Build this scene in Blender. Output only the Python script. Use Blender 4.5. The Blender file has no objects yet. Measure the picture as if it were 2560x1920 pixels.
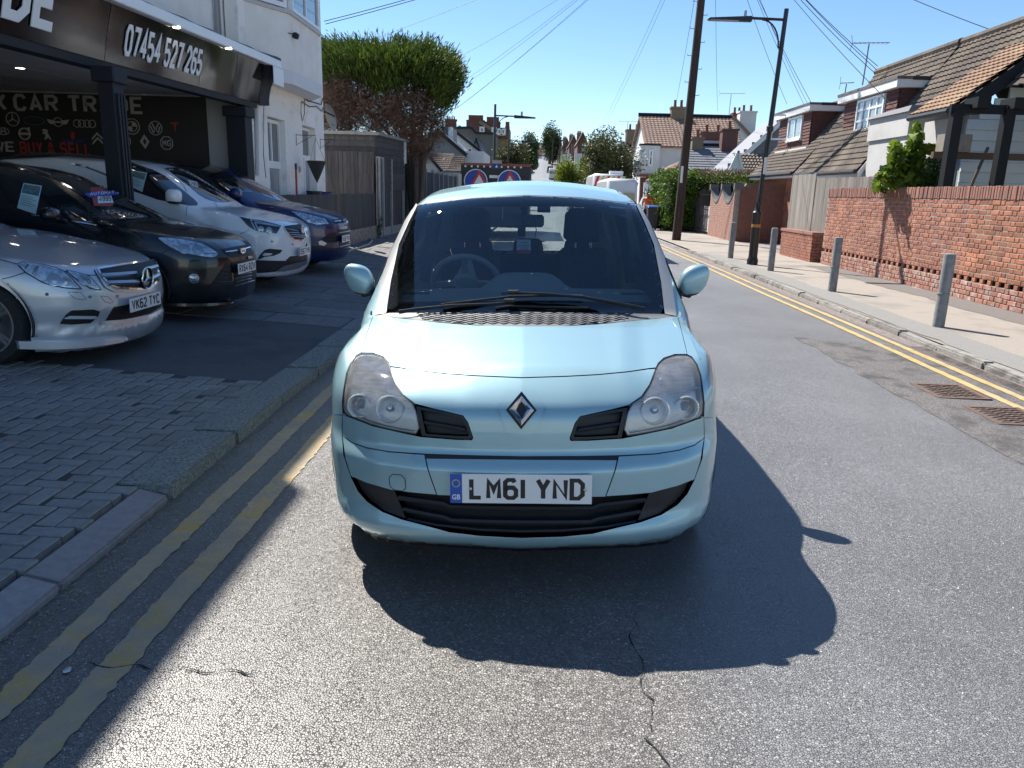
import bpy,bmesh,math,random
import numpy as np
from math import radians as rad,sin,cos,pi
from mathutils import Vector,Matrix
from mathutils.geometry import delaunay_2d_cdt
random.seed(7);RNG=np.random.default_rng(7)
SC=bpy.context.scene
COL=SC.collection
# ------------------------------------------------------------------ camera, sky, sun, exposure
FPX,CXP,CYP=1924.0,1280.0,960.0          # focal length and centre in photo pixels (2560 x 1920)
PITCH,ROLL,YAW,HCAM=rad(14.0),rad(1.6),rad(1.5),1.5
cf=np.array([-sin(YAW)*cos(PITCH),cos(YAW)*cos(PITCH),-sin(PITCH)])
_r=np.array([cos(YAW),sin(YAW),0.0]);_u=np.cross(_r,cf)
cr=_r*cos(ROLL)+_u*sin(ROLL);cu=_u*cos(ROLL)-_r*sin(ROLL)
CAMP=np.array([0,0,HCAM])
cam=bpy.data.cameras.new('camera');cam_o=bpy.data.objects.new('camera',cam);COL.objects.link(cam_o)
cam.sensor_width=36;cam.lens=36*FPX/2560;cam.clip_end=3000;cam.clip_start=.05
cam_o.matrix_world=Matrix(((cr[0],cu[0],-cf[0],0),(cr[1],cu[1],-cf[1],0),(cr[2],cu[2],-cf[2],HCAM),(0,0,0,1)))
SC.camera=cam_o
SUN_AZ,SUN_EL=math.atan2(-.609,.793),rad(50.)
W=bpy.data.worlds.new('World');SC.world=W;W.use_nodes=True
nt=W.node_tree;nt.nodes.clear()
sky=nt.nodes.new('ShaderNodeTexSky');sky.sky_type='NISHITA';sky.sun_disc=False
sky.sun_elevation=SUN_EL;sky.sun_rotation=SUN_AZ;sky.altitude=1200;sky.air_density=1.0;sky.dust_density=.0;sky.ozone_density=3.0
bg=nt.nodes.new('ShaderNodeBackground');bg.inputs[1].default_value=.09
wo=nt.nodes.new('ShaderNodeOutputWorld');hs_n=nt.nodes.new('ShaderNodeHueSaturation');hs_n.inputs['Saturation'].default_value=1.1;nt.links.new(sky.outputs[0],hs_n.inputs['Color']);nt.links.new(hs_n.outputs[0],bg.inputs[0]);nt.links.new(bg.outputs[0],wo.inputs[0])
sl=bpy.data.lights.new('sun','SUN');sl.energy=5.0;sl.angle=rad(.53);sl.color=(1,.95,.87)
so=bpy.data.objects.new('sun',sl);COL.objects.link(so)
SUND=Vector((sin(SUN_AZ)*cos(SUN_EL),cos(SUN_AZ)*cos(SUN_EL),sin(SUN_EL)))
so.rotation_euler=SUND.to_track_quat('Z','Y').to_euler();so.location=(-20,30,40)
vs=SC.view_settings;vs.view_transform='Standard';vs.look='None';vs.gamma=1;vs.exposure=0.93
# ------------------------------------------------------------------ pixel helpers (measuring the photograph)
def crop(x0,y0,s):return lambda x,y:(x0+x/s,y0+y/s)
z1=crop(0,0,2.698);z2=crop(0,380,2.458);z3=crop(780,60,3.77);z5=crop(1540,0,2.1686);z6=crop(1600,400,2.304)
zA=crop(820,420,2.212);zB=crop(820,780,2.676);z2b=crop(600,100,4.146);z5b=crop(1540,260,4.809);z6b=crop(1960,60,3.687)
zm=crop(0,500,4.2545);zf2=crop(0,390,5.027);zf3=crop(340,540,6.9125);zk4=crop(300,370,6.9125);zg5=crop(520,480,5.821)
z4=crop(0,860,1.5955);z3b=crop(1000,250,6.703);z4b=crop(1300,280,9.759);zr5=crop(1700,780,2.572);zc=crop(1120,240,3.687);zw=crop(0,200,4.608)
def ray(p):
    p=np.atleast_2d(np.asarray(p,float))
    return cf+np.outer((p[:,0]-CXP)/FPX,cr)-np.outer((p[:,1]-CYP)/FPX,cu)
def ax(p,X):d=ray(p)[0];return Vector(CAMP+d*(X/d[0]))
def ay(p,Y):d=ray(p)[0];return Vector(CAMP+d*(Y/d[1]))
def az(p,Z=0.):d=ray(p)[0];return Vector(CAMP+d*((Z-HCAM)/d[2]))
# ------------------------------------------------------------------ objects
WL={}
def tag(o,label=None,cat=None,group=None,kind=None):
    for k,v in (('label',label),('category',cat),('group',group),('kind',kind)):
        if v:o[k]=v
    return o
def thing(name,label,cat,loc=(0,0,0),group=None):
    o=bpy.data.objects.new(name,None);COL.objects.link(o);o.location=loc;o.empty_display_size=.1
    WL[o]=Vector(loc);return tag(o,label,cat,group)
def link(name,me,mat=None,parent=None):
    if mat is not None and len(me.materials)==0:me.materials.append(mat)
    o=bpy.data.objects.new(name,me);COL.objects.link(o)
    if parent is not None:o.parent=parent
    return o
def worg(o):
    v=Vector((0,0,0))
    while o is not None:
        v=v+o.location;o=o.parent
    return v
class MB:
    """collects polygons given in world coordinates and links them as one mesh object"""
    def __init__(s):s.v=[];s.f=[];s.mi=[];s.cur=0
    def add(s,vs,fs):
        b=len(s.v);s.v += [tuple(p) for p in vs];s.f += [tuple(i+b for i in f) for f in fs];s.mi += [s.cur]*len(fs);return s
    def box(s,a,b):
        x0,x1=sorted((a[0],b[0]));y0,y1=sorted((a[1],b[1]));z0,z1_=sorted((a[2],b[2]))
        return s.add([(x0,y0,z0),(x1,y0,z0),(x1,y1,z0),(x0,y1,z0),(x0,y0,z1_),(x1,y0,z1_),(x1,y1,z1_),(x0,y1,z1_)],
                     [(0,3,2,1),(4,5,6,7),(0,1,5,4),(1,2,6,5),(2,3,7,6),(3,0,4,7)])
    def hexa(s,b4,t4):
        return s.add(list(b4)+list(t4),[(0,3,2,1),(4,5,6,7),(0,1,5,4),(1,2,6,5),(2,3,7,6),(3,0,4,7)])
    def slab(s,q,n):      # quad or polygon q extruded by vector n
        q=[Vector(p) for p in q];n=Vector(n);k=len(q)
        nn=(q[1]-q[0]).cross(q[2]-q[1])
        if nn.dot(n) < 0:q=q[::-1]
        return s.add(q+[p+n for p in q],[tuple(range(k-1,-1,-1)),tuple(range(k,2*k))]+[(i,(i+1) % k,(i+1) % k+k,i+k) for i in range(k)])
    def beam(s,a,b,w,h,up=(0,0,1)):
        a=Vector(a);b=Vector(b);d=(b-a).normalized();u=Vector(up)
        r=d.cross(u)
        if r.length < 1e-4:r=d.cross(Vector((0,1,0)))
        r.normalize();u=r.cross(d)
        c=[(-w/2,-h/2),(w/2,-h/2),(w/2,h/2),(-w/2,h/2)]
        return s.hexa([a+r*x+u*y for x,y in c],[b+r*x+u*y for x,y in c])
    def tube(s,path,r,n=8,cap=True):
        path=[Vector(p) for p in path];m=len(path)
        rs=r if hasattr(r,'__len__') else [r]*m
        vs=[];up=Vector((0,0,1))
        for i,p in enumerate(path):
            d=(path[min(i+1,m-1)]-path[max(i-1,0)]).normalized()
            a=d.cross(up)
            if a.length < .05:a=d.cross(Vector((0,1,0)))
            a.normalize();b=a.cross(d)
            vs += [p+(a*cos(2*pi*k/n)+b*sin(2*pi*k/n))*rs[i] for k in range(n)]
        fs=[(i*n+k,i*n+(k+1) % n,(i+1)*n+(k+1) % n,(i+1)*n+k) for i in range(m-1) for k in range(n)]
        if cap:fs += [tuple(range(n-1,-1,-1)),tuple((m-1)*n+k for k in range(n))]
        return s.add(vs,fs)
    def lathe(s,prof,c,axis=(0,0,1),n=16):
        ax_=Vector(axis).normalized();a=ax_.cross(Vector((0,1,0)) if abs(ax_.y) < .9 else Vector((1,0,0))).normalized();b=ax_.cross(a);c=Vector(c)
        vs=[c+ax_*h+(a*cos(2*pi*k/n)+b*sin(2*pi*k/n))*r for r,h in prof for k in range(n)]
        m=len(prof)
        return s.add(vs,[(i*n+k,i*n+(k+1) % n,(i+1)*n+(k+1) % n,(i+1)*n+k) for i in range(m-1) for k in range(n)])
    def build(s,name,mat,parent=None,smooth=False,bevel=0,tri=False):
        o=Vector((0,0,0)) if parent is None else worg(parent)
        me=bpy.data.meshes.new(name);me.from_pydata([(p[0]-o.x,p[1]-o.y,p[2]-o.z) for p in s.v],[],s.f)
        for m_ in (mat if isinstance(mat,(list,tuple)) else [mat]):me.materials.append(m_)
        if len(me.materials) > 1:me.polygons.foreach_set('material_index',s.mi)
        if bevel:
            bm=bmesh.new();bm.from_mesh(me);bmesh.ops.bevel(bm,geom=bm.edges[:],offset=bevel,segments=1,affect='EDGES',clamp_overlap=True);bm.to_mesh(me);bm.free()
        if smooth:me.polygons.foreach_set('use_smooth',[True]*len(me.polygons));me.set_sharp_from_angle(angle=rad(40))
        me.update();ob=link(name,me,None,parent);return ob
def bx(name,mat,parent,*boxes,bevel=0):
    m=MB()
    for a,b in boxes:m.box(a,b)
    return m.build(name,mat,parent,bevel=bevel)
def inst(name,me,parent,mw):        # a copy sharing mesh data, placed by a world matrix
    o=bpy.data.objects.new(name,me);COL.objects.link(o)
    if parent is not None:o.parent=parent;mw=Matrix.Translation(-worg(parent)) @ mw
    o.matrix_local=mw;return o
def text_mesh(s,w,h,depth=.002,bold=0.,font_h=None,spacing=1.0,shear=0):
    c=bpy.data.curves.new('lettering','FONT');c.body=s;c.size=1;c.extrude=0;c.offset=bold;c.space_character=spacing;c.align_x='LEFT';c.shear=shear
    t=bpy.data.objects.new('lettering',c);COL.objects.link(t)
    dg=bpy.context.evaluated_depsgraph_get();dg.update()
    me=bpy.data.meshes.new_from_object(t.evaluated_get(dg));bpy.data.objects.remove(t);bpy.data.curves.remove(c)
    n=len(me.vertices);co=np.empty(n*3);me.vertices.foreach_get('co',co);co=co.reshape(-1,3)
    mn,mx=co.min(0),co.max(0);co[:,:2] -= (mn[:2]+mx[:2])/2
    co[:,0] *= w/(mx[0]-mn[0]);co[:,1] *= h/(mx[1]-mn[1])
    fs=[tuple(p.vertices) for p in me.polygons];bpy.data.meshes.remove(me);return co,fs
# block capitals as strokes on a 10 x 16 cell, for number plates
GLY={'L':['M1 15L1 1L8 1'],'M':['M1 1L1 15L5 7L9 15L9 1'],'6':['M8 13L7 15L3 15L1 13L1 3L3 1L7 1L9 3L9 7L7 9L3 9L1 7'],'1':['M5 1L5 15'],'Y':['M1 15L5 8L9 15','M5 8L5 1'],'N':['M1 1L1 15L9 1L9 15'],'D':['M1 1L1 15L6 15L9 12L9 4L6 1L1 1'],
 'V':['M1 15L5 1L9 15'],'K':['M1 1L1 15','M9 15L1 7','M4 9L9 1'],'2':['M1 12L3 15L7 15L9 12L9 10L1 2L1 1L9 1'],'T':['M0.5 15L9.5 15','M5 15L5 1'],'C':['M9 12L7 15L3 15L1 12L1 4L3 1L7 1L9 4'],'R':['M1 1L1 15L7 15L9 13L9 10L7 8L1 8','M5 8L9 1'],'X':['M1 1L9 15','M1 15L9 1'],
 '4':['M7 1L7 15L1 5L9.5 5'],'Z':['M1 15L9 15L1 1L9 1'],'S':['M9 13L7 15L3 15L1 13L1 10L3 8L7 8L9 6L9 3L7 1L3 1L1 3'],'7':['M1 15L9 15L4 1'],'J':['M8 15L8 4L6 1L3 1L1 4'],'A':['M1 1L5 15L9 1','M2.5 5L7.5 5'],'W':['M0 15L2.5 1L5 11L7.5 1L10 15'],'0':['M3 1L1 4L1 12L3 15L7 15L9 12L9 4L7 1L3 1'],'5':['M8 15L1 15L1 8.5L6 9L9 7L9 4L7 1L3 1L1 3'],
 '9':['M2 3L3 1L7 1L9 3L9 13L7 15L3 15L1 13L1 9L3 7L7 7L9 9'],'E':['M9 15L1 15L1 1L9 1','M1 8L8 8'],'G':['M9 12L7 15L3 15L1 12L1 4L3 1L7 1L9 4L9 7L6 7'],'B':['M1 1L1 15L7 15L9 13L9 10L7 8L1 8','M7 8L9 6L9 3L7 1L1 1'],'U':['M1 15L1 4L3 1L7 1L9 4L9 15'],'O':['M3 1L1 4L1 12L3 15L7 15L9 12L9 4L7 1L3 1'],'I':['M5 1L5 15'],'H':['M1 1L1 15','M9 1L9 15','M1 8L9 8'],'Q':['M3 1L1 4L1 12L3 15L7 15L9 12L9 4L7 1L3 1'],'P':['M1 1L1 15L7 15L9 13L9 9L7 7L1 7'],'F':['M1 1L1 15L9 15','M1 8L8 8'],'&':['M9 1L2 11L2 13L4 15L6 13L6 11L1 5L1 3L3 1L6 1L9 6'],'3':['M1 15L9 15L5 9L7 9L9 7L9 3L7 1L3 1L1 3']}
def strokes(s,th=2.4,gap=2.6,space=6.):
    polys=[];x=0.
    for ch in s:
        if ch==' ':x += space;continue
        w=3. if ch in '1I' else 10.
        off=x-(3.5 if ch in '1I' else 0)
        for path in GLY[ch]:
            pts=[tuple(map(float,q.split())) for q in path[1:].split('L')]
            cl=pts[0]==pts[-1];P=[np.array(p) for p in (pts[:-1] if cl else pts)];n=len(P);Lh=[];Rh=[]
            for i in range(n):
                a=P[i-1] if (cl or i) else None;b=P[(i+1) % n] if (cl or i < n-1) else None
                d1=(P[i]-a)/np.linalg.norm(P[i]-a) if a is not None else None;d2=(b-P[i])/np.linalg.norm(b-P[i]) if b is not None else None
                if d1 is None:d1=d2
                if d2 is None:d2=d1
                n1=np.array([-d1[1],d1[0]]);n2=np.array([-d2[1],d2[0]]);m=n1+n2;m /= max(.3,np.linalg.norm(m));k=min(2.2,1/max(.3,m@n1))
                Lh.append(P[i]+m*k*th/2);Rh.append(P[i]-m*k*th/2)
            rng=range(n if cl else n-1)
            for i in rng:j=(i+1) % n;polys.append([(p[0]+off,p[1]) for p in (Rh[i],Rh[j],Lh[j],Lh[i])])
        x += w+gap
    return polys,x-gap
def plate_text(s,w,h,th=3.3):
    polys,W_=strokes(s,th);v=[];f=[]
    for k,pl in enumerate(polys):
        b=len(v);v += [((x/W_-.5)*w,(min(16.25,max(-.25,y))/16-.5)*h,.00002*(k % 7)) for x,y in pl];f.append(tuple(range(b,b+4)))
    return np.array(v),f
def frame(o,xdir,ydir):   # matrix with local x,y directions in world
    x=Vector(xdir).normalized();y=Vector(ydir);y=(y-x*y.dot(x)).normalized();z=x.cross(y);o=Vector(o)
    return Matrix(((x.x,y.x,z.x,o.x),(x.y,y.y,z.y,o.y),(x.z,y.z,z.z,o.z),(0,0,0,1)))
def place_text(name,s,o,xdir,ydir,w,h,mat,parent,bold=.01,depth=.003,split=False,**k):
    co,fs=plate_text(s,w,h) if split else text_mesh(s,w,h,bold=bold,**k);M=frame(o,xdir,ydir)
    m=MB();z=M.to_3x3() @ Vector((0,0,1))
    vs=[M @ Vector(p) for p in co];n=len(vs)
    m.add([v+z*depth for v in vs],fs)
    ec={}
    for f in fs:
        for i in range(len(f)):
            e=(f[i],f[(i+1) % len(f)]);ec[tuple(sorted(e))]=ec.get(tuple(sorted(e)),0)+1
    sk=[e for f in fs for e in zip(f,f[1:]+f[:1]) if ec[tuple(sorted(e))]==1]
    if len(sk) < 4000:m.add(vs+[v+z*depth for v in vs],[(a,b,b+n,a+n) for a,b in sk])
    return tag(m.build(name,mat,parent),kind='stuff')
def polytube(name,mat,parent,path,r,n=6):return MB().tube(path,r,n).build(name,mat,parent,smooth=True)
# ------------------------------------------------------------------ materials
MATS={}
def mat(name,c,r=.6,m=0.,c2=None,sc=4.,det=5.,lo=.35,hi=.65,bump=0.,bsc=60.,coat=0.,spec=.5,rnd=0.,stretch=None,emit=0.,vor=0.,c3=None,sc3=1.2,cr_=.03,alpha=1.,tc='P',rr=0.):
    if name in MATS:return MATS[name]
    M=bpy.data.materials.new(name);M.use_nodes=True;t=M.node_tree;N=t.nodes;L=t.links;p=N['Principled BSDF']
    c=tuple(c)+(1,);p.inputs['Base Color'].default_value=c;p.inputs['Roughness'].default_value=r;p.inputs['Metallic'].default_value=m
    p.inputs['Specular IOR Level'].default_value=spec;p.inputs['Coat Weight'].default_value=coat;p.inputs['Coat Roughness'].default_value=cr_
    M.diffuse_color=c
    co=None
    def coord():
        g=N.new('ShaderNodeNewGeometry') if tc=='P' else N.new('ShaderNodeTexCoord')
        o=g.outputs['Position'] if tc=='P' else g.outputs['Object']
        if stretch:
            mp=N.new('ShaderNodeMapping');mp.inputs['Scale'].default_value=stretch;L.new(o,mp.inputs[0]);o=mp.outputs[0]
        return o
    def noise(s_,d=det):
        n=N.new('ShaderNodeTexNoise');n.inputs['Scale'].default_value=s_;n.inputs['Detail'].default_value=d;n.inputs['Roughness'].default_value=.62;L.new(co,n.inputs['Vector']);return n.outputs['Fac']
    def ramp(f,a,b):
        q=N.new('ShaderNodeMapRange');q.inputs['From Min'].default_value=a;q.inputs['From Max'].default_value=b;L.new(f,q.inputs[0]);return q.outputs[0]
    def mix(f,a,b,bt='MIX'):
        q=N.new('ShaderNodeMix');q.data_type='RGBA';q.blend_type=bt
        if isinstance(f,float):q.inputs[0].default_value=f
        else:L.new(f,q.inputs[0])
        for i,v in ((6,a),(7,b)):
            if isinstance(v,tuple):q.inputs[i].default_value=v
            else:L.new(v,q.inputs[i])
        return q.outputs[2]
    cur=c
    if c2 or c3 or bump or vor or rr:co=coord()
    if c2:cur=mix(ramp(noise(sc),lo,hi),c,tuple(c2)+(1,))
    if c3:cur=mix(ramp(noise(sc3,3),.5,.68),cur,tuple(c3)+(1,))
    if rnd:
        oi=N.new('ShaderNodeObjectInfo');q=N.new('ShaderNodeMapRange');q.inputs[3].default_value=1-rnd;q.inputs[4].default_value=1+rnd;L.new(oi.outputs['Random'],q.inputs[0])
        hs=N.new('ShaderNodeHueSaturation');L.new(q.outputs[0],hs.inputs['Value'])
        if isinstance(cur,tuple):hs.inputs['Color'].default_value=cur
        else:L.new(cur,hs.inputs['Color'])
        cur=hs.outputs[0]
    if not isinstance(cur,tuple):L.new(cur,p.inputs['Base Color'])
    if rr:
        q=N.new('ShaderNodeMapRange');q.inputs[3].default_value=r-rr;q.inputs[4].default_value=r+rr;L.new(noise(sc*1.7),q.inputs[0]);L.new(q.outputs[0],p.inputs['Roughness'])
    if bump:
        b=N.new('ShaderNodeBump');b.inputs['Strength'].default_value=min(1.,bump);b.inputs['Distance'].default_value=.01*max(1,bump);L.new(noise(bsc,3),b.inputs['Height']);L.new(b.outputs[0],p.inputs['Normal'])
    if emit:p.inputs['Emission Color'].default_value=c;p.inputs['Emission Strength'].default_value=emit
    MATS[name]=M;return M
def glass(name,tint=(.75,.85,.85),refl=1.0,rough=.0,ior=1.5):
    if name in MATS:return MATS[name]
    M=bpy.data.materials.new(name);M.use_nodes=True;t=M.node_tree;N=t.nodes;L=t.links;N.remove(N['Principled BSDF'])
    tr=N.new('ShaderNodeBsdfTransparent');tr.inputs[0].default_value=tuple(tint)+(1,)
    gl=N.new('ShaderNodeBsdfGlossy');gl.inputs[0].default_value=(refl,refl,refl,1);gl.inputs['Roughness'].default_value=rough
    fr=N.new('ShaderNodeFresnel');fr.inputs[0].default_value=ior;mx=N.new('ShaderNodeMixShader')
    L.new(fr.outputs[0],mx.inputs[0]);L.new(tr.outputs[0],mx.inputs[1]);L.new(gl.outputs[0],mx.inputs[2]);L.new(mx.outputs[0],N['Material Output'].inputs[0])
    MATS[name]=M;return M
def paint(name,c,metal=.35,r=.42,c2=None,coat=1.):return mat(name,c,r=r,m=metal,coat=coat,c2=c2,sc=900,lo=.3,hi=.7,det=2,tc='O')
black_gloss=mat('black_gloss',(.008,.009,.012),.12,coat=.5)
black_plastic=mat('black_plastic',(.018,.019,.022),.5,bump=.1,bsc=400)
rubber=mat('rubber',(.016,.016,.017),.8,c2=(.03,.03,.03),sc=30)
chrome=mat('chrome',(.75,.76,.78),.08,1.)
silver_trim=mat('silver_trim',(.45,.46,.48),.28,.9)
alloy=mat('alloy',(.35,.36,.38),.3,.85)
white_plate=mat('plate_white',(.78,.78,.77),.35)
plate_black=mat('plate_black',(.01,.01,.012),.4)
lens_clear=glass('lens_clear',(.93,.95,.96),1.,.02,1.45)

# ------------------------------------------------------------------ terrain levels
def zs(y):return float(np.interp(y,[0,95,130,200,300,360,420,900],[0,0,.9,6.6,14.2,18.3,20.,22.]))
def zr(x,y=0.):return (-(.9-x)*.028 if x < .9 else -(x-.9)*.018)+zs(y)
def fz(x):return min(.36,max(0.,(-2.1-x)*.05))
def grid(name,xs,ys,zf,m,kind='structure',parent=None):
    v=[(x,y,zf(x,y)) for y in ys for x in xs];n=len(xs)
    f=[(j*n+i,j*n+i+1,(j+1)*n+i+1,(j+1)*n+i) for j in range(len(ys)-1) for i in range(n-1)]
    b=MB();b.add(v,f);o=b.build(name,m,parent,smooth=True);tag(o,kind=kind);return o
def road_material():
    M=bpy.data.materials.new('asphalt');M.use_nodes=True;t=M.node_tree;N=t.nodes;L=t.links;p=N['Principled BSDF']
    g=N.new('ShaderNodeNewGeometry');P=g.outputs['Position']
    def nz(s,d=4,r=.6):
        n=N.new('ShaderNodeTexNoise');n.inputs['Scale'].default_value=s;n.inputs['Detail'].default_value=d;n.inputs['Roughness'].default_value=r;L.new(P,n.inputs['Vector']);return n.outputs['Fac']
    def mr(f,a,b,c=0.,d=1.):
        q=N.new('ShaderNodeMapRange');q.inputs[1].default_value=a;q.inputs[2].default_value=b;q.inputs[3].default_value=c;q.inputs[4].default_value=d;L.new(f,q.inputs[0]);return q.outputs[0]
    def ma(op,a,b):
        q=N.new('ShaderNodeMath');q.operation=op
        for i,v in enumerate((a,b)):
            if isinstance(v,(int,float)):q.inputs[i].default_value=v
            else:L.new(v,q.inputs[i])
        return q.outputs[0]
    def mx(f,a,b,bt='MIX'):
        q=N.new('ShaderNodeMix');q.data_type='RGBA';q.blend_type=bt
        if isinstance(f,float):q.inputs[0].default_value=f
        else:L.new(f,q.inputs[0])
        for i,v in ((6,a),(7,b)):
            if isinstance(v,tuple):q.inputs[i].default_value=v+(1,)
            else:L.new(v,q.inputs[i])
        return q.outputs[2]
    sx=N.new('ShaderNodeSeparateXYZ');L.new(P,sx.inputs[0]);X=sx.outputs[0];Y=sx.outputs[1]
    # stone chippings
    v=N.new('ShaderNodeTexVoronoi');v.inputs['Scale'].default_value=125;v.inputs['Randomness'].default_value=1;L.new(P,v.inputs['Vector'])
    v2=N.new('ShaderNodeTexVoronoi');v2.feature='DISTANCE_TO_EDGE';v2.inputs['Scale'].default_value=125;L.new(P,v2.inputs['Vector'])
    vr=N.new('ShaderNodeSeparateColor');L.new(v.outputs['Color'],vr.inputs[0]);rnd=vr.outputs[0]
    # side: 0 = worn, stony left lane; 1 = finer right lane
    side=mr(ma('ADD',X,mr(nz(.9,3),0,1,-.45,.45)),.28,.75)
    stone=mx(mr(rnd,0,1),(.11,.102,.096),(.28,.262,.24))
    stone=mx(mr(rnd,.9,1),stone,(.4,.38,.355))
    fine=mx(mr(rnd,0,1),(.15,.15,.152),(.255,.255,.257))
    fine=mx(mr(rnd,.93,1),fine,(.36,.36,.36))
    base=mx(side,stone,fine)
    edge=mr(v2.outputs['Distance'],.0,.11)
    base=mx(edge,(.075,.072,.07),base)
    patch=mr(nz(.55,5,.65),.3,.7,.78,1.22)
    cc=N.new('ShaderNodeCombineColor')
    for i in range(3):L.new(patch,cc.inputs[i])
    base=mx(1.,base,cc.outputs[0],'MULTIPLY')
    # tyre-polished darker tracks and pale dust near the crown
    dust=mr(nz(2.2,6,.7),.52,.75,0,.38)
    base=mx(ma('MULTIPLY',dust,mr(ma('ABSOLUTE',ma('SUBTRACT',X,.55),0.),.0,.5,1.,0.)),base,(.36,.35,.33))
    oil=mr(nz(1.3,2,.5),.70,.76,0,.45)
    base=mx(oil,base,(.05,.05,.055))
    # fine cracks
    wn=N.new('ShaderNodeTexNoise');wn.inputs['Scale'].default_value=3.5;wn.inputs['Detail'].default_value=6;L.new(P,wn.inputs['Vector'])
    wv=N.new('ShaderNodeVectorMath');wv.operation='MULTIPLY_ADD';L.new(wn.outputs['Color'],wv.inputs[0]);wv.inputs[1].default_value=(.5,.5,0);L.new(P,wv.inputs[2])
    ck=N.new('ShaderNodeTexVoronoi');ck.feature='DISTANCE_TO_EDGE';ck.inputs['Scale'].default_value=.16;L.new(wv.outputs[0],ck.inputs['Vector'])
    crack=ma('MULTIPLY',mr(ck.outputs['Distance'],.0,.0012,.7,0),mr(nz(1.1,2),.9,.95))
    base=mx(crack,base,(.012,.012,.013))
    L.new(base,p.inputs['Base Color'])
    L.new(mr(rnd,0,1,.38,.62),p.inputs['Roughness']);p.inputs['Specular IOR Level'].default_value=.95
    hgt=ma('ADD',ma('MULTIPLY',edge,mr(rnd,0,1,.5,1.)),ma('MULTIPLY',crack,-2.))
    b=N.new('ShaderNodeBump');b.inputs['Strength'].default_value=.85;b.inputs['Distance'].default_value=.006;L.new(hgt,b.inputs['Height']);L.new(b.outputs[0],p.inputs['Normal'])
    return M
asph=road_material()
old_asph=mat('old_asphalt',(.075,.07,.07),.85,c2=(.2,.185,.175),sc=70,det=3,lo=.38,hi=.62,bump=1.,bsc=90,c3=(.06,.058,.058),sc3=3)
tarmac=mat('forecourt_tarmac',(.07,.07,.074),.85,c2=(.13,.13,.136),sc=95,det=3,bump=.8,bsc=130,c3=(.06,.06,.065),sc3=.9)
pave_tan=mat('pavement_chip',(.36,.318,.27),.9,c2=(.22,.195,.172),sc=80,det=4,lo=.42,hi=.7,bump=.8,bsc=120,c3=(.2,.185,.17),sc3=.8)
pave_grey=mat('pavement_repair',(.19,.185,.175),.9,c2=(.28,.27,.25),sc=75,det=4,bump=.7,bsc=120)
kerb_m=mat('kerb_concrete',(.2,.19,.175),.9,c2=(.31,.295,.27),sc=22,bump=.6,bsc=60,c3=(.11,.105,.1),sc3=3.5,rnd=.15)
kerb_d=mat('dropped_kerb',(.25,.22,.225),.85,c2=(.31,.28,.28),sc=25,bump=.4,bsc=120,rnd=.1)
kerb_s=mat('granite_strip',(.14,.146,.14),.9,c2=(.30,.305,.285),sc=60,lo=.4,hi=.6,bump=.6,bsc=110)
block_m=mat('paving_block',(.23,.22,.212),.85,c2=(.29,.278,.265),sc=28,bump=.5,bsc=150,c3=(.175,.172,.165),sc3=1.2,rnd=.11)
slab_m=mat('paving_slab',(.13,.127,.127),.85,c2=(.18,.175,.172),sc=14,bump=.4,bsc=90,rnd=.14)
yellow=mat('yellow_line',(.60,.38,.12),.75,c2=(.36,.27,.13),sc=9,lo=.38,hi=.62,det=8,bump=.6,bsc=45,c3=(.42,.34,.2),sc3=4)
yellow_w=mat('yellow_line_worn',(.47,.345,.20),.8,c2=(.36,.295,.22),sc=7,lo=.35,hi=.6,det=9,bump=.8,bsc=30,c3=(.50,.33,.09),sc3=5)
earth=mat('ground_earth',(.13,.12,.09),.95,c2=(.09,.11,.05),sc=.4)
ys_far=list(np.arange(-6,30,1.5))+list(np.arange(30,460,8.))
g=grid('ground',list(np.linspace(-500,-16,14))+[-9,-5.5,-2.2,4.6,7.4,12]+list(np.linspace(20,500,14)),[-12]+ys_far+[520,640,900,1500],lambda x,y:zs(y)-.16-(.35 if abs(x) > 500 else 0),earth)
road=grid('road',[-1.84,-1.5,-1,-.5,0,.5,.9,1.4,2,2.6,3.2,3.8,4.42],ys_far,lambda x,y:zr(x,y),asph)
strip_l=grid('forecourt',[-16,-9.3,-5.2,-4.4,-3.6,-2.8,-2.1,-2.02],list(np.arange(-6,46,1.)),lambda x,y:fz(x)-.004,tarmac)
pv=grid('pavement',[4.53,5.2,5.9,6.5,7.12],list(np.arange(-4,60,1.)),lambda x,y:-.004+.008*(x-4.5)/2.5,pave_tan)
pv2=grid('drive',[7.12,9,14,24],list(np.arange(-4,60,4.)),lambda x,y:-.01,pave_grey)
def sheet(name,pts,m,dz=.004,kind='structure',zf=None,parent=None):
    b=MB();b.add([(x,y,(zf or zr)(x,y)+dz) for x,y in pts],[tuple(range(len(pts)))]);o=b.build(name,m,parent);tag(o,kind=kind);return o
def strip(name,x0,x1,ya,yb,m,dz,zf,jit=0.,step=.12,kind='structure',wob=None):
    n=int((yb-ya)/step)+1;v=[];
    for i in range(n+1):
        y=ya+(yb-ya)*i/n;w=wob(y) if wob else 0.
        for x in (x0,x1):
            xx=x+w+random.gauss(0,jit);v.append((xx,y,zf(xx,y)+dz))
    b=MB();b.add(v,[(2*i,2*i+1,2*i+3,2*i+2) for i in range(n)]);o=b.build(name,m);tag(o,kind=kind);return o
# old strip of rougher road along the right gutter
random.seed(3)
pp=[(3.0,8.85),(3.35,8.82),(3.75,8.7),(4.38,8.62)]
pp += [(4.38,y) for y in np.arange(7,-5,-1.5)]+[(3.03,y) for y in np.arange(-5,8.7,.25)]
pp=[(x+(random.gauss(0,.018) if x < 4.2 else 0),y) for x,y in pp]
b=MB();b.add([(x,y,zr(x,y)+.003) for x,y in pp],[tuple(range(len(pp)))]);tag(b.build('road_patch',old_asph),kind='structure')
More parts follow.
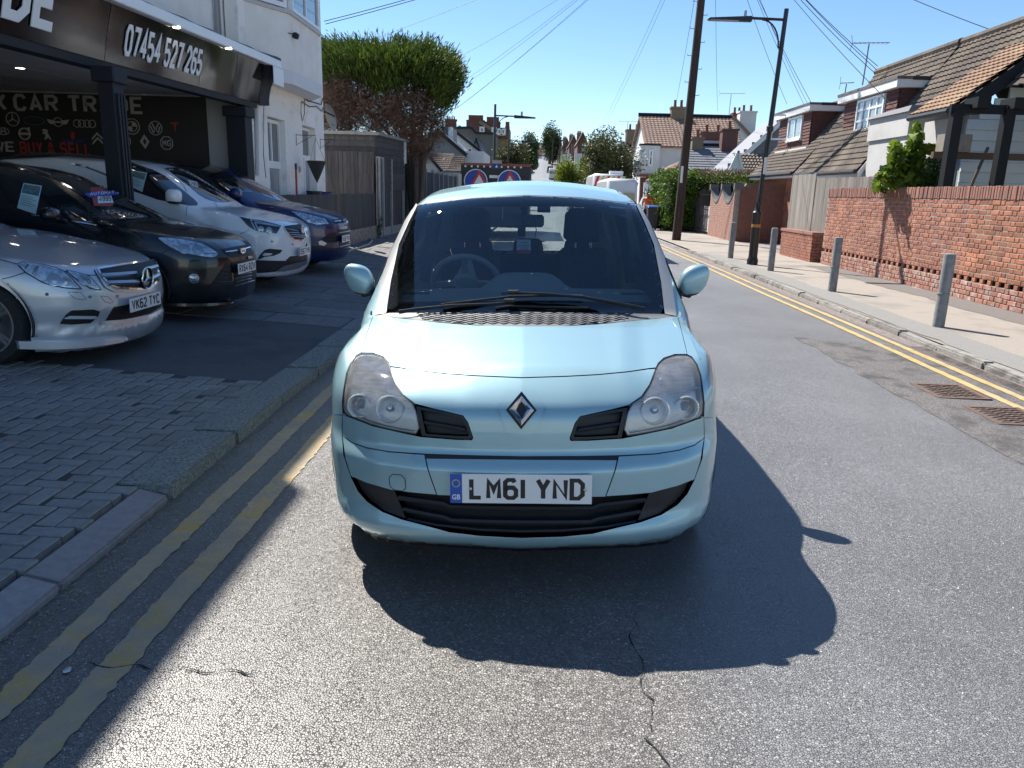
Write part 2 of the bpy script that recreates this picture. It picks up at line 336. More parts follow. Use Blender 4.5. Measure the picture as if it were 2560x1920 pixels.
# kerb-side strip of setts in the right gutter, grey repair strip on the pavement
strip('gutter_strip',4.22,4.4,-4,24,mat('gutter',(.26,.215,.2),.9,c2=(.17,.15,.14),sc=14,bump=.5,bsc=60),.003,zr,.004)
strip('pavement_repair',4.56,5.02,-4,21.5,pave_grey,.004,lambda x,y:0.,.02,.3)
strip('pavement_repair',6.35,6.98,9,18.5,mat('pavement_wallside',(.19,.17,.15),.9,c2=(.13,.12,.115),sc=60,bump=.7,bsc=110),.006,lambda x,y:0.,.035,.3)
for nm,x0,w,ya,yb,mm,jt in (('left',-1.64,.105,-3,30,yellow_w,.004),('left',-1.405,.115,-3,30,yellow_w,.004)):
    strip('yellow_line',x0,x0+w,ya,yb,mm,.004,zr,jt,.028,wob=lambda y:.004*sin(y*1.9)+.003*sin(y*6.3))
for x0,w in ((3.83,.085),(4.06,.085)):
    strip('yellow_line',x0,x0+w,-3,34,yellow,.0075,zr,.003,.1,wob=lambda y:.01*sin(y*.8))
# ------------------------------------------------------------------ kerbs (each stone a part)
def kerb_mesh(L,w,h,rnd=.02,name='kerb_stone'):
    me=bpy.data.meshes.new(name);bm=bmesh.new();bmesh.ops.create_cube(bm,size=1)
    for v in bm.verts:v.co=(v.co.x*w,v.co.y*L,v.co.z*h)
    bmesh.ops.bevel(bm,geom=bm.edges[:],offset=rnd,segments=2,affect='EDGES');bm.to_mesh(me);bm.free();return me
kr=bpy.data.objects.new('kerb',None);COL.objects.link(kr);tag(kr,kind='structure');kr.location=(4.46,10,0);WL[kr]=Vector(kr.location)
km=kerb_mesh(.9,.13,.24,.018);km.materials.append(kerb_m)
for i in range(30):
    y=-3+i*.912
    if y > 22.9:break
    inst('kerb_stone',km,kr,Matrix.Translation((4.465+random.gauss(0,.004),y,-.115+random.gauss(0,.006))) @ Matrix.Rotation(random.gauss(0,.006),4,'Z') @ Matrix.Rotation(random.gauss(0,.01),4,'X'))
bx('kerb_run',kerb_m,kr,((4.42,22.9,-.2),(4.54,60,-.045)))
kl=bpy.data.objects.new('kerb',None);COL.objects.link(kl);tag(kl,kind='structure');kl.location=(-1.9,6,0)
kd=kerb_mesh(.912,.16,.2,.012);kd.materials.append(kerb_d)
for i in range(8):
    y=3.14-.915*i
    inst('kerb_stone',kd,kl,Matrix.Translation((-1.917,y,-.118)) @ Matrix.Rotation(.22,4,'Y'))
ks=kerb_mesh(.905,.285,.22,.014);ks.materials.append(kerb_s)
for i in range(24):
    y=3.6+.455+.912*i
    inst('kerb_stone',ks,kl,Matrix.Translation((-1.965+random.gauss(0,.004),y,-.103+random.gauss(0,.004))) @ Matrix.Rotation(random.gauss(0,.008),4,'Z'))
bx('kerb_run',kerb_s,kl,((-2.1,25.5,-.2),(-1.83,60,.005)))
# ------------------------------------------------------------------ block paving in herringbone (each block a part)
pb=bpy.data.objects.new('block_paving',None);COL.objects.link(pb);tag(pb,kind='structure');pb.location=(-2.8,4,0)
a_=.1;gap=.008
def blk_mesh(L,w):
    me=bpy.data.meshes.new('block');bm=bmesh.new();bmesh.ops.create_cube(bm,size=1)
    for v in bm.verts:v.co=(v.co.x*(L-gap),v.co.y*(w-gap),v.co.z*.06)
    bmesh.ops.bevel(bm,geom=[e for e in bm.edges if all(v.co.z > 0 for v in e.verts)],offset=.006,segments=1,affect='EDGES');bm.to_mesh(me);bm.free();me.materials.append(block_m);return me
bm_h,bm_v=blk_mesh(.2,.1),blk_mesh(.1,.2)
cells=[]
for i in range(-60,90):
    for j in range(-40,40):
        for (cx,cy,me) in ((i+4*j+1,i+.5,bm_h),(i+4*j+.5,i+2,bm_v)):
            x=-4.6+cx*a_;y=.6+cy*a_
            lim=-2.105 if y > 3.62 else -1.972;hw=.1 if me is bm_h else .05;sxx=1.
            if x+hw > lim:
                if x-hw > lim-.03:continue
                sxx=(lim-(x-hw))/(2*hw);x=(x-hw+lim)/2
            if -4.75 < x and 1.35 < y < 5.75-.04*(x+2.1):cells.append((x,y,me,sxx))
cells.sort(key=lambda c:(c[0]**2+c[1]**2) if c[0] > -.78*c[1]-.15 else 99+c[0]**2)
rest=MB()
for k,(x,y,me,sxx) in enumerate(cells):
    z=fz(x)-.026+random.gauss(0,.0012)
    mw=Matrix.Translation((x,y,z)) @ Matrix.Rotation(random.gauss(0,.006),4,'X') @ Matrix.Rotation(random.gauss(0,.006),4,'Y') @ Matrix.Diagonal((sxx,1,1,1))
    if k < 295:inst('paving_block',me,pb,mw)
    else:rest.add([mw @ v.co for v in me.vertices],[tuple(p.vertices) for p in me.polygons])
if rest.v:tag(rest.build('paving_blocks',block_m,pb),kind='stuff')
tag(grid('paving_bed',[-4.9,-4.1,-3.5,-2.8,-2.1,-2.0],[1.2,3,5.8],lambda x,y:fz(x)-.004+.0025,mat('bed_sand',(.06,.058,.055),.95)),kind='structure')
# a row of edge blocks along the tarmac joint
eb=blk_mesh(.2,.1)
# ------------------------------------------------------------------ pavement slabs on the left beyond the forecourt
sp=bpy.data.objects.new('slab_pavement',None);COL.objects.link(sp);tag(sp,kind='structure');sp.location=(-3,14,0)
sm=kerb_mesh(.585,.885,.05,.006,'slab');sm.materials.append(slab_m)
for r in range(30):
    for c in range(3):
        x=-2.56-c*.9+(.3 if r % 2 else 0);y=8.6+r*.6
        if x > -2.5:x=-2.5
        inst('paving_slab',sm,sp,Matrix.Translation((x,y,fz(x)-.018+random.gauss(0,.002))) @ Matrix.Rotation(.05,4,'Y') @ Matrix.Rotation(random.gauss(0,.004),4,'X'))
# ------------------------------------------------------------------ drain gratings
iron=mat('rusty_iron',(.11,.075,.06),.8,.2,c2=(.19,.12,.09),sc=40,bump=.5,bsc=120)
void=mat('drain_void',(.012,.012,.012),.9)
for k,(x,y,lab) in enumerate(((3.55,6.45,'iron road grating farthest up the rough asphalt strip'),(3.62,5.72,'iron road grating between two others on the rough asphalt strip'),(3.66,5.0,'iron road grating lowest of three on the rough asphalt strip'))):
    t=thing('drain_grating',lab,'drain',(x,y,zr(x)),'drain gratings in the rough road strip')
    w,l=.40,.46;z=zr(x)+.012
    bx('pit',void,t,((x-w/2,y-l/2,z-.05),(x+w/2,y+l/2,z-.007)))
    f=MB()
    for s in (-1,1):f.box((x+s*w/2-.02,y-l/2-.02,z-.03),(x+s*w/2+.02,y+l/2+.02,z));f.box((x-w/2+.02,y+s*l/2-.02,z-.03),(x+w/2-.02,y+s*l/2+.02,z))
    f.build('frame',iron,t)
    for i in range(7):
        yy=y-l/2+.055+i*(l-.11)/6;q=MB()
        for s in range(8):x0=x-w/2+.02+s*(w-.04)/8;q.beam((x0,yy+(.012 if s % 2 else -.012),z-.012),(x0+(w-.04)/8,yy+(-.012 if s % 2 else .012),z-.012),.022,.02)
        q.build('bar',iron,t)
# bottle cap / washer lying by the yellow line, longitudinal seam crack
p0=az(z4(267,1300),zr(-1.45)+.004);t=thing('road_stud','small round metal survey stud pressed into road between worn yellow lines','stud',tuple(p0))
MB().lathe([(.0,.006),(.006,.006),(.014,.004),(.016,0)],p0,n=14).build('disc',silver_trim,t,smooth=True)
random.seed(11)
def crackline(pts,w=.006):
    b=MB();v=[]
    for i,(x,y) in enumerate(pts):
        ww=w*random.uniform(.35,1.2)*(0.3 if i in (0,len(pts)-1) else 1);x += random.gauss(0,.006);v += [(x-ww,y-ww,zr(x)+.0052),(x+ww,y+ww,zr(x)+.0052)]
    b.add(v,[(2*i,2*i+1,2*i+3,2*i+2) for i in range(len(pts)-1)]);tag(b.build('road_crack',mat('crack',(.012,.012,.013),.95)),kind='structure')
c0=az((1594,1640),zr(.4));crackline([(c0.x+.015*sin(i*.9),y) for i,y in enumerate(np.arange(1.0,2.6,.035))],.0022)
c1=az(z4(300,1275),zr(-1.3));c2_=az(z4(1030,1310),zr(-.6));crackline([(c1.x+(c2_.x-c1.x)*i/30,c1.y+(c2_.y-c1.y)*i/30+.012*sin(i*.8)) for i in range(31)],.0026)

# grit, grass seed and leaf scraps gathered in the gutters
def grit(name,xs,ys,n,m,zf):
    x=RNG.normal(*xs,n);y=RNG.uniform(*ys,n)*RNG.uniform(.3,1,n)**.5;P=np.stack([x,y,np.array([zf(a,b)+.005 for a,b in zip(x,y)])],1);s_=RNG.uniform(.003,.009,(n,1));a=RNG.uniform(0,2*pi,n);d=np.stack([np.cos(a),np.sin(a),0*a],1);e=np.stack([-np.sin(a),np.cos(a),0*a],1)
    V=np.stack([P-d*s_,P+e*s_*.6,P+d*s_,P-e*s_*.6,P+np.array([0,0,.004])],1).reshape(-1,3);F=[(5*i+a_,5*i+b_,5*i+4) for i in range(n) for a_,b_ in ((0,3),(3,2),(2,1),(1,0))];F=[f[::-1] for f in F]
    b=MB();b.add(V,F);tag(b.build(name,m),'loose grit and leaf scraps lying in the '+('left' if xs[0] < 0 else 'right')+' gutter','grit',kind='stuff')
grit('gutter_grit',(-1.78,.05),(1.0,14),2600,mat('grit_pale',(.34,.29,.22),.9,c2=(.2,.15,.1),sc=40),zr)
grit('gutter_grit',(4.3,.06),(4.0,24),1800,mat('grit_brown',(.4,.33,.24),.9,c2=(.24,.17,.1),sc=40),zr)

# ------------------------------------------------------------------ cars as smooth implicit bodies
def table(pts,n=500,sm=0.):
    x=np.array([p[0] for p in pts],float);y=np.array([p[1] for p in pts],float)
    X=np.linspace(x[0],x[-1],n);Y=np.interp(X,x,y)
    if sm > 0:
        k=max(1,int(sm/(X[1]-X[0])));ker=np.hanning(2*k+3)[1:-1];ker /= ker.sum()
        Yp=np.concatenate([Y[0]-(Y[1]-Y[0])*np.arange(k,0,-1),Y,Y[-1]+(Y[-1]-Y[-2])*np.arange(1,k+1)]);Y=np.convolve(Yp,ker[:2*k+1],'valid')[:n]
    s0,s1=(Y[1]-Y[0])/(X[1]-X[0]),(Y[-1]-Y[-2])/(X[-1]-X[-2])
    def f(q):
        r=np.interp(q,X,Y);r=np.where(q < X[0],Y[0]+s0*(q-X[0]),r);return np.where(q > X[-1],Y[-1]+s1*(q-X[-1]),r)
    return f
def smax(a,b,k):h=np.maximum(k-np.abs(a-b),0)/k;return np.maximum(a,b)+h*h*k*.25
def smin(a,b,k):return -smax(-a,-b,k)
class Body:
    def __init__(s,nose,bow,half,sidez,top,glass_,tumble,length,z0=.2,crown=.07,rcrown=.2,scbow=.3,kft=.06,ksd=.09,kfs=.1,kgs=.08,belt=.97,gw=.02,rear=None):
        s.yf=table(nose,sm=.03);s.bow=table(bow,sm=.05);s.half=table(half,sm=.25);s.sz=table(sidez,sm=.06);s.zt=table(top,sm=.08);s.zg=table(glass_,sm=.12)
        s.dome=0.;s.tum,s.L,s.z0,s.cr,s.rc,s.sb,s.kft,s.ksd,s.kfs,s.kgs,s.belt,s.gw=tumble,length,z0,crown,rcrown,scbow,kft,ksd,kfs,kgs,belt,gw
    def F(s,P):
        x=np.abs(P[:,0]);y=P[:,1];z=P[:,2]
        fr=s.yf(z)+s.bow(x)-y
        sd=x-(s.half(y)+s.sz(z))
        tp=z-(s.zt(y)-s.cr*x*x)
        if s.dome:xe=x-.10*(y-.2);k_=np.clip((xe-.37)/.11,0,1);tp=tp-np.clip((y-.1)/.15,0,1)*(s.dome*(1-k_*k_*(3-2*k_))+.010*np.maximum(0,1-x/.34))
        a=smax(fr,tp,s.kft);a=smax(a,sd,s.ksd);a=smax(a,y-(s.L-.08*x*x),.12);a=smax(a,s.z0-z,.04)
        g=z-(s.zg(y-s.sb*x*x)-s.rc*x*x)
        g=smax(g,x-(s.half(y)-s.gw-s.tum*np.maximum(z-s.belt,-.04)),s.kgs);g=smax(g,s.z0+.3-z,.02)
        return smin(a,g,.03)
    def N(s,P):
        e=2e-3;n=np.stack([s.F(P+np.eye(3)[i]*e)-s.F(P-np.eye(3)[i]*e) for i in range(3)],1)
        return n/np.maximum(1e-9,np.linalg.norm(n,axis=1,keepdims=True))
    def cast(s,O,D,t0,t1,n=90):
        """first entry into the body along O + t D (vectorised); falls back to the nearest miss"""
        O=np.broadcast_to(O,D.shape);ts=np.linspace(t0,t1,n);N_=len(D)
        V=np.stack([s.F(O+D*t) for t in ts],1)
        neg=V < 0;hit=neg.any(1);i=np.where(hit,neg.argmax(1),V.argmin(1));i=np.clip(i,1,n-1)
        lo=ts[i-1];hi=ts[i].copy()
        for _ in range(16):
            mid=(lo+hi)/2;v=s.F(O+D*mid[:,None]);lo=np.where(v < 0,lo,mid);hi=np.where(v < 0,mid,hi)
        t=np.where(hit,hi,ts[i]);return O+D*t[:,None],hit
    def shell(s,nl=170,nr=132,ya=.9,yb=.6,zc=.62,nf=46):
        """closed quad grid: polar rays over nose and tail, radial rays between"""
        th=np.linspace(0,2*pi,nr,endpoint=False)+pi/nr
        O=[];D=[]
        ph=np.linspace(.04,pi/2,nf)
        for p in ph:
            O.append(np.tile([0,ya,zc],(nr,1)));D.append(np.stack([sin(p)*np.cos(th),-cos(p)*np.ones(nr),sin(p)*np.sin(th)],1))
        for y in np.linspace(ya,s.L-yb,nl)[1:]:
            O.append(np.tile([0,y,zc],(nr,1)));D.append(np.stack([np.cos(th),0*th,np.sin(th)],1))
        for p in ph[::-1][1:]:
            O.append(np.tile([0,s.L-yb,zc],(nr,1)));D.append(np.stack([sin(p)*np.cos(th),cos(p)*np.ones(nr),sin(p)*np.sin(th)],1))
        rows=len(O);O=np.concatenate(O);D=np.concatenate(D)
        lo=np.zeros(len(O));hi=np.full(len(O),2.2)
        ts=np.linspace(.05,2.2,60);V=np.stack([s.F(O+D*t) for t in ts],1);pos=V > 0;i=np.clip(pos.argmax(1),1,59);lo=ts[i-1];hi=ts[i]
        for _ in range(14):
            m=(lo+hi)/2;v=s.F(O+D*m[:,None]);lo=np.where(v < 0,m,lo);hi=np.where(v < 0,hi,m)
        P=O+D*((lo+hi)/2)[:,None]
        k=np.arange(nr);q=[]
        for r in range(rows-1):q.append(np.stack([r*nr+k,(r+1)*nr+k,(r+1)*nr+(k+1) % nr,r*nr+(k+1) % nr],1))
        return P,np.concatenate(q)
def inpoly(pts,poly):
    x,y=pts[:,0],pts[:,1];c=np.zeros(len(pts),bool);n=len(poly)
    for i in range(n):
        x1,y1=poly[i];x2,y2=poly[i-1]
        if y1==y2:continue
        c ^= ((y1 > y) != (y2 > y)) & (x < (x2-x1)*(y-y1)/(y2-y1)+x1)
    return c
def resample(poly,res):
    out=[]
    for i in range(len(poly)):
        a=np.array(poly[i],float);b=np.array(poly[(i+1) % len(poly)],float);n=max(1,int(np.linalg.norm(b-a)/res))
        out += [tuple(a+(b-a)*k/n) for k in range(n)]
    return out
def smooth_poly(poly,it=1):          # Chaikin corner cutting for curved outlines
    for _ in range(it):
        q=[]
        for i in range(len(poly)):
            a=np.array(poly[i],float);b=np.array(poly[(i+1) % len(poly)],float);q += [tuple(a*.78+b*.22),tuple(a*.22+b*.78)]
        poly=q
    return poly
def edge_dist(pts,poly):
    d=np.full(len(pts),1e9)
    for i in range(len(poly)):
        a=np.array(poly[i-1],float);b=np.array(poly[i],float);ab=b-a;t=np.clip(((pts-a)@ab)/max(1e-12,ab@ab),0,1);d=np.minimum(d,np.linalg.norm(pts-a-t[:,None]*ab,axis=1))
    return d
def cdt(poly,res,holes=()):
    loops=[resample(poly,res)]+[resample(h,res) for h in holes]
    pts=[];edges=[]
    for lp in loops:
        b=len(pts);n=len(lp);pts += lp;edges += [(b+i,b+(i+1) % n) for i in range(n)]
    A=np.array(poly);x0,y0=A.min(0);x1,y1=A.max(0)
    gx,gy=np.meshgrid(np.arange(x0+res/2,x1,res),np.arange(y0+res/2,y1,res*.87));gx[1::2] += res/2
    G=np.stack([gx.ravel(),gy.ravel()],1)
    if len(G):
        ok=inpoly(G,poly) & (edge_dist(G,loops[0]) > res*.45)
        for h in holes:ok &= ~inpoly(G,h) & (edge_dist(G,h) > res*.45)
        G=G[ok];pts += [tuple(p) for p in G]
    r=delaunay_2d_cdt([Vector(p) for p in pts],edges,[],0,1e-7)
    V=np.array([tuple(v) for v in r[0]]);T=np.array([f for f in r[2] if len(f)==3])
    c=V[T].mean(1);ok=inpoly(c,poly)
    for h in holes:ok &= ~inpoly(c,h)
    T=T[ok];u=np.unique(T);m=np.full(len(V),-1);m[u]=np.arange(len(u));return V[u],m[T]
def npmesh(name,V,T,mats,parent,normals=None,mi=None,smooth=True):
    me=bpy.data.meshes.new(name);me.from_pydata(V.tolist(),[],T.tolist() if hasattr(T,'tolist') else T)
    for m_ in (mats if isinstance(mats,(list,tuple)) else [mats]):me.materials.append(m_)
    if mi is not None:me.polygons.foreach_set('material_index',np.asarray(mi,np.int32))
    if smooth:me.polygons.foreach_set('use_smooth',[True]*len(me.polygons))
    me.update()
    if normals is not None:me.normals_split_custom_set_from_vertices(normals.tolist())
    return link(name,me,None,parent)
class Car:
    def __init__(s,body,root,Mw,cast_rng=None):
        s.b=body;s.root=root;s.M=Mw;Mi=np.array(Mw.inverted());s.Mi=Mi
        s.cam=Mi[:3,:3]@CAMP+Mi[:3,3]
    def rays(s,px):return ray(px)@s.Mi[:3,:3].T
    def hit(s,px,t0=1.,t1=14.):         # photo pixel -> point on the body (car space)
        D=s.rays(px);P,s.ok=s.b.cast(s.cam,D,t0,t1,160);return P
    def side(s,pts,sgn):                 # (y,z) -> body flank
        pts=np.asarray(pts,float);n=len(pts);O=np.stack([np.full(n,1.3*sgn),pts[:,0],pts[:,1]],1);return s.b.cast(O,np.tile([-sgn,0.,0.],(n,1)),0,1.25)[0]
    def rearp(s,pts):
        pts=np.asarray(pts,float);n=len(pts);O=np.stack([pts[:,0],np.full(n,s.b.L+.4),pts[:,1]],1);return s.b.cast(O,np.tile([0.,-1.,0.],(n,1)),0,1.6)[0]
    def panel(s,name,poly,mt,parent=None,off=.003,thick=.01,res=10.,proj=None,holes=(),mirror=False,t0=1.,t1=14.):
        """patch of the body surface inside an outline, lifted by off and with a real edge of depth thick"""
        V2,T=cdt(poly,res,holes)
        P=proj(V2) if proj else s.hit(V2,t0,t1)
        if not proj and not s.ok.all():
            T=T[s.ok[T].all(1)]
            if len(T)==0:print('MISS',name);return None
            u_=np.unique(T);m_=np.full(len(V2),-1);m_[u_]=np.arange(len(u_));T=m_[T];P=P[u_]
        n=s.b.N(P);V=P+n*off
        e=np.concatenate([T[:,[0,1]],T[:,[1,2]],T[:,[2,0]]]);
        a,b_,c=V[T[:,0]],V[T[:,1]],V[T[:,2]];fn=np.cross(b_-a,c-a);flip=(fn*n[T[:,0]]).sum() < 0
        if flip:T=T[:,::-1];e=np.concatenate([T[:,[0,1]],T[:,[1,2]],T[:,[2,0]]])
        es={tuple(x) for x in e};bd=[x for x in e if (x[1],x[0]) not in es]
        F=T.tolist();N0=len(V);VV=[V];NN=[n]
        if thick:
            idx={};
            for x in bd:
                for i in x:idx.setdefault(int(i),len(idx))
            ii=np.array(list(idx));k=len(ii);VV += [V[ii],V[ii]-n[ii]*thick]
            acc=np.zeros((k,3))
            for i,j in bd:
                d=np.cross(V[j]-V[i],n[i]);acc[idx[int(i)]] += d;acc[idx[int(j)]] += d
            acc /= np.maximum(1e-9,np.linalg.norm(acc,axis=1,keepdims=True));NN += [acc,acc]
            F += [[N0+idx[int(j)],N0+idx[int(i)],N0+k+idx[int(i)],N0+k+idx[int(j)]] for i,j in bd]
            F=[f if len(f)==3 else f[::-1] for f in F]
        VV=np.concatenate(VV);NN=np.concatenate(NN)
        o=npmesh(name,VV,F,mt,parent or s.root,NN)
        if mirror:
            S=np.array([-1,1,1]);npmesh(name,VV*S,[f[::-1] for f in F],mt,parent or s.root,NN*S)
        return o
    def line(s,name,pts,mt,w=.004,off=.004,parent=None,proj=None,mirror=False,res=8.,close=False,t0=1.,t1=14.):
        """thin strip lying on the body along a pixel polyline"""
        q=resample(pts,res)
        if not close:
            k=[i for i,p in enumerate(q) if abs(p[0]-pts[-1][0])+abs(p[1]-pts[-1][1]) < 1e-6];q=q[:k[0]+1] if k else q
        q=np.array(q);P=proj(q) if proj else s.hit(q,t0,t1)
        if not proj and not close:q=q[s.ok];P=P[s.ok]
        if len(q) < 2:return None
        n=s.b.N(P);d=np.gradient(P,axis=0);d /= np.maximum(1e-9,np.linalg.norm(d,axis=1,keepdims=True))
        r=np.cross(d,n);V=np.concatenate([P+n*off-r*w/2,P+n*off+r*w/2]);m=len(q)
        F=[(i,i+1,m+i+1,m+i) for i in range(m-1)]+([(m-1,0,m,2*m-1)] if close else [])
        fa=np.array(F[:-1] or F);fn=np.cross(V[fa[:,1]]-V[fa[:,0]],V[fa[:,2]]-V[fa[:,0]])
        if (fn*n[fa[:,0] % m]).sum() < 0:F=[f[::-1] for f in F]
        o=npmesh(name,V,F,mt,parent or s.root,np.concatenate([n,n]))
        if mirror:S=np.array([-1,1,1]);npmesh(name,V*S,[f[::-1] for f in F],mt,parent or s.root,np.concatenate([n,n])*S)
        return o
    def local(s,name,mb,mt,parent=None,smooth=False,bevel=0):      # MB in car space
        o=mb.build(name,mt,None,smooth=smooth,bevel=bevel);o.parent=parent or s.root;return o
    def wheel(s,x,y,r,w,rim,mt_rim,spokes=5,name='wheel',tw=None):
        sg=1 if x > 0 else -1;e=bpy.data.objects.new(name,None);COL.objects.link(e);e.parent=s.root;e.location=(x,y,r)
        t=MB();t.lathe([(rim,-w/2),(r-.025,-w/2),(r-.004,-w/2+.03),(r,0),(r-.004,w/2-.03),(r-.025,w/2),(rim,w/2),(rim-.004,0),(rim,-w/2)],(0,0,0),(1,0,0),40);o=t.build('tyre',rubber,None,smooth=True);o.parent=e
        q=MB();q.lathe([(rim,-w/2),(rim-.012,sg*w*.5),(rim-.02,sg*w*.3),(rim-.03,-sg*w*.3),(0.01,-sg*w*.3)],(0,0,0),(1,0,0),40);o=q.build('rim',mt_rim,None,smooth=True);o.parent=e
        for k in range(spokes):
            a=2*pi*k/spokes;q=MB();d=Vector((0,cos(a),sin(a)))
            for da in (-.09,.09):
                d2=Vector((0,cos(a+da),sin(a+da)));q.beam(Vector((sg*w*.36,0,0))+d*.03,Vector((sg*w*.42,0,0))+d2*(rim-.012),.028,.022,(1,0,0))
            o=q.build('spoke',mt_rim,None);o.parent=e
        q=MB();q.lathe([(.0,sg*w*.44),(.035,sg*w*.44),(.045,sg*w*.3)],(0,0,0),(1,0,0),20);o=q.build('hub_cap',mt_rim,None,smooth=True);o.parent=e
        return e
    def plate(s,text,c,xdir,ydir,w=.52,h=.111,blue=True,parent=None,gb=True):
        """number plate standing off the bumper, with raised lettering (car space)"""
        M=frame(c,xdir,ydir);R=M.to_3x3();X,Y,Z=(R @ Vector(v) for v in ((1,0,0),(0,1,0),(0,0,1)));c=Vector(c)
        p=MB();p.slab([c+X*a+Y*b_ for a,b_ in ((-w/2,-h/2),(w/2,-h/2),(w/2,h/2),(-w/2,h/2))],Z*.006);po=s.local('number_plate',p,white_plate)
        x0=-w/2
        if blue:
            q=MB();q.slab([c+X*a+Y*b_+Z*.0062 for a,b_ in ((-w/2,-h/2),(-w/2+.044,-h/2),(-w/2+.044,h/2),(-w/2,h/2))],Z*.0008);o=s.local('blue_band',q,mat('plate_blue',(.015,.09,.42),.4),po);x0 += .044
            if gb:
                place_text('letters','GB',c+X*(-w/2+.022)-Y*.032+Z*.0075,X,Y,.03,.02,mat('plate_white_ink',(.8,.8,.8),.5),None,bold=.02,depth=.0005).parent=po
                st=MB()
                for k in range(12):
                    cc=c+X*(-w/2+.022+.0135*cos(k*pi/6))+Y*(.02+.0135*sin(k*pi/6))+Z*.0072;st.slab([cc+X*a+Y*b_ for a,b_ in ((-.002,-.002),(.002,-.002),(.002,.002),(-.002,.002))],Z*.0004)
                s.local('stars',st,mat('star_yellow',(.7,.6,.05),.5),po)
        wt=w-(x0+w/2)-.05
        place_text('lettering',text,c+X*(x0+.025+wt/2)+Z*.0062,X,Y,wt*.98,h*.73,plate_black,None,bold=.012,depth=.0008,split=True).parent=po
        return po

# ------------------------------------------------------------------ the pale blue hatchback in the road
ice=paint('ice_blue_paint',(.29,.475,.53),.38,.4,c2=(.34,.52,.57))
mroot=thing('hatchback_car','pale ice blue hatchback parked on road by left kerb, diamond badge on its nose','car',(-.013,2.66,zr(-.013)+.004))
MT=Matrix.Translation(mroot.location) @ Matrix.Rotation(rad(.3),4,'Z') @ Matrix.Rotation(rad(-1.6),4,'Y')
mroot.rotation_euler=MT.to_euler()
mb_=Body(
    nose=[(.15,.075),(.20,.05),(.235,.008),(.27,-.012),(.30,-.004),(.34,.012),(.42,.004),(.53,0.),(.562,.026),(.585,.042),(.65,.046),(.72,.056),(.76,.076),(.80,.12),(.86,.2)],
    bow=[(0,0),(.2,.008),(.4,.036),(.55,.085),(.65,.15),(.72,.22),(.77,.30),(.81,.40),(.845,.55),(.87,.8)],
    half=[(-.1,.86),(.75,.853),(1.2,.835),(2.6,.838),(3.5,.83),(4.1,.79)],
    sidez=[(.15,-.15),(.22,-.095),(.32,-.04),(.45,0),(.62,.0),(.76,-.014),(.88,-.045),(1.,-.08),(1.2,-.2)],
    top=[(-.1,.70),(0.,.735),(.08,.79),(.2,.838),(.45,.893),(.7,.935),(.85,.955),(1.,.97),(1.5,.98),(4.2,1.0)],
    glass_=[(.5,.70),(.8,.918),(.92,1.0),(1.62,1.482),(1.75,1.523),(2.0,1.562),(2.4,1.595),(2.9,1.6),(3.4,1.572),(3.72,1.52),(3.85,1.36),(4.02,.9),(4.2,.5)],
    tumble=.31,length=4.03,crown=.07,rcrown=.17,scbow=.26,belt=.97,gw=.022,kft=.055,ksd=.085,kgs=.075)
mb_.dome=.011
car=Car(mb_,mroot,MT)
p14=rad(14);vf0=np.array([0,cos(p14),-sin(p14)]);vu0=np.array([0,sin(p14),cos(p14)]);vcam=np.array([0,car.cam[1],car.cam[2]])
def vdir(q):q=np.asarray(q,float).reshape(-1,2);return vf0+np.outer(q[:,0]/FPX,[1,0,0])-np.outer((q[:,1]-CYP)/FPX,vu0)
def vproj(q):d=vdir(q);return mb_.cast(vcam,d,2.2,6.5,170)[0]
def vy(q,Y):d=vdir(q)[0];return Vector(vcam+d*((Y-vcam[1])/d[1]))
def cc_(row):return 1300+(1215-row)*20/733
def toV(z,pts):out=[z(x,y) for x,y in pts];return [(min(0.,px-cc_(r)) if z is zB else px-cc_(r),r) for px,r in out]
def bV(pts):return toV(zB,pts)
def aV(pts):return toV(zA,pts)
def sym(ch):ch=[(min(0.,u),v) for u,v in ch];ch[0]=(0.,ch[0][1]);ch[-1]=(0.,ch[-1][1]);return ch+[(-u,v) for u,v in ch[-2:0:-1]]
HL=smooth_poly(bV([(225,283),(300,285),(370,310),(405,345),(425,400),(452,480),(503,560),(585,622),(618,822),(480,802),(300,762),(180,717),(102,684),(97,600),(108,520),(125,420),(150,350),(185,300)]),1)
IN_=bV([(592,632),(700,650),(905,695),(935,735),(966,835),(956,848),(850,846),(626,830)])
BON=sym(bV([(1315,102),(1000,97),(800,85),(600,62),(450,48),(303,30),(270,120),(235,230),(221,280),(300,281),(372,306),(408,342),(420,371),(470,377),(600,397),(800,417),(1000,429),(1305,440)]))
NOS=sym(bV([(1305,446),(1000,435),(800,423),(600,403),(470,384),(424,380),(430,402),(457,480),(507,558),(589,617),(700,645),(908,691),(941,735),(973,838),(964,855),(850,853),(622,837),(480,808),(300,768),(180,723),(98,692),(92,828),(150,876),(250,911),(400,937),(640,951),(900,958),(1290,963)]))
BMS=bV([(92,836),(150,884),(250,919),(400,945),(641,961),(656,1040),(716,1219),(560,1207),(420,1192),(250,1145),(145,1102),(110,980)])
BMC=sym(bV([(1288,988),(655,986),(666,1045),(724,1222),(1284,1234)]))
OPN=sym(bV([(1284,1236),(724,1225),(560,1212),(420,1197),(250,1150),(147,1107),(190,1202),(250,1272),(350,1342),(480,1392),(600,1422),(800,1472),(1000,1492),(1284,1502)]))
LIP=sym(bV([(1284,1503),(1000,1493),(800,1473),(600,1423),(480,1393),(350,1343),(250,1273),(190,1203),(145,1108),(97,960),(89,836),(96,697),(33,694),(28,760),(40,850),(70,1060),(100,1200),(150,1330),(180,1420),(230,1470),(330,1508),(500,1533),(1000,1558),(1284,1568)]))
WS=sym(aV([(1102,153),(800,167),(505,203),(455,300),(398,425),(350,630),(328,770),(340,800),(700,797),(1092,792)]))
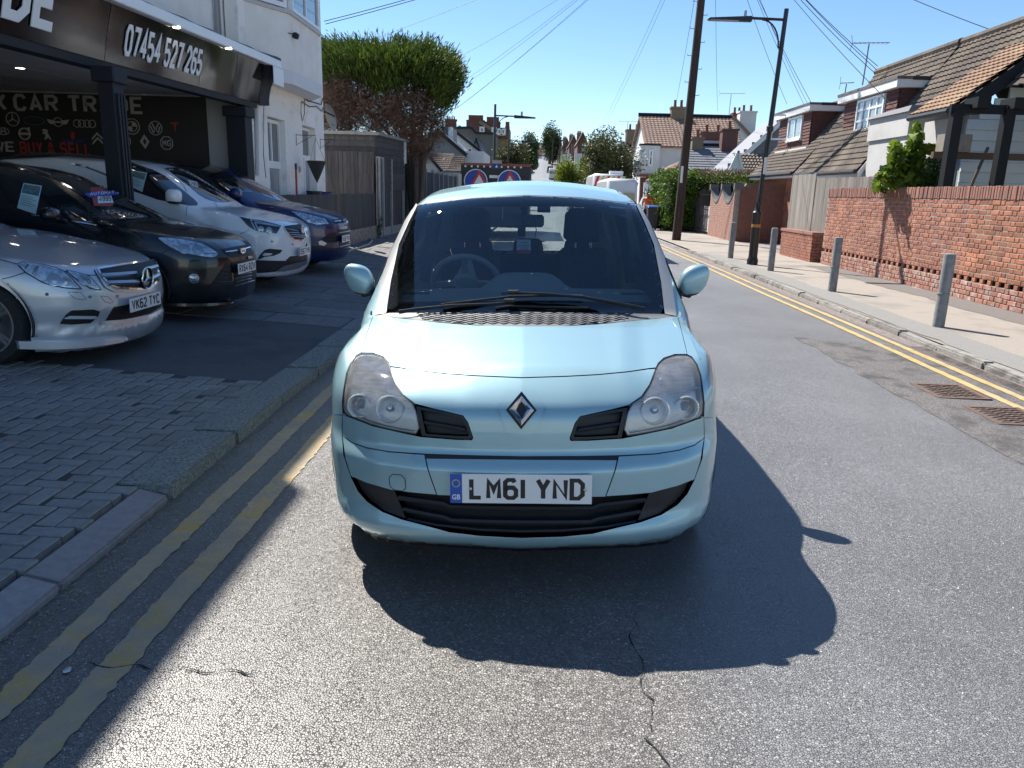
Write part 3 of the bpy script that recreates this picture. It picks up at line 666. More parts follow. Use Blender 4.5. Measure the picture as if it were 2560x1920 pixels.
WSI=sym(aV([(1102,168),(800,182),(530,216),(484,305),(428,430),(388,640),(372,735),(400,748),(700,742),(1092,736)]))
TRM=aV([(493,196),(430,295),(342,480),(288,640),(258,800),(258,818),(318,806),(326,772),(348,630),(396,425),(453,300),(502,205)])
COW=sym(aV([(1092,796),(700,801),(342,804),(322,806),(262,820),(430,836),(560,849),(740,863),(900,875),(1092,879)]))
# shell: painted flanks and roof, black behind the front panels, holes for glass, lamps and grilles
P,Q=mb_.shell()
C=P[Q].mean(1);D=C-vcam;nrm=mb_.N(C)
vv=np.stack([D[:,0],D@vu0,D@vf0],1);uv=np.stack([FPX*vv[:,0]/vv[:,2],CYP-FPX*vv[:,1]/vv[:,2]],1)
front=(nrm*D).sum(1) < 0
DV=P-vcam;uvP=np.stack([FPX*DV[:,0]/(DV@vf0),CYP-FPX*(DV@vu0)/(DV@vf0)],1)
def inV(poly):return inpoly(uv,poly) & front
def anyV(poly):return inpoly(uvP,poly)[Q].any(1) & front
FULL=sym(bV([(1315,102),(1000,97),(800,85),(600,62),(450,48),(306,34),(272,120),(238,230),(228,278),(190,303),(155,350),(130,420),(113,520),(101,600),(100,690),(94,835),(101,960),(150,1105),(195,1200),(255,1268),(350,1338),(480,1388),(600,1418),(800,1468),(1000,1488),(1284,1498)]))
mir=lambda poly:[(-u,v) for u,v in poly]
dele=inV(WS)
for pl in (HL,IN_):dele |= (anyV(pl) | anyV(mir(pl))) & (C[:,1] < .95)
dele |= anyV(OPN) & (C[:,1] < .6)
blk=(inV(FULL) | inV(COW)) & (C[:,1] < 1.3)
SW1=[(1.30,1.0),(1.42,1.10),(1.75,1.36),(1.98,1.45),(2.36,1.47),(2.36,1.02),(1.9,1.0)]
SW2=[(2.44,1.02),(2.44,1.47),(3.0,1.46),(3.26,1.42),(3.26,1.06)]
SW3=[(3.34,1.08),(3.34,1.40),(3.55,1.35),(3.62,1.14)]
RW=[(-.52,1.03),(.52,1.03),(.47,1.43),(-.47,1.43)]
yz=C[:,1:];flank=(np.abs(nrm[:,0]) > .5)
for sw in (SW1,SW2,SW3):dele |= inpoly(yz,sw) & flank & (C[:,2] > .98)
dele |= inpoly(C[:,[0,2]],RW) & (C[:,1] > 3.5)
for wy in (.80,3.375):dele |= ((C[:,1]-wy)**2+(C[:,2]-.3)**2 < .345**2) & (np.abs(C[:,0]) > .45)
blk |= (C[:,2] < .225)
keep=~dele
npmesh('body',P,Q[keep],[ice,black_plastic],mroot,mb_.N(P),blk[keep].astype(int))
R_=9.
bon=car.panel('bonnet',BON,ice,off=.006,thick=.016,res=R_,proj=vproj)
nos=car.panel('nose_panel',NOS,ice,off=.005,thick=.016,res=R_,proj=vproj)
car.panel('bumper_side',BMS,ice,off=.005,thick=.03,res=R_,proj=vproj,mirror=True)
bmc=car.panel('bumper_centre',BMC,ice,off=.005,thick=.03,res=R_,proj=vproj)
car.panel('bumper_lip',LIP,ice,off=.006,thick=.035,res=R_,proj=vproj)
WNG=bV([(299,28),(266,120),(231,230),(217,281),(184,297),(149,347),(122,418),(105,518),(94,600),(96,689),(33,689),(37,560),(55,480),(90,405),(130,325),(180,212),(226,105),(262,22)])
car.panel('front_wing',WNG,ice,off=.005,thick=.014,res=R_,proj=vproj,mirror=True)
spo=bV([(1284,1572),(1000,1562),(500,1537),(330,1512),(240,1478),(300,1530),(500,1558),(1000,1583),(1284,1594)])
car.panel('spoiler',sym(spo),black_plastic,off=.002,thick=.02,res=8,proj=vproj)
g_in=lambda o:(lambda q:(lambda p_:p_-mb_.N(p_)*o)(vproj(q)))
opb=car.panel('lower_grille',OPN,mat('grille_void',(.008,.008,.009),.7),off=-.06,thick=0,res=14,proj=vproj)
cb=bV([(150,1112),(250,1155),(418,1201),(493,1386),(350,1338),(250,1268),(192,1200)])
car.panel('blanking_panel',cb,black_plastic,off=-.012,thick=.03,res=9,proj=vproj,mirror=True,parent=opb)
for pts,w in (([(440,1262),(600,1283),(750,1302),(795,1323),(1050,1328),(1284,1329)],.02),([(470,1334),(620,1360),(760,1381),(805,1398),(1050,1404),(1284,1406)],.02),([(500,1392),(700,1432),(1000,1462),(1284,1470)],.012)):
    ch=bV(pts);ch[-1]=(0.,ch[-1][1]);full=ch+[(-u,v) for u,v in ch[-2::-1]]
    q=np.array(full);Pp=vproj(q);n=mb_.N(Pp);tb=MB();tb.tube([Vector(a) for a in Pp-n*.022],w*.55,6);car.local('grille_bar',tb,black_plastic,opb,smooth=True)
tow=smooth_poly(bV([(401,1086),(507,1091),(517,1201),(409,1189)]),1);car.line('tow_cover',tow,mat('seam_dark',(.02,.03,.035),.7),.003,.0062,proj=vproj,close=True,res=5)
# intakes beside the lamps
for sg in (-1,1):
    pl=IN_ if sg < 0 else mir(IN_)
    io=car.panel('air_intake',pl,black_plastic,off=-.028,thick=0,res=8,proj=vproj)
    inner=[(sum(p[0] for p in pl)/len(pl)+(p[0]-sum(q[0] for q in pl)/len(pl))*.86,sum(p[1] for p in pl)/len(pl)+(p[1]-sum(q[1] for q in pl)/len(pl))*.80) for p in pl]
    car.panel('intake_frame',pl,black_plastic,off=.0015,thick=.02,res=7,proj=vproj,holes=[inner],parent=io)
    for a,b_ in (((625,742),(915,790)),):
        q=np.array(resample(bV([a,b_]),6))*np.array([-sg,1]) if sg > 0 else np.array(resample(bV([a,b_]),6))
        q=q[:len(q)//2+1];Pp=vproj(q);tb=MB();tb.tube([Vector(x) for x in Pp-mb_.N(Pp)*.012],.009,6);car.local('slat',tb,black_plastic,io,smooth=True)
# headlamps
def hazy():
    M=bpy.data.materials.new('lens_hazy');M.use_nodes=True;N=M.node_tree.nodes;L=M.node_tree.links;N.remove(N['Principled BSDF'])
    tr=N.new('ShaderNodeBsdfTransparent');tr.inputs[0].default_value=(.95,.97,.98,1);df=N.new('ShaderNodeBsdfDiffuse');df.inputs[0].default_value=(.8,.8,.78,1)
    gl=N.new('ShaderNodeBsdfGlossy');gl.inputs['Roughness'].default_value=.04;fr=N.new('ShaderNodeFresnel');fr.inputs[0].default_value=1.5
    n=N.new('ShaderNodeTexNoise');n.inputs['Scale'].default_value=9;mr=N.new('ShaderNodeMapRange');mr.inputs[1].default_value=.35;mr.inputs[2].default_value=.75;mr.inputs[3].default_value=.15;mr.inputs[4].default_value=.24
    L.new(n.outputs[0],mr.inputs[0]);m1=N.new('ShaderNodeMixShader');m2=N.new('ShaderNodeMixShader')
    L.new(mr.outputs[0],m1.inputs[0]);L.new(tr.outputs[0],m1.inputs[1]);L.new(df.outputs[0],m1.inputs[2]);L.new(fr.outputs[0],m2.inputs[0]);L.new(m1.outputs[0],m2.inputs[1]);L.new(gl.outputs[0],m2.inputs[2]);L.new(m2.outputs[0],N['Material Output'].inputs[0]);return M
hz=hazy();refl=mat('lamp_reflector',(.93,.93,.93),.3,.1)
for sg in (-1,1):
    pl=HL if sg < 0 else mir(HL);S=lambda pts:[(u*(1 if sg < 0 else -1),v) for u,v in bV(pts)]
    ho=car.panel('headlight',pl,refl,off=-.022,thick=0,res=8,proj=vproj)
    ring=[(sum(p[0] for p in pl)/len(pl)+(p[0]-sum(q[0] for q in pl)/len(pl))*.945,sum(p[1] for p in pl)/len(pl)+(p[1]-sum(q[1] for q in pl)/len(pl))*.955) for p in pl]
    car.panel('lamp_rim',pl,mat('lamp_rim',(.5,.52,.54),.3,.5),off=-.004,thick=.02,res=8,proj=vproj,holes=[ring],parent=ho)
    car.panel('lens',pl,hz,off=.002,thick=0,res=8,proj=vproj,parent=ho)
    for cpt,r_o,nm in (((205,635),.05,'main_beam'),((410,655),.056,'dipped_beam')):
        c=vproj(S([cpt]))[0];c=Vector(c)+Vector((0,.026,0));q=MB()
        q.lathe([(r_o,-.022),(r_o-.004,-.026),(r_o-.009,-.02),(r_o*.72,.012),(r_o*.62,.02),(0.002,.02)],c,(0,1,0),28);car.local(nm,q,mat('lamp_bowl_white',(.9,.9,.9),.18,.5),ho,smooth=True)
        q=MB();q.lathe([(r_o*.60,.014),(r_o*.52,-.004),(r_o*.34,-.014),(.001,-.018)] if nm=='main_beam' else [(.016,.014),(.016,-.012),(.008,-.018),(.001,-.019)],c,(0,1,0),24);car.local('bulb_lens',q,glass('dark_lens',(.45,.48,.52),1.,.03) if nm=='main_beam' else chrome,ho,smooth=True)
    for k in range(7):
        f=k/6;a=(170+8*f-14*(1-f),345+175*f);b2=(352+32*f,340+185*f);q=np.array(resample(S([a,b2]),6));q=q[:len(q)//2+1];Pp=vproj(q);tb=MB();tb.tube([Vector(x) for x in Pp-mb_.N(Pp)*.012],.0045,5);car.local('indicator_rib',tb,mat('rib_white',(.75,.76,.76),.3,.3),ho,smooth=True)
    q=np.array(resample(S([(112,486),(300,520),(520,575),(600,612)]),6));q=q[:int(len(q)*.5)];Pp=vproj(q);tb=MB();tb.tube([Vector(x) for x in Pp-mb_.N(Pp)*.010],.007,6);car.local('divider',tb,mat('lamp_divider',(.6,.62,.64),.3,.4),ho,smooth=True)
    car.line('lamp_gap',pl,black_plastic,.004,.0035,proj=vproj,close=True,res=6,parent=ho)
# badge
bc=vproj([(0.,zB(0,660)[1])])[0];bn=mb_.N(bc[None])[0];X_=Vector((1,0,0));Z_=Vector(bn);Y_=Z_.cross(X_);bc=Vector(bc)
hexa_=sym(bV([(1300,520),(1232,523),(1142,640),(1196,790),(1240,826),(1284,828)]));hb=car.panel('badge_mount',hexa_,ice,off=.012,thick=.012,res=6,proj=vproj)
def rh(a,b_,h):return [bc+X_*x*a+Y_*y*b_+Z_*h for x,y in ((1,0),(0,1),(-1,0),(0,-1))]
q=MB();q.slab(rh(.056,.072,.010),Z_*.006);car.local('badge_back',q,black_plastic,hb)
q=MB()
o4,m4,i4=rh(.047,.060,.016),rh(.034,.046,.027),rh(.019,.032,.016)
q.add(o4+m4+i4,[(i,(i+1) % 4,4+(i+1) % 4,4+i) for i in range(4)]+[(4+i,4+(i+1) % 4,8+(i+1) % 4,8+i) for i in range(4)]);car.local('badge',q,chrome,hb)
# number plate
pc=vproj([(0.,1217.)])[0];po=car.plate('LM61 YND',Vector(pc)+Vector((0,-.012,0)),(1,0,0),(0,.05,1))
for sx in (-.185,.235):
    q=MB();q.lathe([(.006,0),(.006,.003),(.002,.0045),(.0005,.0045)],Vector(pc)+Vector((sx,-.018,0)),(0,-1,0),12);car.local('screw',q,silver_trim,po,smooth=True)
place_text('dealer_lettering','www.renaultretail.co.uk',Vector(pc)+Vector((.03,-.0195,-.047)),(1,0,0),(0,.05,1),.16,.009,plate_black,None,bold=0,depth=.0004).parent=po
for x0_,x1_ in ((-.19,-.06),(.12,.22)):
    q=MB();q.box((x0_,pc[1]-.0188,pc[2]-.0478),(x1_,pc[1]-.0180,pc[2]-.0462));car.local('dealer_rule',q,plate_black,po)
# glazing
wg=glass('windscreen_glass',(.92,.98,.96),1.,.0,1.62)
frit=mat('glass_frit',(.01,.011,.012),.15,coat=.6)
wso=car.panel('windscreen',WS,wg,off=.002,thick=0,res=11,proj=vproj)
car.panel('frit_border',WS,frit,off=.0,thick=0,res=10,proj=vproj,holes=[WSI],parent=wso)
car.panel('pillar_trim',TRM,mat('pillar_trim',(.33,.335,.34),.45,.2),off=.006,thick=.012,res=9,proj=vproj,mirror=True)
car.line('roof_seal',sym(aV([(1102,151),(800,165),(503,200),(503,202),(1102,153)]))[:3][::-1]+[(-u,v) for u,v in aV([(1102,151),(800,165),(503,200)])][1:],black_plastic,.014,.004,proj=vproj,res=8)
cow=car.panel('cowl',COW,mat('cowl_grey',(.13,.135,.14),.55),off=.003,thick=.01,res=9,proj=vproj)
for k in range(6):
    pts=[]
    for i in range(121):
        t=i/120;x=470+(1700-470)*t;yc=806+k*11;edge_=1-abs(2*t-1);yy=yc+4*sin(i*1.05)
        lim=836+44*(1-(2*t-1)**2)-3
        if yy < lim and edge_ > .02+k*.02:pts.append((x,yy))
    V_=aV(pts);q=np.array(V_);Pp=vproj(q);tb=MB();tb.tube([Vector(a) for a in Pp+mb_.N(Pp)*.004],.0034,5);car.local('cowl_louvre',tb,black_plastic if k % 1==0 else cow,cow,smooth=True)
dark_glass=glass('side_glass',(.55,.62,.62),1.,0.,1.52)
for sg in (-1,1):
    for sw in (SW1,SW2,SW3):
        gx=car.panel('side_window',sw,dark_glass,off=.0,thick=0,res=.05,proj=lambda q,s_=sg:car.side(q,s_))
        inn=[(np.mean([p[0] for p in sw])+(p[0]-np.mean([p[0] for p in sw]))*.93,np.mean([p[1] for p in sw])+(p[1]-np.mean([p[1] for p in sw]))*.92) for p in sw]
        out=[(np.mean([p[0] for p in sw])+(p[0]-np.mean([p[0] for p in sw]))*1.05,np.mean([p[1] for p in sw])+(p[1]-np.mean([p[1] for p in sw]))*1.05) for p in sw]
        car.panel('window_frame',out,black_plastic,off=.004,thick=.015,res=.04,proj=lambda q,s_=sg:car.side(q,s_),holes=[inn],parent=gx)
    for ln in ([(1.12,.3),(1.08,.6),(1.1,.96)],[(2.4,.3),(2.4,1.0)],[(3.05,.62),(3.2,.75),(3.3,1.05)],[(1.1,.3),(3.0,.3)]):
        car.line('door_seam',ln,black_plastic,.006,.002,proj=lambda q,s_=sg:car.side(q,s_),res=.05)
    for hy in (2.2,2.95):
        c=car.side([(hy,.86)],sg)[0];q=MB();q.tube([c+np.array([0,-.09,0]),c+np.array([sg*.01,-.06,.002]),c+np.array([sg*.01,.06,.002]),c+np.array([0,.09,0])],.008,8);car.local('door_handle',q,ice,smooth=True)
    for wy in (.80,3.375):
        car.wheel(sg*.735,wy,.302,.185,.2,alloy,6)
        th=np.linspace(-.15,pi+.15,40);arc=[(wy+.338*cos(a),.3+.338*sin(a)) for a in th if .3+.338*sin(a) > .21]
        car.line('arch_lip',arc,ice,.03,.006,proj=lambda q,s_=sg:car.side(q,s_),res=.03)
        q=MB();v=[];
        for a in th:v += [(sg*.42,wy+.352*cos(a),.3+.352*sin(a)),(sg*.79,wy+.352*cos(a),.3+.352*sin(a))]
        q.add(v,[(2*i,2*i+1,2*i+3,2*i+2) for i in range(len(th)-1)]);n0=len(q.v);q.add([(sg*.42,wy,.3)]+[(sg*.42,wy+.352*cos(a),.3+.352*sin(a)) for a in th],[(0,i,i+1) for i in range(1,len(th))]);car.local('arch_liner',q,black_plastic)
car.panel('rear_window',RW,dark_glass,off=0.,thick=0,res=.06,proj=car.rearp)
car.panel('rear_window_frame',[(x*1.07,1.23+(z-1.23)*1.1) for x,z in RW],black_plastic,off=.004,thick=.02,res=.05,proj=car.rearp,holes=[[(x*.97,1.23+(z-1.23)*.95) for x,z in RW]])
# door mirrors
for sg in (-1,1):
    c=Vector((sg*.878,1.40,1.075));me_v=[];n1,n2=18,28
    def spw(v,e):return math.copysign(abs(v)**e,v)
    for i in range(n1+1):
        a=-pi/2+pi*i/n1
        for j in range(n2):
            b2=2*pi*j/n2;x=spw(cos(a),.8)*spw(cos(b2),.75);y=spw(cos(a),.8)*spw(sin(b2),.75);z=spw(sin(a),.8)
            x *= .078*(1-.12*(z < 0)*abs(z));
            me_v.append(c+Vector((x+sg*.012*z,y*.052*(1-.35*max(0,sg*x/.078)),z*.082+.012*(sg*x/.078))))
    f=[(i*n2+j,i*n2+(j+1) % n2,(i+1)*n2+(j+1) % n2,(i+1)*n2+j) for i in range(n1) for j in range(n2)]
    q=MB();
    for fc in f:
        q.cur=1 if fc[0]//n2 < 4 else 0;q.mi.append(q.cur);q.f.append(fc)
    q.v=[tuple(v) for v in me_v];mo=car.local('door_mirror',q,[ice,black_plastic],smooth=True)
    q=MB();q.hexa([(sg*.80,1.36,1.0),(sg*.86,1.36,.985),(sg*.86,1.44,.985),(sg*.80,1.46,1.0)],[(sg*.82,1.37,1.04),(sg*.88,1.38,1.02),(sg*.88,1.43,1.02),(sg*.82,1.44,1.04)]);car.local('mirror_stalk',q,black_plastic,mo,bevel=.006)
# wipers
def wiper(pts,radii,off=.022):
    q=np.array(aV(pts));Pp=vproj(q);n=mb_.N(Pp);return [Vector(a) for a in Pp+n*off]
w1=MB();w1.tube(wiper([(632,772),(800,752),(1020,726),(1240,720),(1412,722)],0,.02),.0065,6);w1o=car.local('wiper_blade',w1,rubber,smooth=True)
w1=MB();w1.tube(wiper([(1735,812),(1690,800),(1560,770),(1400,740),(1200,724),(1030,718)],0,.035),[.012,.011,.009,.008,.006,.006],6);car.local('wiper_arm',w1,black_plastic,w1o,smooth=True)
w1=MB();w1.tube(wiper([(930,780),(1010,768),(1150,772),(1440,778)],0,.008),.005,6);w2o=car.local('wiper_blade',w1,rubber,smooth=True)
w1=MB();w1.tube(wiper([(395,830),(500,812),(690,788),(900,780),(1030,768)],0,.03),[.011,.009,.007,.006,.006],6);car.local('wiper_arm',w1,black_plastic,w2o,smooth=True)
for pt in ((1030,717),(1010,768)):
    c=wiper([pt],0,.04)[0];q=MB();q.box(c-Vector((.025,.01,.008)),c+Vector((.025,.01,.008)));car.local('wiper_joint',q,black_plastic,w1o,bevel=.003)
# ------------------------------------------------------------------ cabin
trim_d=mat('cabin_trim',(.33,.37,.36),.7,bump=.2,bsc=200);fab=mat('seat_fabric',(.06,.064,.072),.9,bump=.3,bsc=300,c2=(.085,.09,.1),sc=60)
trim_l=mat('cabin_grey',(.16,.17,.165),.7)
q=MB();q.box((-.72,.95,.30),(.72,3.8,.34));car.local('cabin_floor',q,trim_d)
V_=[];ys_=np.linspace(1.0,1.62,12);xs_=np.linspace(-.64,.64,40)
for y in ys_:
    for x in xs_:
        zt_=1.012+.012*math.sin((y-1.0)/.62*pi)-.04*max(0,y-1.45)/.17-.03*(x/.7)**2
        hump=.085*math.exp(-((x+0.0)/.20)**6)*math.exp(-((y-1.42)/.13)**4);V_.append((x,y+.05+.2*(x/.72)**2,zt_+hump))
n=len(xs_);F_=[(j*n+i,j*n+i+1,(j+1)*n+i+1,(j+1)*n+i) for j in range(len(ys_)-1) for i in range(n-1)]
q=MB();q.add(V_,F_);b0=[V_[-n+i] for i in range(n)];q.add(b0+[(x,y+.03,.5) for x,y,z in b0],[(i,i+1,n+i+1,n+i) for i in range(n-1)]);dash=car.local('dashboard',q,trim_d,smooth=True)
for sx in (-.55,-.05,.55):
    q=MB();q.tube([(sx-.07,1.2,1.03),(sx+.07,1.2,1.03)],.006,5);car.local('demister_vent',q,black_plastic,dash)
# steering wheel (right-hand drive)
c=Vector((-.34,1.70,1.03));axd=Vector((0,.82,.57)).normalized();a=Vector((1,0,0));b2=axd.cross(a)
q=MB();q.tube([c+(a*cos(t)+b2*sin(t))*.185 for t in np.linspace(0,2*pi,33)],.016,8,cap=False);sw_=car.local('steering_wheel',q,trim_d,smooth=True)
q=MB();q.lathe([(.001,-.03),(.06,-.025),(.075,0),(.06,.03),(.02,.2)],c,axd,20);car.local('wheel_hub',q,trim_d,sw_,smooth=True)
for t in (.1,pi-.1,-pi/2):
    q=MB();q.beam(c+(a*cos(t)+b2*sin(t))*.05,c+(a*cos(t)+b2*sin(t))*.18,.035,.015,axd);car.local('spoke',q,trim_d,sw_)
def cushion(pts_b,name,m,parent,bev=.03):
    q=MB();q.hexa(*pts_b);return car.local(name,q,m,parent,bevel=bev)
for sx in (-.36,.36):
    st=cushion(([(sx-.24,1.75,.42),(sx+.24,1.75,.42),(sx+.24,2.3,.40),(sx-.24,2.3,.40)],[(sx-.23,1.75,.60),(sx+.23,1.75,.60),(sx+.23,2.3,.56),(sx-.23,2.3,.56)]),'front_seat',fab,mroot,.05)
    cushion(([(sx-.23,2.18,.54),(sx+.23,2.18,.54),(sx+.23,2.32,.54),(sx-.23,2.32,.54)],[(sx-.19,2.34,1.18),(sx+.19,2.34,1.18),(sx+.17,2.45,1.17),(sx-.17,2.45,1.17)]),'backrest',fab,st,.05)
    cushion(([(sx-.135,2.34,1.21),(sx+.135,2.34,1.21),(sx+.125,2.46,1.21),(sx-.125,2.46,1.21)],[(sx-.12,2.37,1.425),(sx+.12,2.37,1.425),(sx+.11,2.46,1.425),(sx-.11,2.46,1.425)]),'headrest',fab,st,.035)
    for dx in (-.05,.05):
        q=MB();q.tube([(sx+dx,2.40,1.15),(sx+dx,2.40,1.24)],.006,6);car.local('headrest_post',q,chrome,st)
rs=cushion(([(-.62,2.95,.45),(.62,2.95,.45),(.62,3.15,.45),(-.62,3.15,.45)],[(-.6,3.12,1.06),(.6,3.12,1.06),(.6,3.24,1.06),(-.6,3.24,1.06)]),'rear_bench',fab,mroot,.05)
for sx in (-.38,0,.38):cushion(([(sx-.12,3.13,1.08),(sx+.12,3.13,1.08),(sx+.12,3.21,1.08),(sx-.12,3.21,1.08)],[(sx-.1,3.15,1.19),(sx+.1,3.15,1.19),(sx+.1,3.21,1.19),(sx-.1,3.21,1.19)]),'headrest',fab,rs,.025)
# inner roof lining and inner door cards, so the cabin is shut in
hd=mat('headlining',(.3,.31,.3),.9)
q=MB();v=[];ysr=np.linspace(1.72,3.6,14);xsr=np.linspace(-.56,.56,14)
for y in ysr:
    for x in xsr:v.append((x,y,float(mb_.zg(np.array([y-.26*x*x]))[0])-.17*x*x-.045))
n=len(xsr);q.add(v,[(j*n+i,j*n+i+1,(j+1)*n+i+1,(j+1)*n+i) for j in range(13) for i in range(13)]);car.local('headlining',q,hd,smooth=True)
for sg in (-1,1):
    q=MB();q.add([(sg*.74,1.1,.34),(sg*.74,3.7,.34),(sg*.765,3.7,.98),(sg*.765,1.1,.95)],[(0,1,2,3)]);car.local('door_card',q,trim_d)
    q=MB();q.beam((sg*.68,2.42,.95),(sg*.60,2.47,1.48),.09,.035);car.local('centre_pillar',q,trim_l)
# rear-view mirror, sensor, camera, hanging tag and sticker
m0=vy(aV([(975,290)])[0],1.70);m1=vy(aV([(1200,290)])[0],1.70)
hgt=(vy(aV([(1085,255)])[0],1.7)-vy(aV([(1085,325)])[0],1.7)).length
q=MB();q.box((m0.x,1.69,m0.z-hgt/2),(m1.x,1.725,m0.z+hgt/2));rm=car.local('interior_mirror',q,trim_l,bevel=.012)
t0_=vy(aV([(1090,190)])[0],1.66);q=MB();q.tube([t0_,vy(aV([(1092,245)])[0],1.64),vy(aV([(1088,290)])[0],1.68)],[.022,.016,.012],8);car.local('mirror_stem',q,trim_l,rm,smooth=True)
q=MB();q.lathe([(.001,-.012),(.022,-.01),(.026,.004),(.02,.012)],vy(aV([(1090,207)])[0],1.62),(0,-1,0),18);car.local('rain_sensor',q,black_gloss,rm,smooth=True)
dcm=vy(aV([(1165,224)])[0],1.66);q=MB();q.tube([dcm,vy(aV([(1236,226)])[0],1.66)],.018,12);dc=thing('dash_camera','small black tube dash camera behind the windscreen of the pale blue hatchback','camera',(0,0,0));dc.location=MT @ dcm
Rm=MT.to_3x3().to_4x4()
def place_in(o,base):o.matrix_local=Matrix.Translation(-Vector(base))@MT;return o
o=q.build('camera_body',black_plastic,None,smooth=True);o.parent=dc;o.matrix_local=Matrix.Translation(-dc.location)@MT
q=MB();q.box(vy(aV([(1168,178)])[0],1.65),vy(aV([(1222,196)])[0],1.68));q.tube([vy(aV([(1195,190)])[0],1.66),vy(aV([(1200,220)])[0],1.66)],.006,6);o=q.build('camera_mount',black_plastic,None);o.parent=dc;o.matrix_local=Matrix.Translation(-dc.location)@MT
q=MB();q.tube([vy(aV([p_])[0],1.66) for p_ in ((1128,250),(1150,290),(1156,340),(1145,390),(1200,405))],.003,5);o=q.build('camera_cable',black_plastic,None);o.parent=dc;o.matrix_local=Matrix.Translation(-dc.location)@MT
tg0,tg1=vy(aV([(1048,393)])[0],1.60),vy(aV([(1123,470)])[0],1.60)
tg=thing('hanging_tag','white card tag with red foot hanging below the interior mirror','tag',tuple(MT @ Vector(((tg0.x+tg1.x)/2,1.6,tg1.z))))
def tagbox(nm,a,b_,m):
    q=MB();q.box(a,b_);o=q.build(nm,m,None);o.parent=tg;o.matrix_local=Matrix.Translation(-tg.location)@MT
zt2=tg1.z+(tg0.z-tg1.z)*.25
tagbox('card',(tg0.x,1.6,zt2),(tg1.x,1.603,tg0.z),mat('tag_white',(.75,.75,.74),.6));tagbox('red_foot',(tg0.x,1.6,tg1.z),(tg1.x,1.603,zt2),mat('tag_red',(.65,.08,.06),.6))
for i,(l,w) in enumerate(((.2,.5),(.42,.8),(.58,.6),(.72,.7))):
    zz=tg0.z-(tg0.z-tg1.z)*l;xm=(tg0.x+tg1.x)/2;hw=(tg1.x-tg0.x)/2*w;tagbox('print_line',(xm-hw,1.5992,zz-.003),(xm+hw,1.5998,zz),mat('tag_ink',(.12,.13,.2),.6))
tagbox('string',((tg0.x+tg1.x)/2-.0008,1.6,tg0.z),((tg0.x+tg1.x)/2+.0008,1.6015,m0.z),black_plastic)
stk=[(u,v) for u,v in aV([(1557,183),(1640,190),(1652,220),(1566,212)])];car.panel('tax_sticker',stk,mat('sticker',(.62,.72,.66),.6),off=-.004,thick=.001,res=8,proj=vproj,parent=wso)

# ------------------------------------------------------------------ the four cars for sale on the forecourt
tint=mat('tinted_window',(.012,.014,.016),.04,coat=1.,spec=.6)
void_m=mat('grille_dark',(.006,.006,.007),.55)
paper=mat('price_sheet',(.42,.58,.60),.6);paper_d=mat('sheet_photo',(.05,.09,.10),.5,c2=(.14,.22,.22),sc=30)
ink=mat('sheet_ink',(.12,.2,.24),.6)
bulb_m=mat('lamp_lens',(.5,.53,.56),.12,.6)
lampm=mat('lamp_bowl',(.8,.84,.9),.18,.5,c2=(.42,.45,.5),sc=22,lo=.42,hi=.58,bump=.3,bsc=30)
def fcar(name,label,body,xn,yc,mt,wheels,side=-1):
    r=thing(name,label,'car',(xn,yc,fz(xn)),'cars for sale on the forecourt');M=Matrix.Translation(r.location) @ Matrix.Rotation(pi/2,4,'Z') @ Matrix.Rotation(.05,4,'X');r.rotation_euler=M.to_euler();c=Car(body,r,M)
    P,Q=body.shell(110,96,nf=34);C=P[Q].mean(1);dele=np.zeros(len(Q),bool)
    for wy,rr,w,rim,sp in wheels:dele |= ((C[:,1]-wy)**2+(C[:,2]-rr)**2 < (rr*1.13)**2) & (np.abs(C[:,0]) > .45)
    npmesh('body',P,Q[~dele],[mt],r,body.N(P))
    for wy,rr,w,rim,sp in wheels:
        for sg in (-1,1):
            hw=float(body.half(np.array([wy]))[0])
            c.wheel(sg*(hw-w/2-.03),wy,rr,w,rim,alloy,sp)
            th=np.linspace(-.2,pi+.2,36);arc=[(wy+rr*1.115*cos(a),rr+rr*1.115*sin(a)) for a in th if rr+rr*1.115*sin(a) > body.z0+.02]
            if sg==side:c.line('arch_lip',arc,mt,.035,.006,proj=lambda q,s_=sg:c.side(q,s_),res=.04)
            q=MB();v=[]
            for a in th:v += [(sg*.4,wy+rr*1.15*cos(a),rr+rr*1.15*sin(a)),(sg*(hw-.03),wy+rr*1.15*cos(a),rr+rr*1.15*sin(a))]
            q.add(v,[(2*i,2*i+1,2*i+3,2*i+2) for i in range(len(th)-1)]);q.add([(sg*.4,wy,rr)]+[(sg*.4,wy+rr*1.15*cos(a),rr+rr*1.15*sin(a)) for a in th],[(0,i,i+1) for i in range(1,len(th))]);c.local('arch_liner',q,black_plastic)
    return c
T=dict(t0=3.,t1=19.)
def pan(c,name,z,pts,m,sm=0,**k):
    p=[z(x,y) for x,y in pts];p=smooth_poly(p,sm) if sm else p;kw=dict(off=.004,thick=.008,res=6.);kw.update(T);kw.update(k);return c.panel(name,p,m,**kw)
def lin(c,name,z,pts,m,w=.005,**k):
    kw=dict(off=.003,res=5.);kw.update(T);kw.update(k);return c.line(name,[z(x,y) for x,y in pts],m,w,**kw)
def bulb(c,z,pt,r,parent,m=None,name='projector'):
    p=Vector(c.hit(np.array([z(*pt)]),3,19)[0]);q=MB();q.lathe([(r,.0),(r,.008),(r*.86,.01),(r*.8,.003),(r*.6,.004),(r*.35,.009),(.0005,.011)],p,tuple(c.b.N(np.array(p)[None])[0]),22);return c.local(name,q,m or bulb_m,parent,smooth=True)
def bars(c,z,segs,w,m,parent,name='grille_bar',off=.012):
    for a,b_ in segs:
        q=np.array(resample([z(*a),z(*b_)],4));q=q[:len(q)//2+1];P=c.hit(q,3,19);t=MB();t.tube([Vector(x) for x in P+c.b.N(P)*off],w/2,6);c.local(name,t,m,parent,smooth=True)
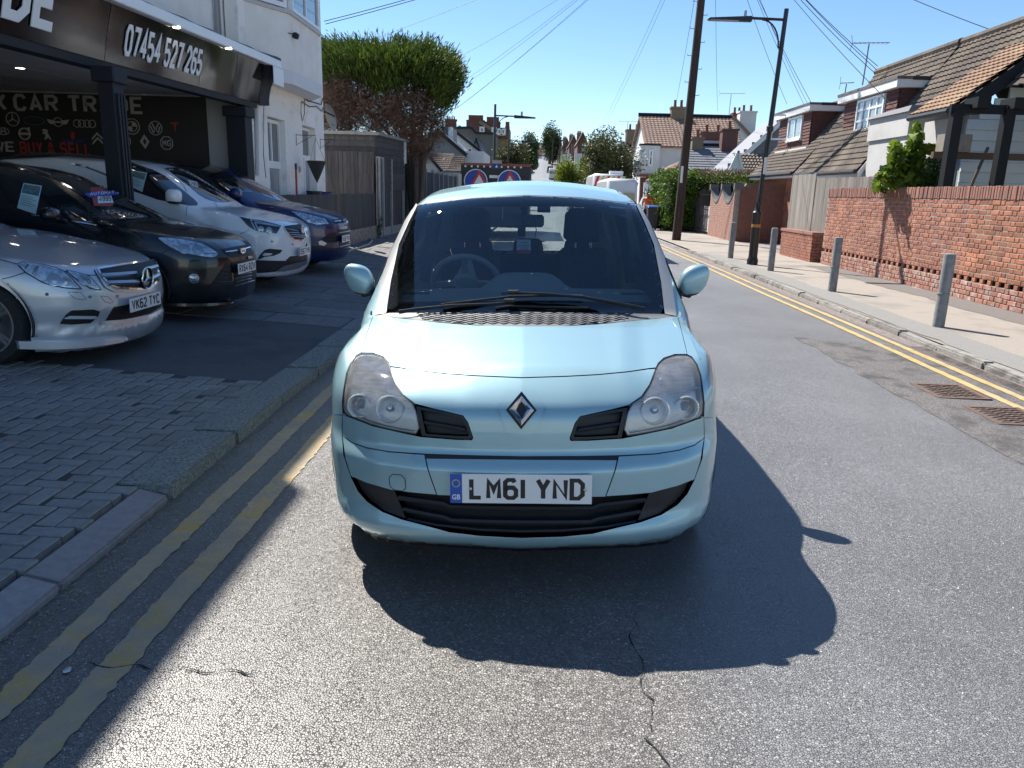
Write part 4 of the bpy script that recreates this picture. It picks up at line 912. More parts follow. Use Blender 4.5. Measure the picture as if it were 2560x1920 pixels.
def fplate(c,z,pt,text,w=.52,blue=False,**k):
    p=c.hit(np.array([z(*pt)]),3,19)[0];n=c.b.N(p[None])[0];n=np.array([0,-1,0]) if abs(n[1]) > .3 else n
    return c.plate(text,Vector(p)+Vector((0,-.022,0)),(1,0,0),(0,.04,1),w=w,blue=blue,gb=False)
def sheet_on(c,z,quad,parent=None):      # printed sales sheet behind a side window
    o=pan(c,'price_sheet',z,quad,paper,off=.006,thick=.001,parent=parent)
    A,B,C_,D_=[np.array(q,float) for q in quad]
    f=lambda u,v:tuple((A*(1-u)+B*u)*(1-v)+(D_*(1-u)+C_*u)*v)
    pan(c,'photo',z,[f(.05,.04),f(.95,.04),f(.95,.38),f(.05,.38)],paper_d,off=.008,thick=0,parent=o)
    for i in range(5):lin(c,'print_line',z,[f(.1,.48+i*.08),f(.7+.2*(i % 2),.48+i*.08)],ink,.006,off=.009,parent=o)
    return o
def fmirror(c,at_,size,m,under=black_plastic,sg=-1):
    cx=Vector(at_);n1,n2=12,20;sp_=lambda v,e:math.copysign(abs(v)**e,v);V=[]
    for i in range(n1+1):
        a=-pi/2+pi*i/n1
        for j in range(n2):
            b2=2*pi*j/n2;V.append(cx+Vector((sp_(cos(a),.7)*sp_(cos(b2),.7)*size[0],sp_(cos(a),.7)*sp_(sin(b2),.7)*size[1],sp_(sin(a),.7)*size[2])))
    q=MB();q.v=[tuple(v) for v in V]
    for i in range(n1):
        for j in range(n2):q.f.append((i*n2+j,i*n2+(j+1) % n2,(i+1)*n2+(j+1) % n2,(i+1)*n2+j));q.mi.append(1 if i < 4 else 0)
    o=c.local('door_mirror',q,[m,under],smooth=True)
    hw=float(c.b.half(np.array([cx.y]))[0])
    q=MB();q.beam((sg*(hw-.12),cx.y+.03,cx.z-size[2]*1.1),(cx.x+.02,cx.y+.02,cx.z-size[2]*.6),.07,.035);c.local('mirror_stalk',q,under,o,bevel=.008)
    return o
def splitter(c,m,xa,xb,za,zb):        # blade along the bottom of the bumper, following the nose in plan
    xs=np.linspace(xa,xb,26);t=(xs-xa)/(xb-xa);Y=c.b.bow(np.abs(xs))+float(c.b.yf(np.array([.25]))[0]);q=MB();v=[]
    for x,y,k in zip(xs,Y,t):
        o_=.03*min(1,6*(1-k));w_=x-.03*(1-k)**3;v += [(x*.94,y+.12,za),(w_,y-o_,za+.02),(w_,y-o_+.006,zb-(zb-za)*.5*k**3),(x*.96,y+.12,zb)]
    q.add(v,[(4*i+a,4*i+(a+1) % 4,4*i+4+(a+1) % 4,4*i+4+a) for i in range(25) for a in range(4)]+[(0,1,2,3),(103,102,101,100)]);me=c.local('splitter',q,m,smooth=True);bm=bmesh.new();bm.from_mesh(me.data);bmesh.ops.recalc_face_normals(bm,faces=bm.faces[:]);bm.to_mesh(me.data);bm.free();return me
# --- silver coupe
slv=paint('silver_paint',(.50,.53,.58),.45,.33,c2=(.57,.6,.65))
b1=Body(nose=[(.08,.12),(.13,.05),(.2,.012),(.27,.0),(.33,.02),(.45,.0),(.58,.01),(.66,.035),(.72,.08),(.78,.16)],
    bow=[(0,0),(.2,.015),(.4,.06),(.55,.12),(.68,.21),(.77,.33),(.84,.5),(.88,.75)],half=[(-.1,.90),(.8,.893),(2.5,.885),(4.2,.87),(4.7,.8)],
    sidez=[(.15,-.06),(.3,-.01),(.5,0),(.65,0),(.8,-.03),(.92,-.07),(1.1,-.2)],
    top=[(-.1,.60),(.02,.68),(.1,.74),(.3,.79),(.7,.86),(1.1,.915),(1.4,.945),(1.8,.95),(4.7,.96)],
    glass_=[(.9,.66),(1.3,.90),(1.45,.98),(2.25,1.315),(2.5,1.365),(2.9,1.375),(3.4,1.32),(4.1,1.0),(4.6,.7)],tumble=.5,length=4.7,z0=.11,crown=.06,rcrown=.15,scbow=.3,belt=.94,gw=.03,kft=.05,ksd=.1)
c1=fcar('coupe_car','silver coupe with star badge grille, nearest the paved blocks on the forecourt',b1,-3.33,6.46,slv,[(.83,.325,.235,.235,5),(3.59,.325,.235,.235,5)])
h=pan(c1,'headlight',zm,[(185,680),(250,660),(420,680),(600,725),(680,765),(760,840),(862,945),(700,930),(560,905),(450,870),(350,810),(270,765)],lampm,1,off=.003)
pan(c1,'lens',zm,[(195,680),(250,665),(420,685),(600,730),(680,770),(760,845),(850,938),(700,925),(560,900),(450,865),(350,805),(270,760)],lens_clear,1,off=.016,parent=h,thick=0)
bulb(c1,zm,(575,850),.05,h);bulb(c1,zm,(705,865),.035,h);bars(c1,zm,[((300,690),(270,740)),((400,710),(350,800))],.015,silver_trim,h,'lamp_fin',.006)
lin(c1,'lamp_gap',zm,[(185,682),(250,658),(420,678),(600,722),(685,762),(765,838),(868,948),(700,936),(560,911),(450,876),(350,815),(270,770)],black_plastic,.009,close=True,parent=h)
h=pan(c1,'headlight',zm,[(705,750),(800,770),(940,810),(1000,870),(1072,957),(960,937),(880,892),(800,830)],lampm,1);bulb(c1,zm,(900,860),.045,h);pan(c1,'lens',zm,[(712,755),(800,775),(938,815),(1000,875),(1062,950),(960,932),(880,888),(800,828)],lens_clear,1,off=.016,parent=h,thick=0)
lin(c1,'lamp_gap',zm,[(700,748),(800,767),(942,806),(1005,868),(1078,960),(960,941),(878,896),(798,833)],black_plastic,.008,close=True,parent=h)
pan(c1,'grille_surround',zm,[(1000,745),(1030,735),(1300,690),(1650,638),(1685,760),(1690,860),(1570,985),(1400,985),(1200,975),(1110,930),(1040,820)],slv,0,off=.010,thick=.012)
gr=pan(c1,'grille',zm,[(1040,752),(1300,708),(1635,658),(1660,760),(1665,850),(1560,938),(1400,938),(1235,928),(1165,900),(1065,812)],void_m,0,off=.013,thick=.0)
lin(c1,'chrome_frame',zm,[(1037,745),(1300,701),(1640,651),(1666,760),(1671,850),(1562,946),(1400,946),(1232,936),(1160,906),(1060,812)],chrome,.016,off=.02,close=True,parent=gr)
bars(c1,zm,[((1060,815),(1430,790)),((1540,750),(1650,715)),((1130,885),(1450,875)),((1575,850),(1665,800))],.045,silver_trim,gr,off=.014)
p=Vector(c1.hit(np.array([zm(1507,825)]),3,19)[0])+Vector((0,-.045,0));q=MB();q.lathe([(.088,0),(.088,-.004),(.0005,-.004)],p,(0,-1,0),28);bd=c1.local('badge',q,black_gloss,gr,smooth=True)
q=MB();q.tube([p+Vector((cos(t)*.09,-.006,sin(t)*.09)) for t in np.linspace(0,2*pi,33)],.007,6,cap=False);c1.local('badge_ring',q,chrome,bd,smooth=True)
for k in range(3):
    t=pi/2+k*2*pi/3;d=Vector((cos(t),0,sin(t)));e=Vector((-sin(t),0,cos(t)));q=MB();o0=p+Vector((0,-.006,0));q.add([o0+d*.086,o0+e*.018-d*.0,o0-d*.02,o0-e*.018,o0+Vector((0,-.014,0))],[(0,1,4),(1,2,4),(2,3,4),(3,0,4)]);c1.local('star_arm',q,chrome,bd)
fplate(c1,zm,(1520,1078),'VK62 TYC')
lg=pan(c1,'lower_grille',zm,[(1110,1298),(1210,1140),(1330,1118),(1740,1020),(1765,1095),(1590,1210),(1400,1258)],void_m,off=.004)
fr_=pan(c1,'fog_recess',zm,[(635,1315),(700,1220),(760,1175),(1000,1165),(1062,1185),(1040,1240),(960,1310),(760,1325)],void_m,off=.004)
pan(c1,'running_lamp',zm,[(680,1252),(740,1228),(1000,1230),(1040,1245),(990,1262),(690,1262)],mat('drl',(.6,.66,.75),.2,.3),off=.012,parent=fr_)
splitter(c1,slv,-.85,-.28,.14,.22)
lin(c1,'lip_edge',zm,[(1060,1305),(1300,1295),(1590,1240),(1760,1150),(1840,1085)],slv,.03,off=.014)
for z_,pts in ((zm,[(0,635),(90,655),(180,680)]),(zm,[(22,842),(150,810),(275,768)]),(zm,[(690,760),(860,792),(960,800),(1030,800)])):lin(c1,'body_seam',z_,pts,black_plastic,.006,off=.002)
for pt in ((500,1003),(955,1030),(1243,1024)):bulb(c1,zm,pt,.012,c1.root,silver_trim,'parking_sensor')
lin(c1,'washer_cover',zm,[(722,978),(860,985),(918,1050),(900,1062),(800,1052)],black_plastic,.003,close=True)
lin(c1,'tow_cover',zm,[(1068,1020),(1150,1030),(1205,1085),(1170,1098),(1110,1080)],black_plastic,.003,close=True)
pan(c1,'windscreen',zm,[(-260,-60),(0,62),(120,140),(330,225),(352,248),(150,252),(-260,268)],tint,off=.003,t0=2.5)
lin(c1,'pillar_edge',zm,[(-150,-40),(0,28),(200,118),(440,236)],slv,.035,off=.006)
# --- dark estate
drk=paint('dark_green_paint',(.004,.007,.010),.0,.25,coat=.55)
b2=Body(nose=[(.12,.14),(.18,.06),(.25,.015),(.4,.0),(.58,.0),(.68,.02),(.75,.06),(.82,.14),(.9,.25)],
    bow=[(0,0),(.2,.012),(.4,.05),(.55,.11),(.67,.20),(.76,.32),(.83,.48),(.88,.75)],half=[(-.1,.92),(.8,.908),(2.5,.905),(4.2,.88),(4.6,.8)],
    sidez=[(.15,-.06),(.3,-.01),(.5,0),(.7,0),(.85,-.03),(.98,-.07),(1.2,-.2)],
    top=[(-.1,.66),(.03,.76),(.12,.815),(.3,.865),(.6,.925),(.95,.98),(1.2,1.0),(4.6,1.03)],
    glass_=[(.5,.64),(.95,.955),(1.1,1.03),(2.05,1.405),(2.3,1.45),(2.8,1.475),(3.6,1.46),(4.25,1.40),(4.45,1.15),(4.6,.7)],tumble=.40,length=4.56,z0=.16,crown=.06,rcrown=.12,scbow=.3,belt=1.0,gw=.02)
c2=fcar('estate_car','very dark estate car with automatic and price stickers behind its windscreen',b2,-3.28,8.69,drk,[(.88,.32,.215,.21,5),(3.53,.32,.215,.21,5)])
pan(c2,'windscreen',zf2,[(645,270),(900,250),(1130,255),(1365,280),(1560,395),(1800,540),(2050,685),(2195,760),(1900,772),(1650,800),(1505,812),(1380,750),(1240,665),(1000,490),(790,345)],tint,off=.003)
pan(c2,'side_window',zf2,[(-60,120),(300,185),(560,272),(800,440),(1050,625),(1240,785),(1375,903),(1110,848),(920,818),(400,735),(-60,640)],tint,off=.003)
lin(c2,'chrome_strip',zf2,[(400,740),(700,788),(920,824),(1110,856),(1392,912)],chrome,.012,off=.008)
for pts,nm in (([(-40,95),(120,118),(280,160),(480,205),(630,262)],'roof_rail'),([(900,122),(1050,150),(1200,205),(1360,272)],'roof_rail')):
    q=np.array(resample([zf2(*p) for p in pts],5));q=q[:int(len(q)*.52)];P=c2.hit(q,3,19);t=MB();t.tube([Vector(x) for x in P+c2.b.N(P)*.022],.013,7);c2.local(nm,t,silver_trim,smooth=True)
sheet_on(c2,zf2,[(295,345),(525,380),(455,735),(220,655)])
bnd=pan(c2,'sun_strip',zf2,[(1048,478),(1260,448),(1490,440),(1565,488),(1340,505),(1130,528)],mat('strip_blue',(.02,.04,.35),.5),off=.006,thick=.001)
def text_on(c,z,s,p0,p1,hpx,m,parent,name='lettering',off=.008):
    polys,W_=strokes(s,2.6);P0=np.array(z(*p0));P1=np.array(z(*p1));up=np.array([0,-hpx]);V=[];F=[]
    for pl in polys:b_=len(V);V += [P0+(P1-P0)*(x/W_)+up*(y/16) for x,y in pl];F.append(tuple(range(b_,b_+4)))
    P=c.hit(np.array(V),3,19);P=P+c.b.N(P)*off;return tag(npmesh(name,P,F,m,parent,smooth=False),kind='stuff')
wht=mat('sticker_white',(.7,.74,.76),.6)
text_on(c2,zf2,'AUTOMATIC',(1130,505),(1500,475),7.5,wht,bnd)
pr=pan(c2,'price_card',zf2,[(1130,400),(1330,385),(1430,590),(1410,635),(1180,630)],mat('card_red',(.32,.05,.05),.6),off=.0045,thick=.001);pan(c2,'price_label',zf2,[(1225,512),(1395,500),(1425,592),(1232,600)],wht,off=.006,thick=0,parent=pr)
text_on(c2,zf2,'4995',(1245,580),(1395,570),13,plate_black,pr)
h=pan(c2,'headlight',zf3,[(370,370),(560,380),(820,410),(1000,450),(1160,490),(1290,560),(1425,650),(1350,715),(1170,700),(960,665),(800,630),(700,590),(550,510),(440,430)],lampm,1)
bulb(c2,zf3,(830,570),.055,h);bulb(c2,zf3,(1060,590),.055,h);bars(c2,zf3,[((650,490),(780,600)),((1170,650),(1400,640))],.012,chrome,h,'lamp_fin',.008)
pan(c2,'lens',zf3,[(380,374),(560,384),(820,414),(1000,454),(1160,494),(1290,564),(1415,650),(1345,710),(1170,695),(960,660),(800,625),(700,586),(550,507),(446,430)],lens_clear,1,off=.018,thick=0,parent=h)
gr=pan(c2,'grille',zf3,[(1472,575),(1740,525),(1945,490),(2005,590),(2030,660),(1990,690),(1650,720),(1590,690)],void_m)
bars(c2,zf3,[((1530,630),(1725,605)),((1860,578),(1950,548))],.022,chrome,gr,off=.012)
p=Vector(c2.hit(np.array([zf3(1805,595)]),3,19)[0])+Vector((0,-.02,0));q=MB();V=[p+Vector((cos(t)*.075,-.012 if k else 0,sin(t)*.032)) for k in (0,1) for t in np.linspace(0,2*pi,24,endpoint=False)];q.add(V,[(i,(i+1) % 24,24+(i+1) % 24,24+i) for i in range(24)]+[tuple(range(24,48))]);bd=c2.local('badge',q,chrome,gr,smooth=False)
place_text('script','Ford',p+Vector((0,-.0135,0)),(1,0,0),(0,0,1),.09,.03,mat('badge_blue',(.02,.06,.3),.3),None,bold=0,depth=.001).parent=bd
lg=pan(c2,'lower_grille',zf3,[(1640,800),(1800,768),(2045,722),(2052,880),(2030,1075),(1715,1160),(1690,1000)],void_m)
bars(c2,zf3,[((1690,1040),(1980,975)),((1700,1090),(1980,1025)),((1710,1140),(1980,1075)),((1700,1215),(2030,1110))],.012,black_gloss,lg,off=.008)
fplate(c2,zf3,(1880,878),'RX64 RZN')
cg=pan(c2,'corner_grille',zf3,[(1300,1180),(1430,1000),(1555,815),(1620,850),(1655,1000),(1655,1180)],void_m)
bars(c2,zf3,[((1480,940),(1630,930)),((1430,1010),(1640,1000)),((1380,1080),(1650,1070)),((1330,1150),(1650,1140))],.014,black_gloss,cg,off=.004)
fg=pan(c2,'fog_recess',zf3,[(850,1090),(880,1030),(990,1005),(1060,1030),(1160,1110),(1100,1150),(1000,1160),(900,1140)],black_plastic,1);bulb(c2,zf3,(1000,1080),.05,fg,None,'fog_lamp')
splitter(c2,drk,-.86,-.3,.15,.2)
lin(c2,'body_seam',zf3,[(140,110),(350,160),(560,240),(830,300),(1150,440),(1390,580)],black_plastic,.005);lin(c2,'body_seam',zf3,[(370,700),(500,610),(600,560)],black_plastic,.005);lin(c2,'door_seam',zf2,[(1110,850),(1120,700),(1090,640)],black_plastic,.006)
fmirror(c2,(-1.0,1.62,1.02),(.11,.07,.07),drk)
# --- white crossover
whp=paint('white_paint',(.72,.73,.75),.0,.35)
b3=Body(nose=[(.15,.2),(.24,.09),(.32,.03),(.45,.0),(.62,.0),(.78,.015),(.86,.04),(.93,.1),(1.,.2)],
    bow=[(0,0),(.2,.012),(.4,.05),(.55,.11),(.66,.20),(.75,.33),(.81,.48),(.87,.75)],half=[(-.1,.90),(.8,.893),(2.5,.89),(3.9,.87),(4.3,.8)],
    sidez=[(.15,-.06),(.35,-.01),(.5,0),(.8,0),(.95,-.03),(1.08,-.07),(1.3,-.2)],
    top=[(-.1,.80),(.03,.885),(.12,.93),(.3,.985),(.6,1.04),(.95,1.09),(1.2,1.1),(4.3,1.14)],
    glass_=[(.4,.70),(.85,1.03),(1.0,1.115),(1.75,1.52),(2.0,1.585),(2.4,1.615),(3.1,1.61),(3.8,1.53),(4.05,1.3),(4.25,.9)],tumble=.36,length=4.28,z0=.22,crown=.06,rcrown=.12,scbow=.3,belt=1.1,gw=.02)
c3=fcar('crossover_car','white crossover car with black rounded grille and sales sheet in its side window',b3,-3.28,10.95,whp,[(.85,.345,.215,.225,5),(3.40,.345,.215,.225,5)])
pan(c3,'windscreen',zk4,[(765,345),(1050,340),(1250,350),(1330,370),(1600,525),(1900,725),(2125,880),(2085,918),(1980,913),(1800,942),(1640,927),(1480,877),(1350,797),(1200,667),(1050,557),(900,440)],tint,off=.003)
pan(c3,'side_window',zk4,[(-90,255),(120,272),(350,312),(560,372),(760,472),(950,622),(1130,762),(1290,892),(1345,960),(1330,995),(1200,990),(1020,960),(640,890),(390,800),(-90,640)],tint,off=.003)
lin(c3,'roof_seam',zk4,[(300,205),(470,228),(700,312),(950,510),(1100,650),(1150,760)],black_plastic,.007)
lin(c3,'door_seam',zk4,[(1160,992),(1150,1090),(1138,1170)],black_plastic,.006)
lin(c3,'body_seam',zk4,[(1640,945),(1680,1020),(1780,1090),(1950,1140),(2080,1185)],black_plastic,.006)
lin(c3,'body_seam',zg5,[(470,610),(540,580),(600,548)],black_plastic,.005)
for sx in (-.62,.62):
    zt=lambda y:float(b3.zg(np.array([y-.3*sx*sx]))[0])-.12*sx*sx;t=MB();t.tube([(sx,y,zt(y)+.015+(.028 if 2.15 < y < 3.7 else 0)) for y in np.linspace(1.95,3.9,16)],.02,7);c3.local('roof_rail',t,black_plastic,smooth=True)
sheet_on(c3,zk4,[(220,390),(468,435),(390,765),(150,650)])
pr=pan(c3,'price_label',zk4,[(1160,560),(1330,590),(1345,690),(1220,660)],wht,off=.006,thick=.001);text_on(c3,zk4,'6295',(1180,640),(1330,672),9,plate_black,pr)
h=pan(c3,'headlight',zg5,[(460,360),(600,390),(800,420),(1065,490),(1000,602),(850,592),(680,557),(580,490)],black_gloss,0,res=4.)
bulb(c3,zg5,(770,540),.04,h);bulb(c3,zg5,(890,560),.045,h);bars(c3,zg5,[((615,405),(690,550)),((620,405),(1040,505)),((680,445),(730,545)),((680,445),(1000,500))],.018,mat('drl',(.6,.66,.75),.2,.3),h,'light_guide',.006)
pan(c3,'lens',zg5,[(468,366),(600,395),(800,425),(1055,494),(995,597),(850,587),(680,552),(582,488)],lens_clear,off=.016,thick=0,parent=h,res=4.)
gr=pan(c3,'grille',zg5,[(1100,500),(1180,488),(1340,468),(1385,540),(1420,650),(1375,695),(1260,692),(1180,620),(1120,550)],void_m,0,res=4.)
lin(c3,'chrome_frame',zg5,[(1098,498),(1180,484),(1342,464),(1390,540),(1426,655),(1375,702),(1255,698),(1175,624),(1115,552)],chrome,.014,off=.01,close=True,parent=gr,res=4.)
bars(c3,zg5,[((1105,535),(1310,570)),((1160,590),(1400,600)),((1190,620),(1410,635)),((1220,650),(1410,660))],.014,silver_trim,gr,off=.008)
p=Vector(c3.hit(np.array([zg5(1342,545)]),3,19)[0])+Vector((0,-.03,0));q=MB();q.lathe([(.062,0),(.062,.012),(.05,.016),(.046,.01),(.0005,.01)],p,(0,-1,0),26);bd=c3.local('badge',q,chrome,gr,smooth=True)
q=MB();q.add([p+Vector((x*.001,-.017,z*.001)) for x,z in ((-38,12),(-10,30),(30,28),(10,16),(34,6),(4,-4),(14,-34),(-10,-30),(-18,-6))],[tuple(range(9))]);c3.local('griffin_emblem',q,silver_trim,bd)
fg=pan(c3,'fog_recess',zg5,[(715,985),(760,910),(830,840),(900,825),(1082,842),(1050,890),(950,930),(820,945),(770,970)],void_m,0,res=4.);pan(c3,'fog_lamp',zg5,[(790,912),(830,885),(940,895),(900,922),(805,928)],mat('drl',(.6,.66,.75),.2,.3),off=.01,parent=fg,res=4.)
pan(c3,'lower_bumper',zg5,[(690,990),(900,998),(1130,1002),(1190,938),(1440,905),(1445,985),(1250,1050),(1000,1155),(850,1172),(700,1180)],black_plastic,off=.004,res=5.)
pan(c3,'skid_plate',zg5,[(980,1152),(1100,1072),(1440,985),(1432,1050),(1300,1112),(1100,1150)],silver_trim,off=.012,thick=.015,res=5.)
fplate(c3,zg5,(1380,855),'DS67 VYR',blue=True)
for pt in ((930,720),(1228,760)):bulb(c3,zg5,pt,.012,c3.root,silver_trim,'parking_sensor')
fmirror(c3,(-1.0,1.42,1.20),(.115,.085,.095),whp)
# --- blue crossover
blu=paint('deep_blue_paint',(.004,.014,.085),.2,.3,coat=.7)
b4=Body(nose=[(.15,.2),(.24,.09),(.32,.03),(.45,.0),(.62,.0),(.78,.015),(.86,.04),(.93,.1),(1.,.2)],
    bow=[(0,0),(.2,.012),(.4,.05),(.55,.11),(.67,.20),(.77,.33),(.84,.48),(.9,.75)],half=[(-.1,.93),(.8,.92),(2.5,.915),(4.0,.89),(4.5,.82)],
    sidez=[(.15,-.06),(.35,-.01),(.5,0),(.8,0),(.97,-.03),(1.1,-.07),(1.3,-.2)],
    top=[(-.1,.80),(.03,.895),(.12,.945),(.3,1.0),(.6,1.06),(1.0,1.12),(1.2,1.13),(4.5,1.16)],
    glass_=[(.5,.72),(.95,1.06),(1.1,1.145),(1.95,1.555),(2.2,1.615),(2.6,1.645),(3.4,1.63),(4.0,1.55),(4.3,1.3),(4.5,.9)],tumble=.36,length=4.52,z0=.22,crown=.06,rcrown=.12,scbow=.3,belt=1.13,gw=.02)
c4=fcar('crossover_car','deep blue crossover car parked in front of the white painted house',b4,-3.28,13.4,blu,[(.90,.35,.22,.225,5),(3.59,.35,.22,.225,5)])
pan(c4,'windscreen',z2,[(1412,108),(1480,104),(1545,108),(1690,195),(1830,288),(1735,303),(1630,275),(1500,180)],tint,0,off=.003,res=5.)
pan(c4,'side_window',z2,[(1000,40),(1200,62),(1330,95),(1400,130),(1480,190),(1560,250),(1480,250),(1300,230),(1000,200)],tint,off=.003)
h=pan(c4,'headlight',zg5,[(1215,280),(1400,310),(1620,370),(1700,390),(1757,465),(1580,472),(1450,440),(1340,370)],lampm,0,res=4.);bulb(c4,zg5,(1460,400),.045,h);bulb(c4,zg5,(1580,420),.045,h)
pan(c4,'lens',zg5,[(1222,284),(1400,314),(1620,374),(1698,394),(1748,461),(1580,467),(1450,436),(1344,370)],lens_clear,off=.018,thick=0,parent=h,res=4.)
gr=pan(c4,'grille',zg5,[(1812,405),(1990,382),(2015,440),(1865,462)],void_m,res=4.);bars(c4,zg5,[((1825,433),(1925,425))],.025,chrome,gr,off=.01)
p=Vector(c4.hit(np.array([zg5(1970,420)]),3,19)[0])+Vector((0,-.02,0));q=MB();V=[p+Vector((cos(t)*.085,-.012 if k else 0,sin(t)*.036)) for k in (0,1) for t in np.linspace(0,2*pi,24,endpoint=False)];q.add(V,[(i,(i+1) % 24,24+(i+1) % 24,24+i) for i in range(24)]+[tuple(range(24,48))]);bd=c4.local('badge',q,chrome,gr)
place_text('script','Ford',p+Vector((0,-.0135,0)),(1,0,0),(0,0,1),.1,.034,mat('badge_blue',(.02,.06,.3),.3),None,bold=0,depth=.001).parent=bd
lg=pan(c4,'lower_grille',zg5,[(1885,540),(1960,545),(2065,520),(2075,700),(2060,790),(1912,830),(1905,700)],void_m,res=4.)
bars(c4,zg5,[((1890,600),(2065,565)),((1910,800),(2060,760))],.02,silver_trim,lg,off=.008)
fplate(c4,zg5,(1988,672),'MJ61 VYA')
cg=pan(c4,'corner_grille',zg5,[(1640,690),(1780,595),(1870,585),(1882,735),(1740,738)],void_m,res=4.);pan(c4,'fog_lamp',zg5,[(1605,722),(1650,705),(1728,747),(1690,780),(1615,768)],silver_trim,off=.01,parent=cg,res=4.)
bars(c4,zg5,[((1700,660),(1875,640)),((1670,690),(1875,680))],.014,black_plastic,cg,off=.006)
pan(c4,'lower_bumper',zg5,[(1440,770),(1700,800),(1900,830),(1900,862),(1700,850),(1450,850)],black_plastic,off=.006,res=5.)
lin(c4,'body_seam',zg5,[(1080,250),(1300,260),(1600,330),(1790,400)],black_plastic,.005)
fmirror(c4,(-1.02,1.55,1.22),(.115,.085,.09),blu)
q=None

# ------------------------------------------------------------------ left side: car showroom under its canopy
def win(parent,o,ux,n,w,h,cols=1,rows=(1.,),fr=.06,depth=.06,fm=None,pm=None,name='window',curtain=None):
    """framed window: o lower left corner on the wall, ux along it, n outwards; frame is a part, each pane a sub-part"""
    o=Vector(o);ux=Vector(ux).normalized();n=Vector(n).normalized();uz=Vector((0,0,1));fm=fm or white_pvc;pm=pm or pane_m
    P=lambda a,b,d=0.:o+ux*a+uz*b+n*d
    def bar(m,a0,b0,a1,b1,d0=-.03,d1=depth):m.slab([P(a0,b0,d0),P(a1,b0,d0),P(a1,b1,d0),P(a0,b1,d0)],n*(d1-d0))
    m=MB();bar(m,0,0,w,fr);bar(m,0,h-fr,w,h);bar(m,0,fr,fr,h-fr);bar(m,w-fr,fr,w,h-fr)
    zs_=[0.];tot=sum(rows)
    for r in rows:zs_.append(zs_[-1]+r/tot*h)
    for z in zs_[1:-1]:bar(m,fr,z-fr*.4,w-fr,z+fr*.4,-.03,depth*.8)
    for i in range(1,cols):
        x=w*i/cols;bar(m,x-fr*.4,fr,x+fr*.4,h-fr,-.03,depth*.85)
    f=m.build(name,fm,parent);f['kind']='part' if False else f.get('kind','') or ''
    if f['kind']=='':del f['kind']
    for i in range(cols):
        for j in range(len(rows)):
            a0,a1=(fr if i==0 else w*i/cols+fr*.4),(w-fr if i==cols-1 else w*(i+1)/cols-fr*.4)
            b0,b1=(fr if j==0 else zs_[j]+fr*.4),(h-fr if j==len(rows)-1 else zs_[j+1]-fr*.4)
            q=MB();q.slab([P(a0,b0,depth*.3),P(a1,b0,depth*.3),P(a1,b1,depth*.3),P(a0,b1,depth*.3)],n*.006);g=q.build('pane',pm,None);g.parent=f
            g.location=-worg(f) if False else (0,0,0)
            if parent is not None:g.location=-worg(parent)
    return f
white_pvc=mat('white_pvc',(.82,.83,.84),.35);pane_m=mat('window_pane',(.02,.025,.03),.03,coat=1.,spec=.7)
pane_sky=mat('window_pane_bright',(.10,.12,.14),.03,coat=1.,spec=.8)
net=mat('net_curtain',(.33,.34,.36),.5,c2=(.22,.23,.25),sc=6,stretch=(8,8,.3),coat=.8)
render_w=mat('painted_render',(.84,.82,.79),.9,c2=(.74,.71,.67),sc=2.2,det=9,bump=.25,bsc=40)
brick_w=mat('painted_brick',(.86,.84,.81),.9,c2=(.62,.57,.52),sc=3.2,det=9,lo=.55,hi=.8,bump=.3,bsc=50)
fascia_m=mat('gloss_fascia',(.006,.006,.007),.1,coat=.0,spec=.4,bump=.05,bsc=2.2)
sign_w=mat('sign_white',(.8,.8,.82),.5);dim_w=mat('board_print',(.34,.33,.33),.6);sign_r=mat('board_red',(.35,.03,.03),.6);board_m=mat('sign_board',(.012,.012,.016),.5)
charcoal=mat('charcoal_paint',(.013,.016,.023),.6,bump=.15,bsc=80,spec=.3);felt=mat('roof_felt',(.09,.085,.08),.95,c2=(.16,.15,.14),sc=12,bump=.5,bsc=60)
lamp_on=mat('downlight',(1,.93,.8),.5,emit=7.)
sb=thing('showroom','open fronted car showroom with black gloss fascia and dark fluted columns','building',(-6,8,fz(-6)))
FX=-4.95
fb=lambda y:2.69+.016*y;ft=lambda y:3.30+.016*y+(.006*(y-9))
edges_y=[2.0,5.2,9.35,11.9,13.15,14.38]
for a,b in zip(edges_y[:-1],edges_y[1:]):
    m=MB();g_=.006;n=7;v=[]
    for i in range(n):
        y=a+g_+(b-a-2*g_)*i/(n-1);wv=.005*sin(y*3.1)+.003*sin(y*7.7+1)
        for k in range(4):t=k/3;v.append((FX-.10+.13*t+wv*sin(pi*t)+.02*t*t,y,fb(y)+(ft(y)-fb(y))*t))
    m.add(v,[(i*4+k,(i+1)*4+k,(i+1)*4+k+1,i*4+k+1) for i in range(n-1) for k in range(3)]);m.build('fascia_panel',fascia_m,sb,smooth=True)
m=MB();m.hexa([(FX-.32,2,fb(2)-.09),(FX-.13,2,fb(2)-.09),(FX-.13,14.4,fb(14.4)-.09),(FX-.32,14.4,fb(14.4)-.09)],[(FX-.32,2,fb(2)+.05),(FX-.115,2,fb(2)-.002),(FX-.115,14.4,fb(14.4)-.002),(FX-.32,14.4,fb(14.4)+.05)]);m.build('lintel_beam',charcoal,sb)
m=MB();m.hexa([(FX-.45,2,ft(2)),(FX+.16,2,ft(2)),(FX+.16,15.0,ft(15)),(FX-.45,15.0,ft(15))],[(FX-.45,2,ft(2)+.13),(FX+.16,2,ft(2)+.13),(FX+.16,15.0,ft(15)+.14),(FX-.45,15.0,ft(15)+.14)]);m.build('gutter_board',white_pvc,sb,bevel=.012)
m=MB();v=[];n=40
for i in range(n+1):
    y=2+13.0*i/n;w_=random.uniform(0,.05);v += [(FX+.10,y,ft(y)+.15),(FX-.05,y,ft(y)+.19+w_),(FX-.75,y,ft(y)+.44+random.uniform(-.02,.03))]
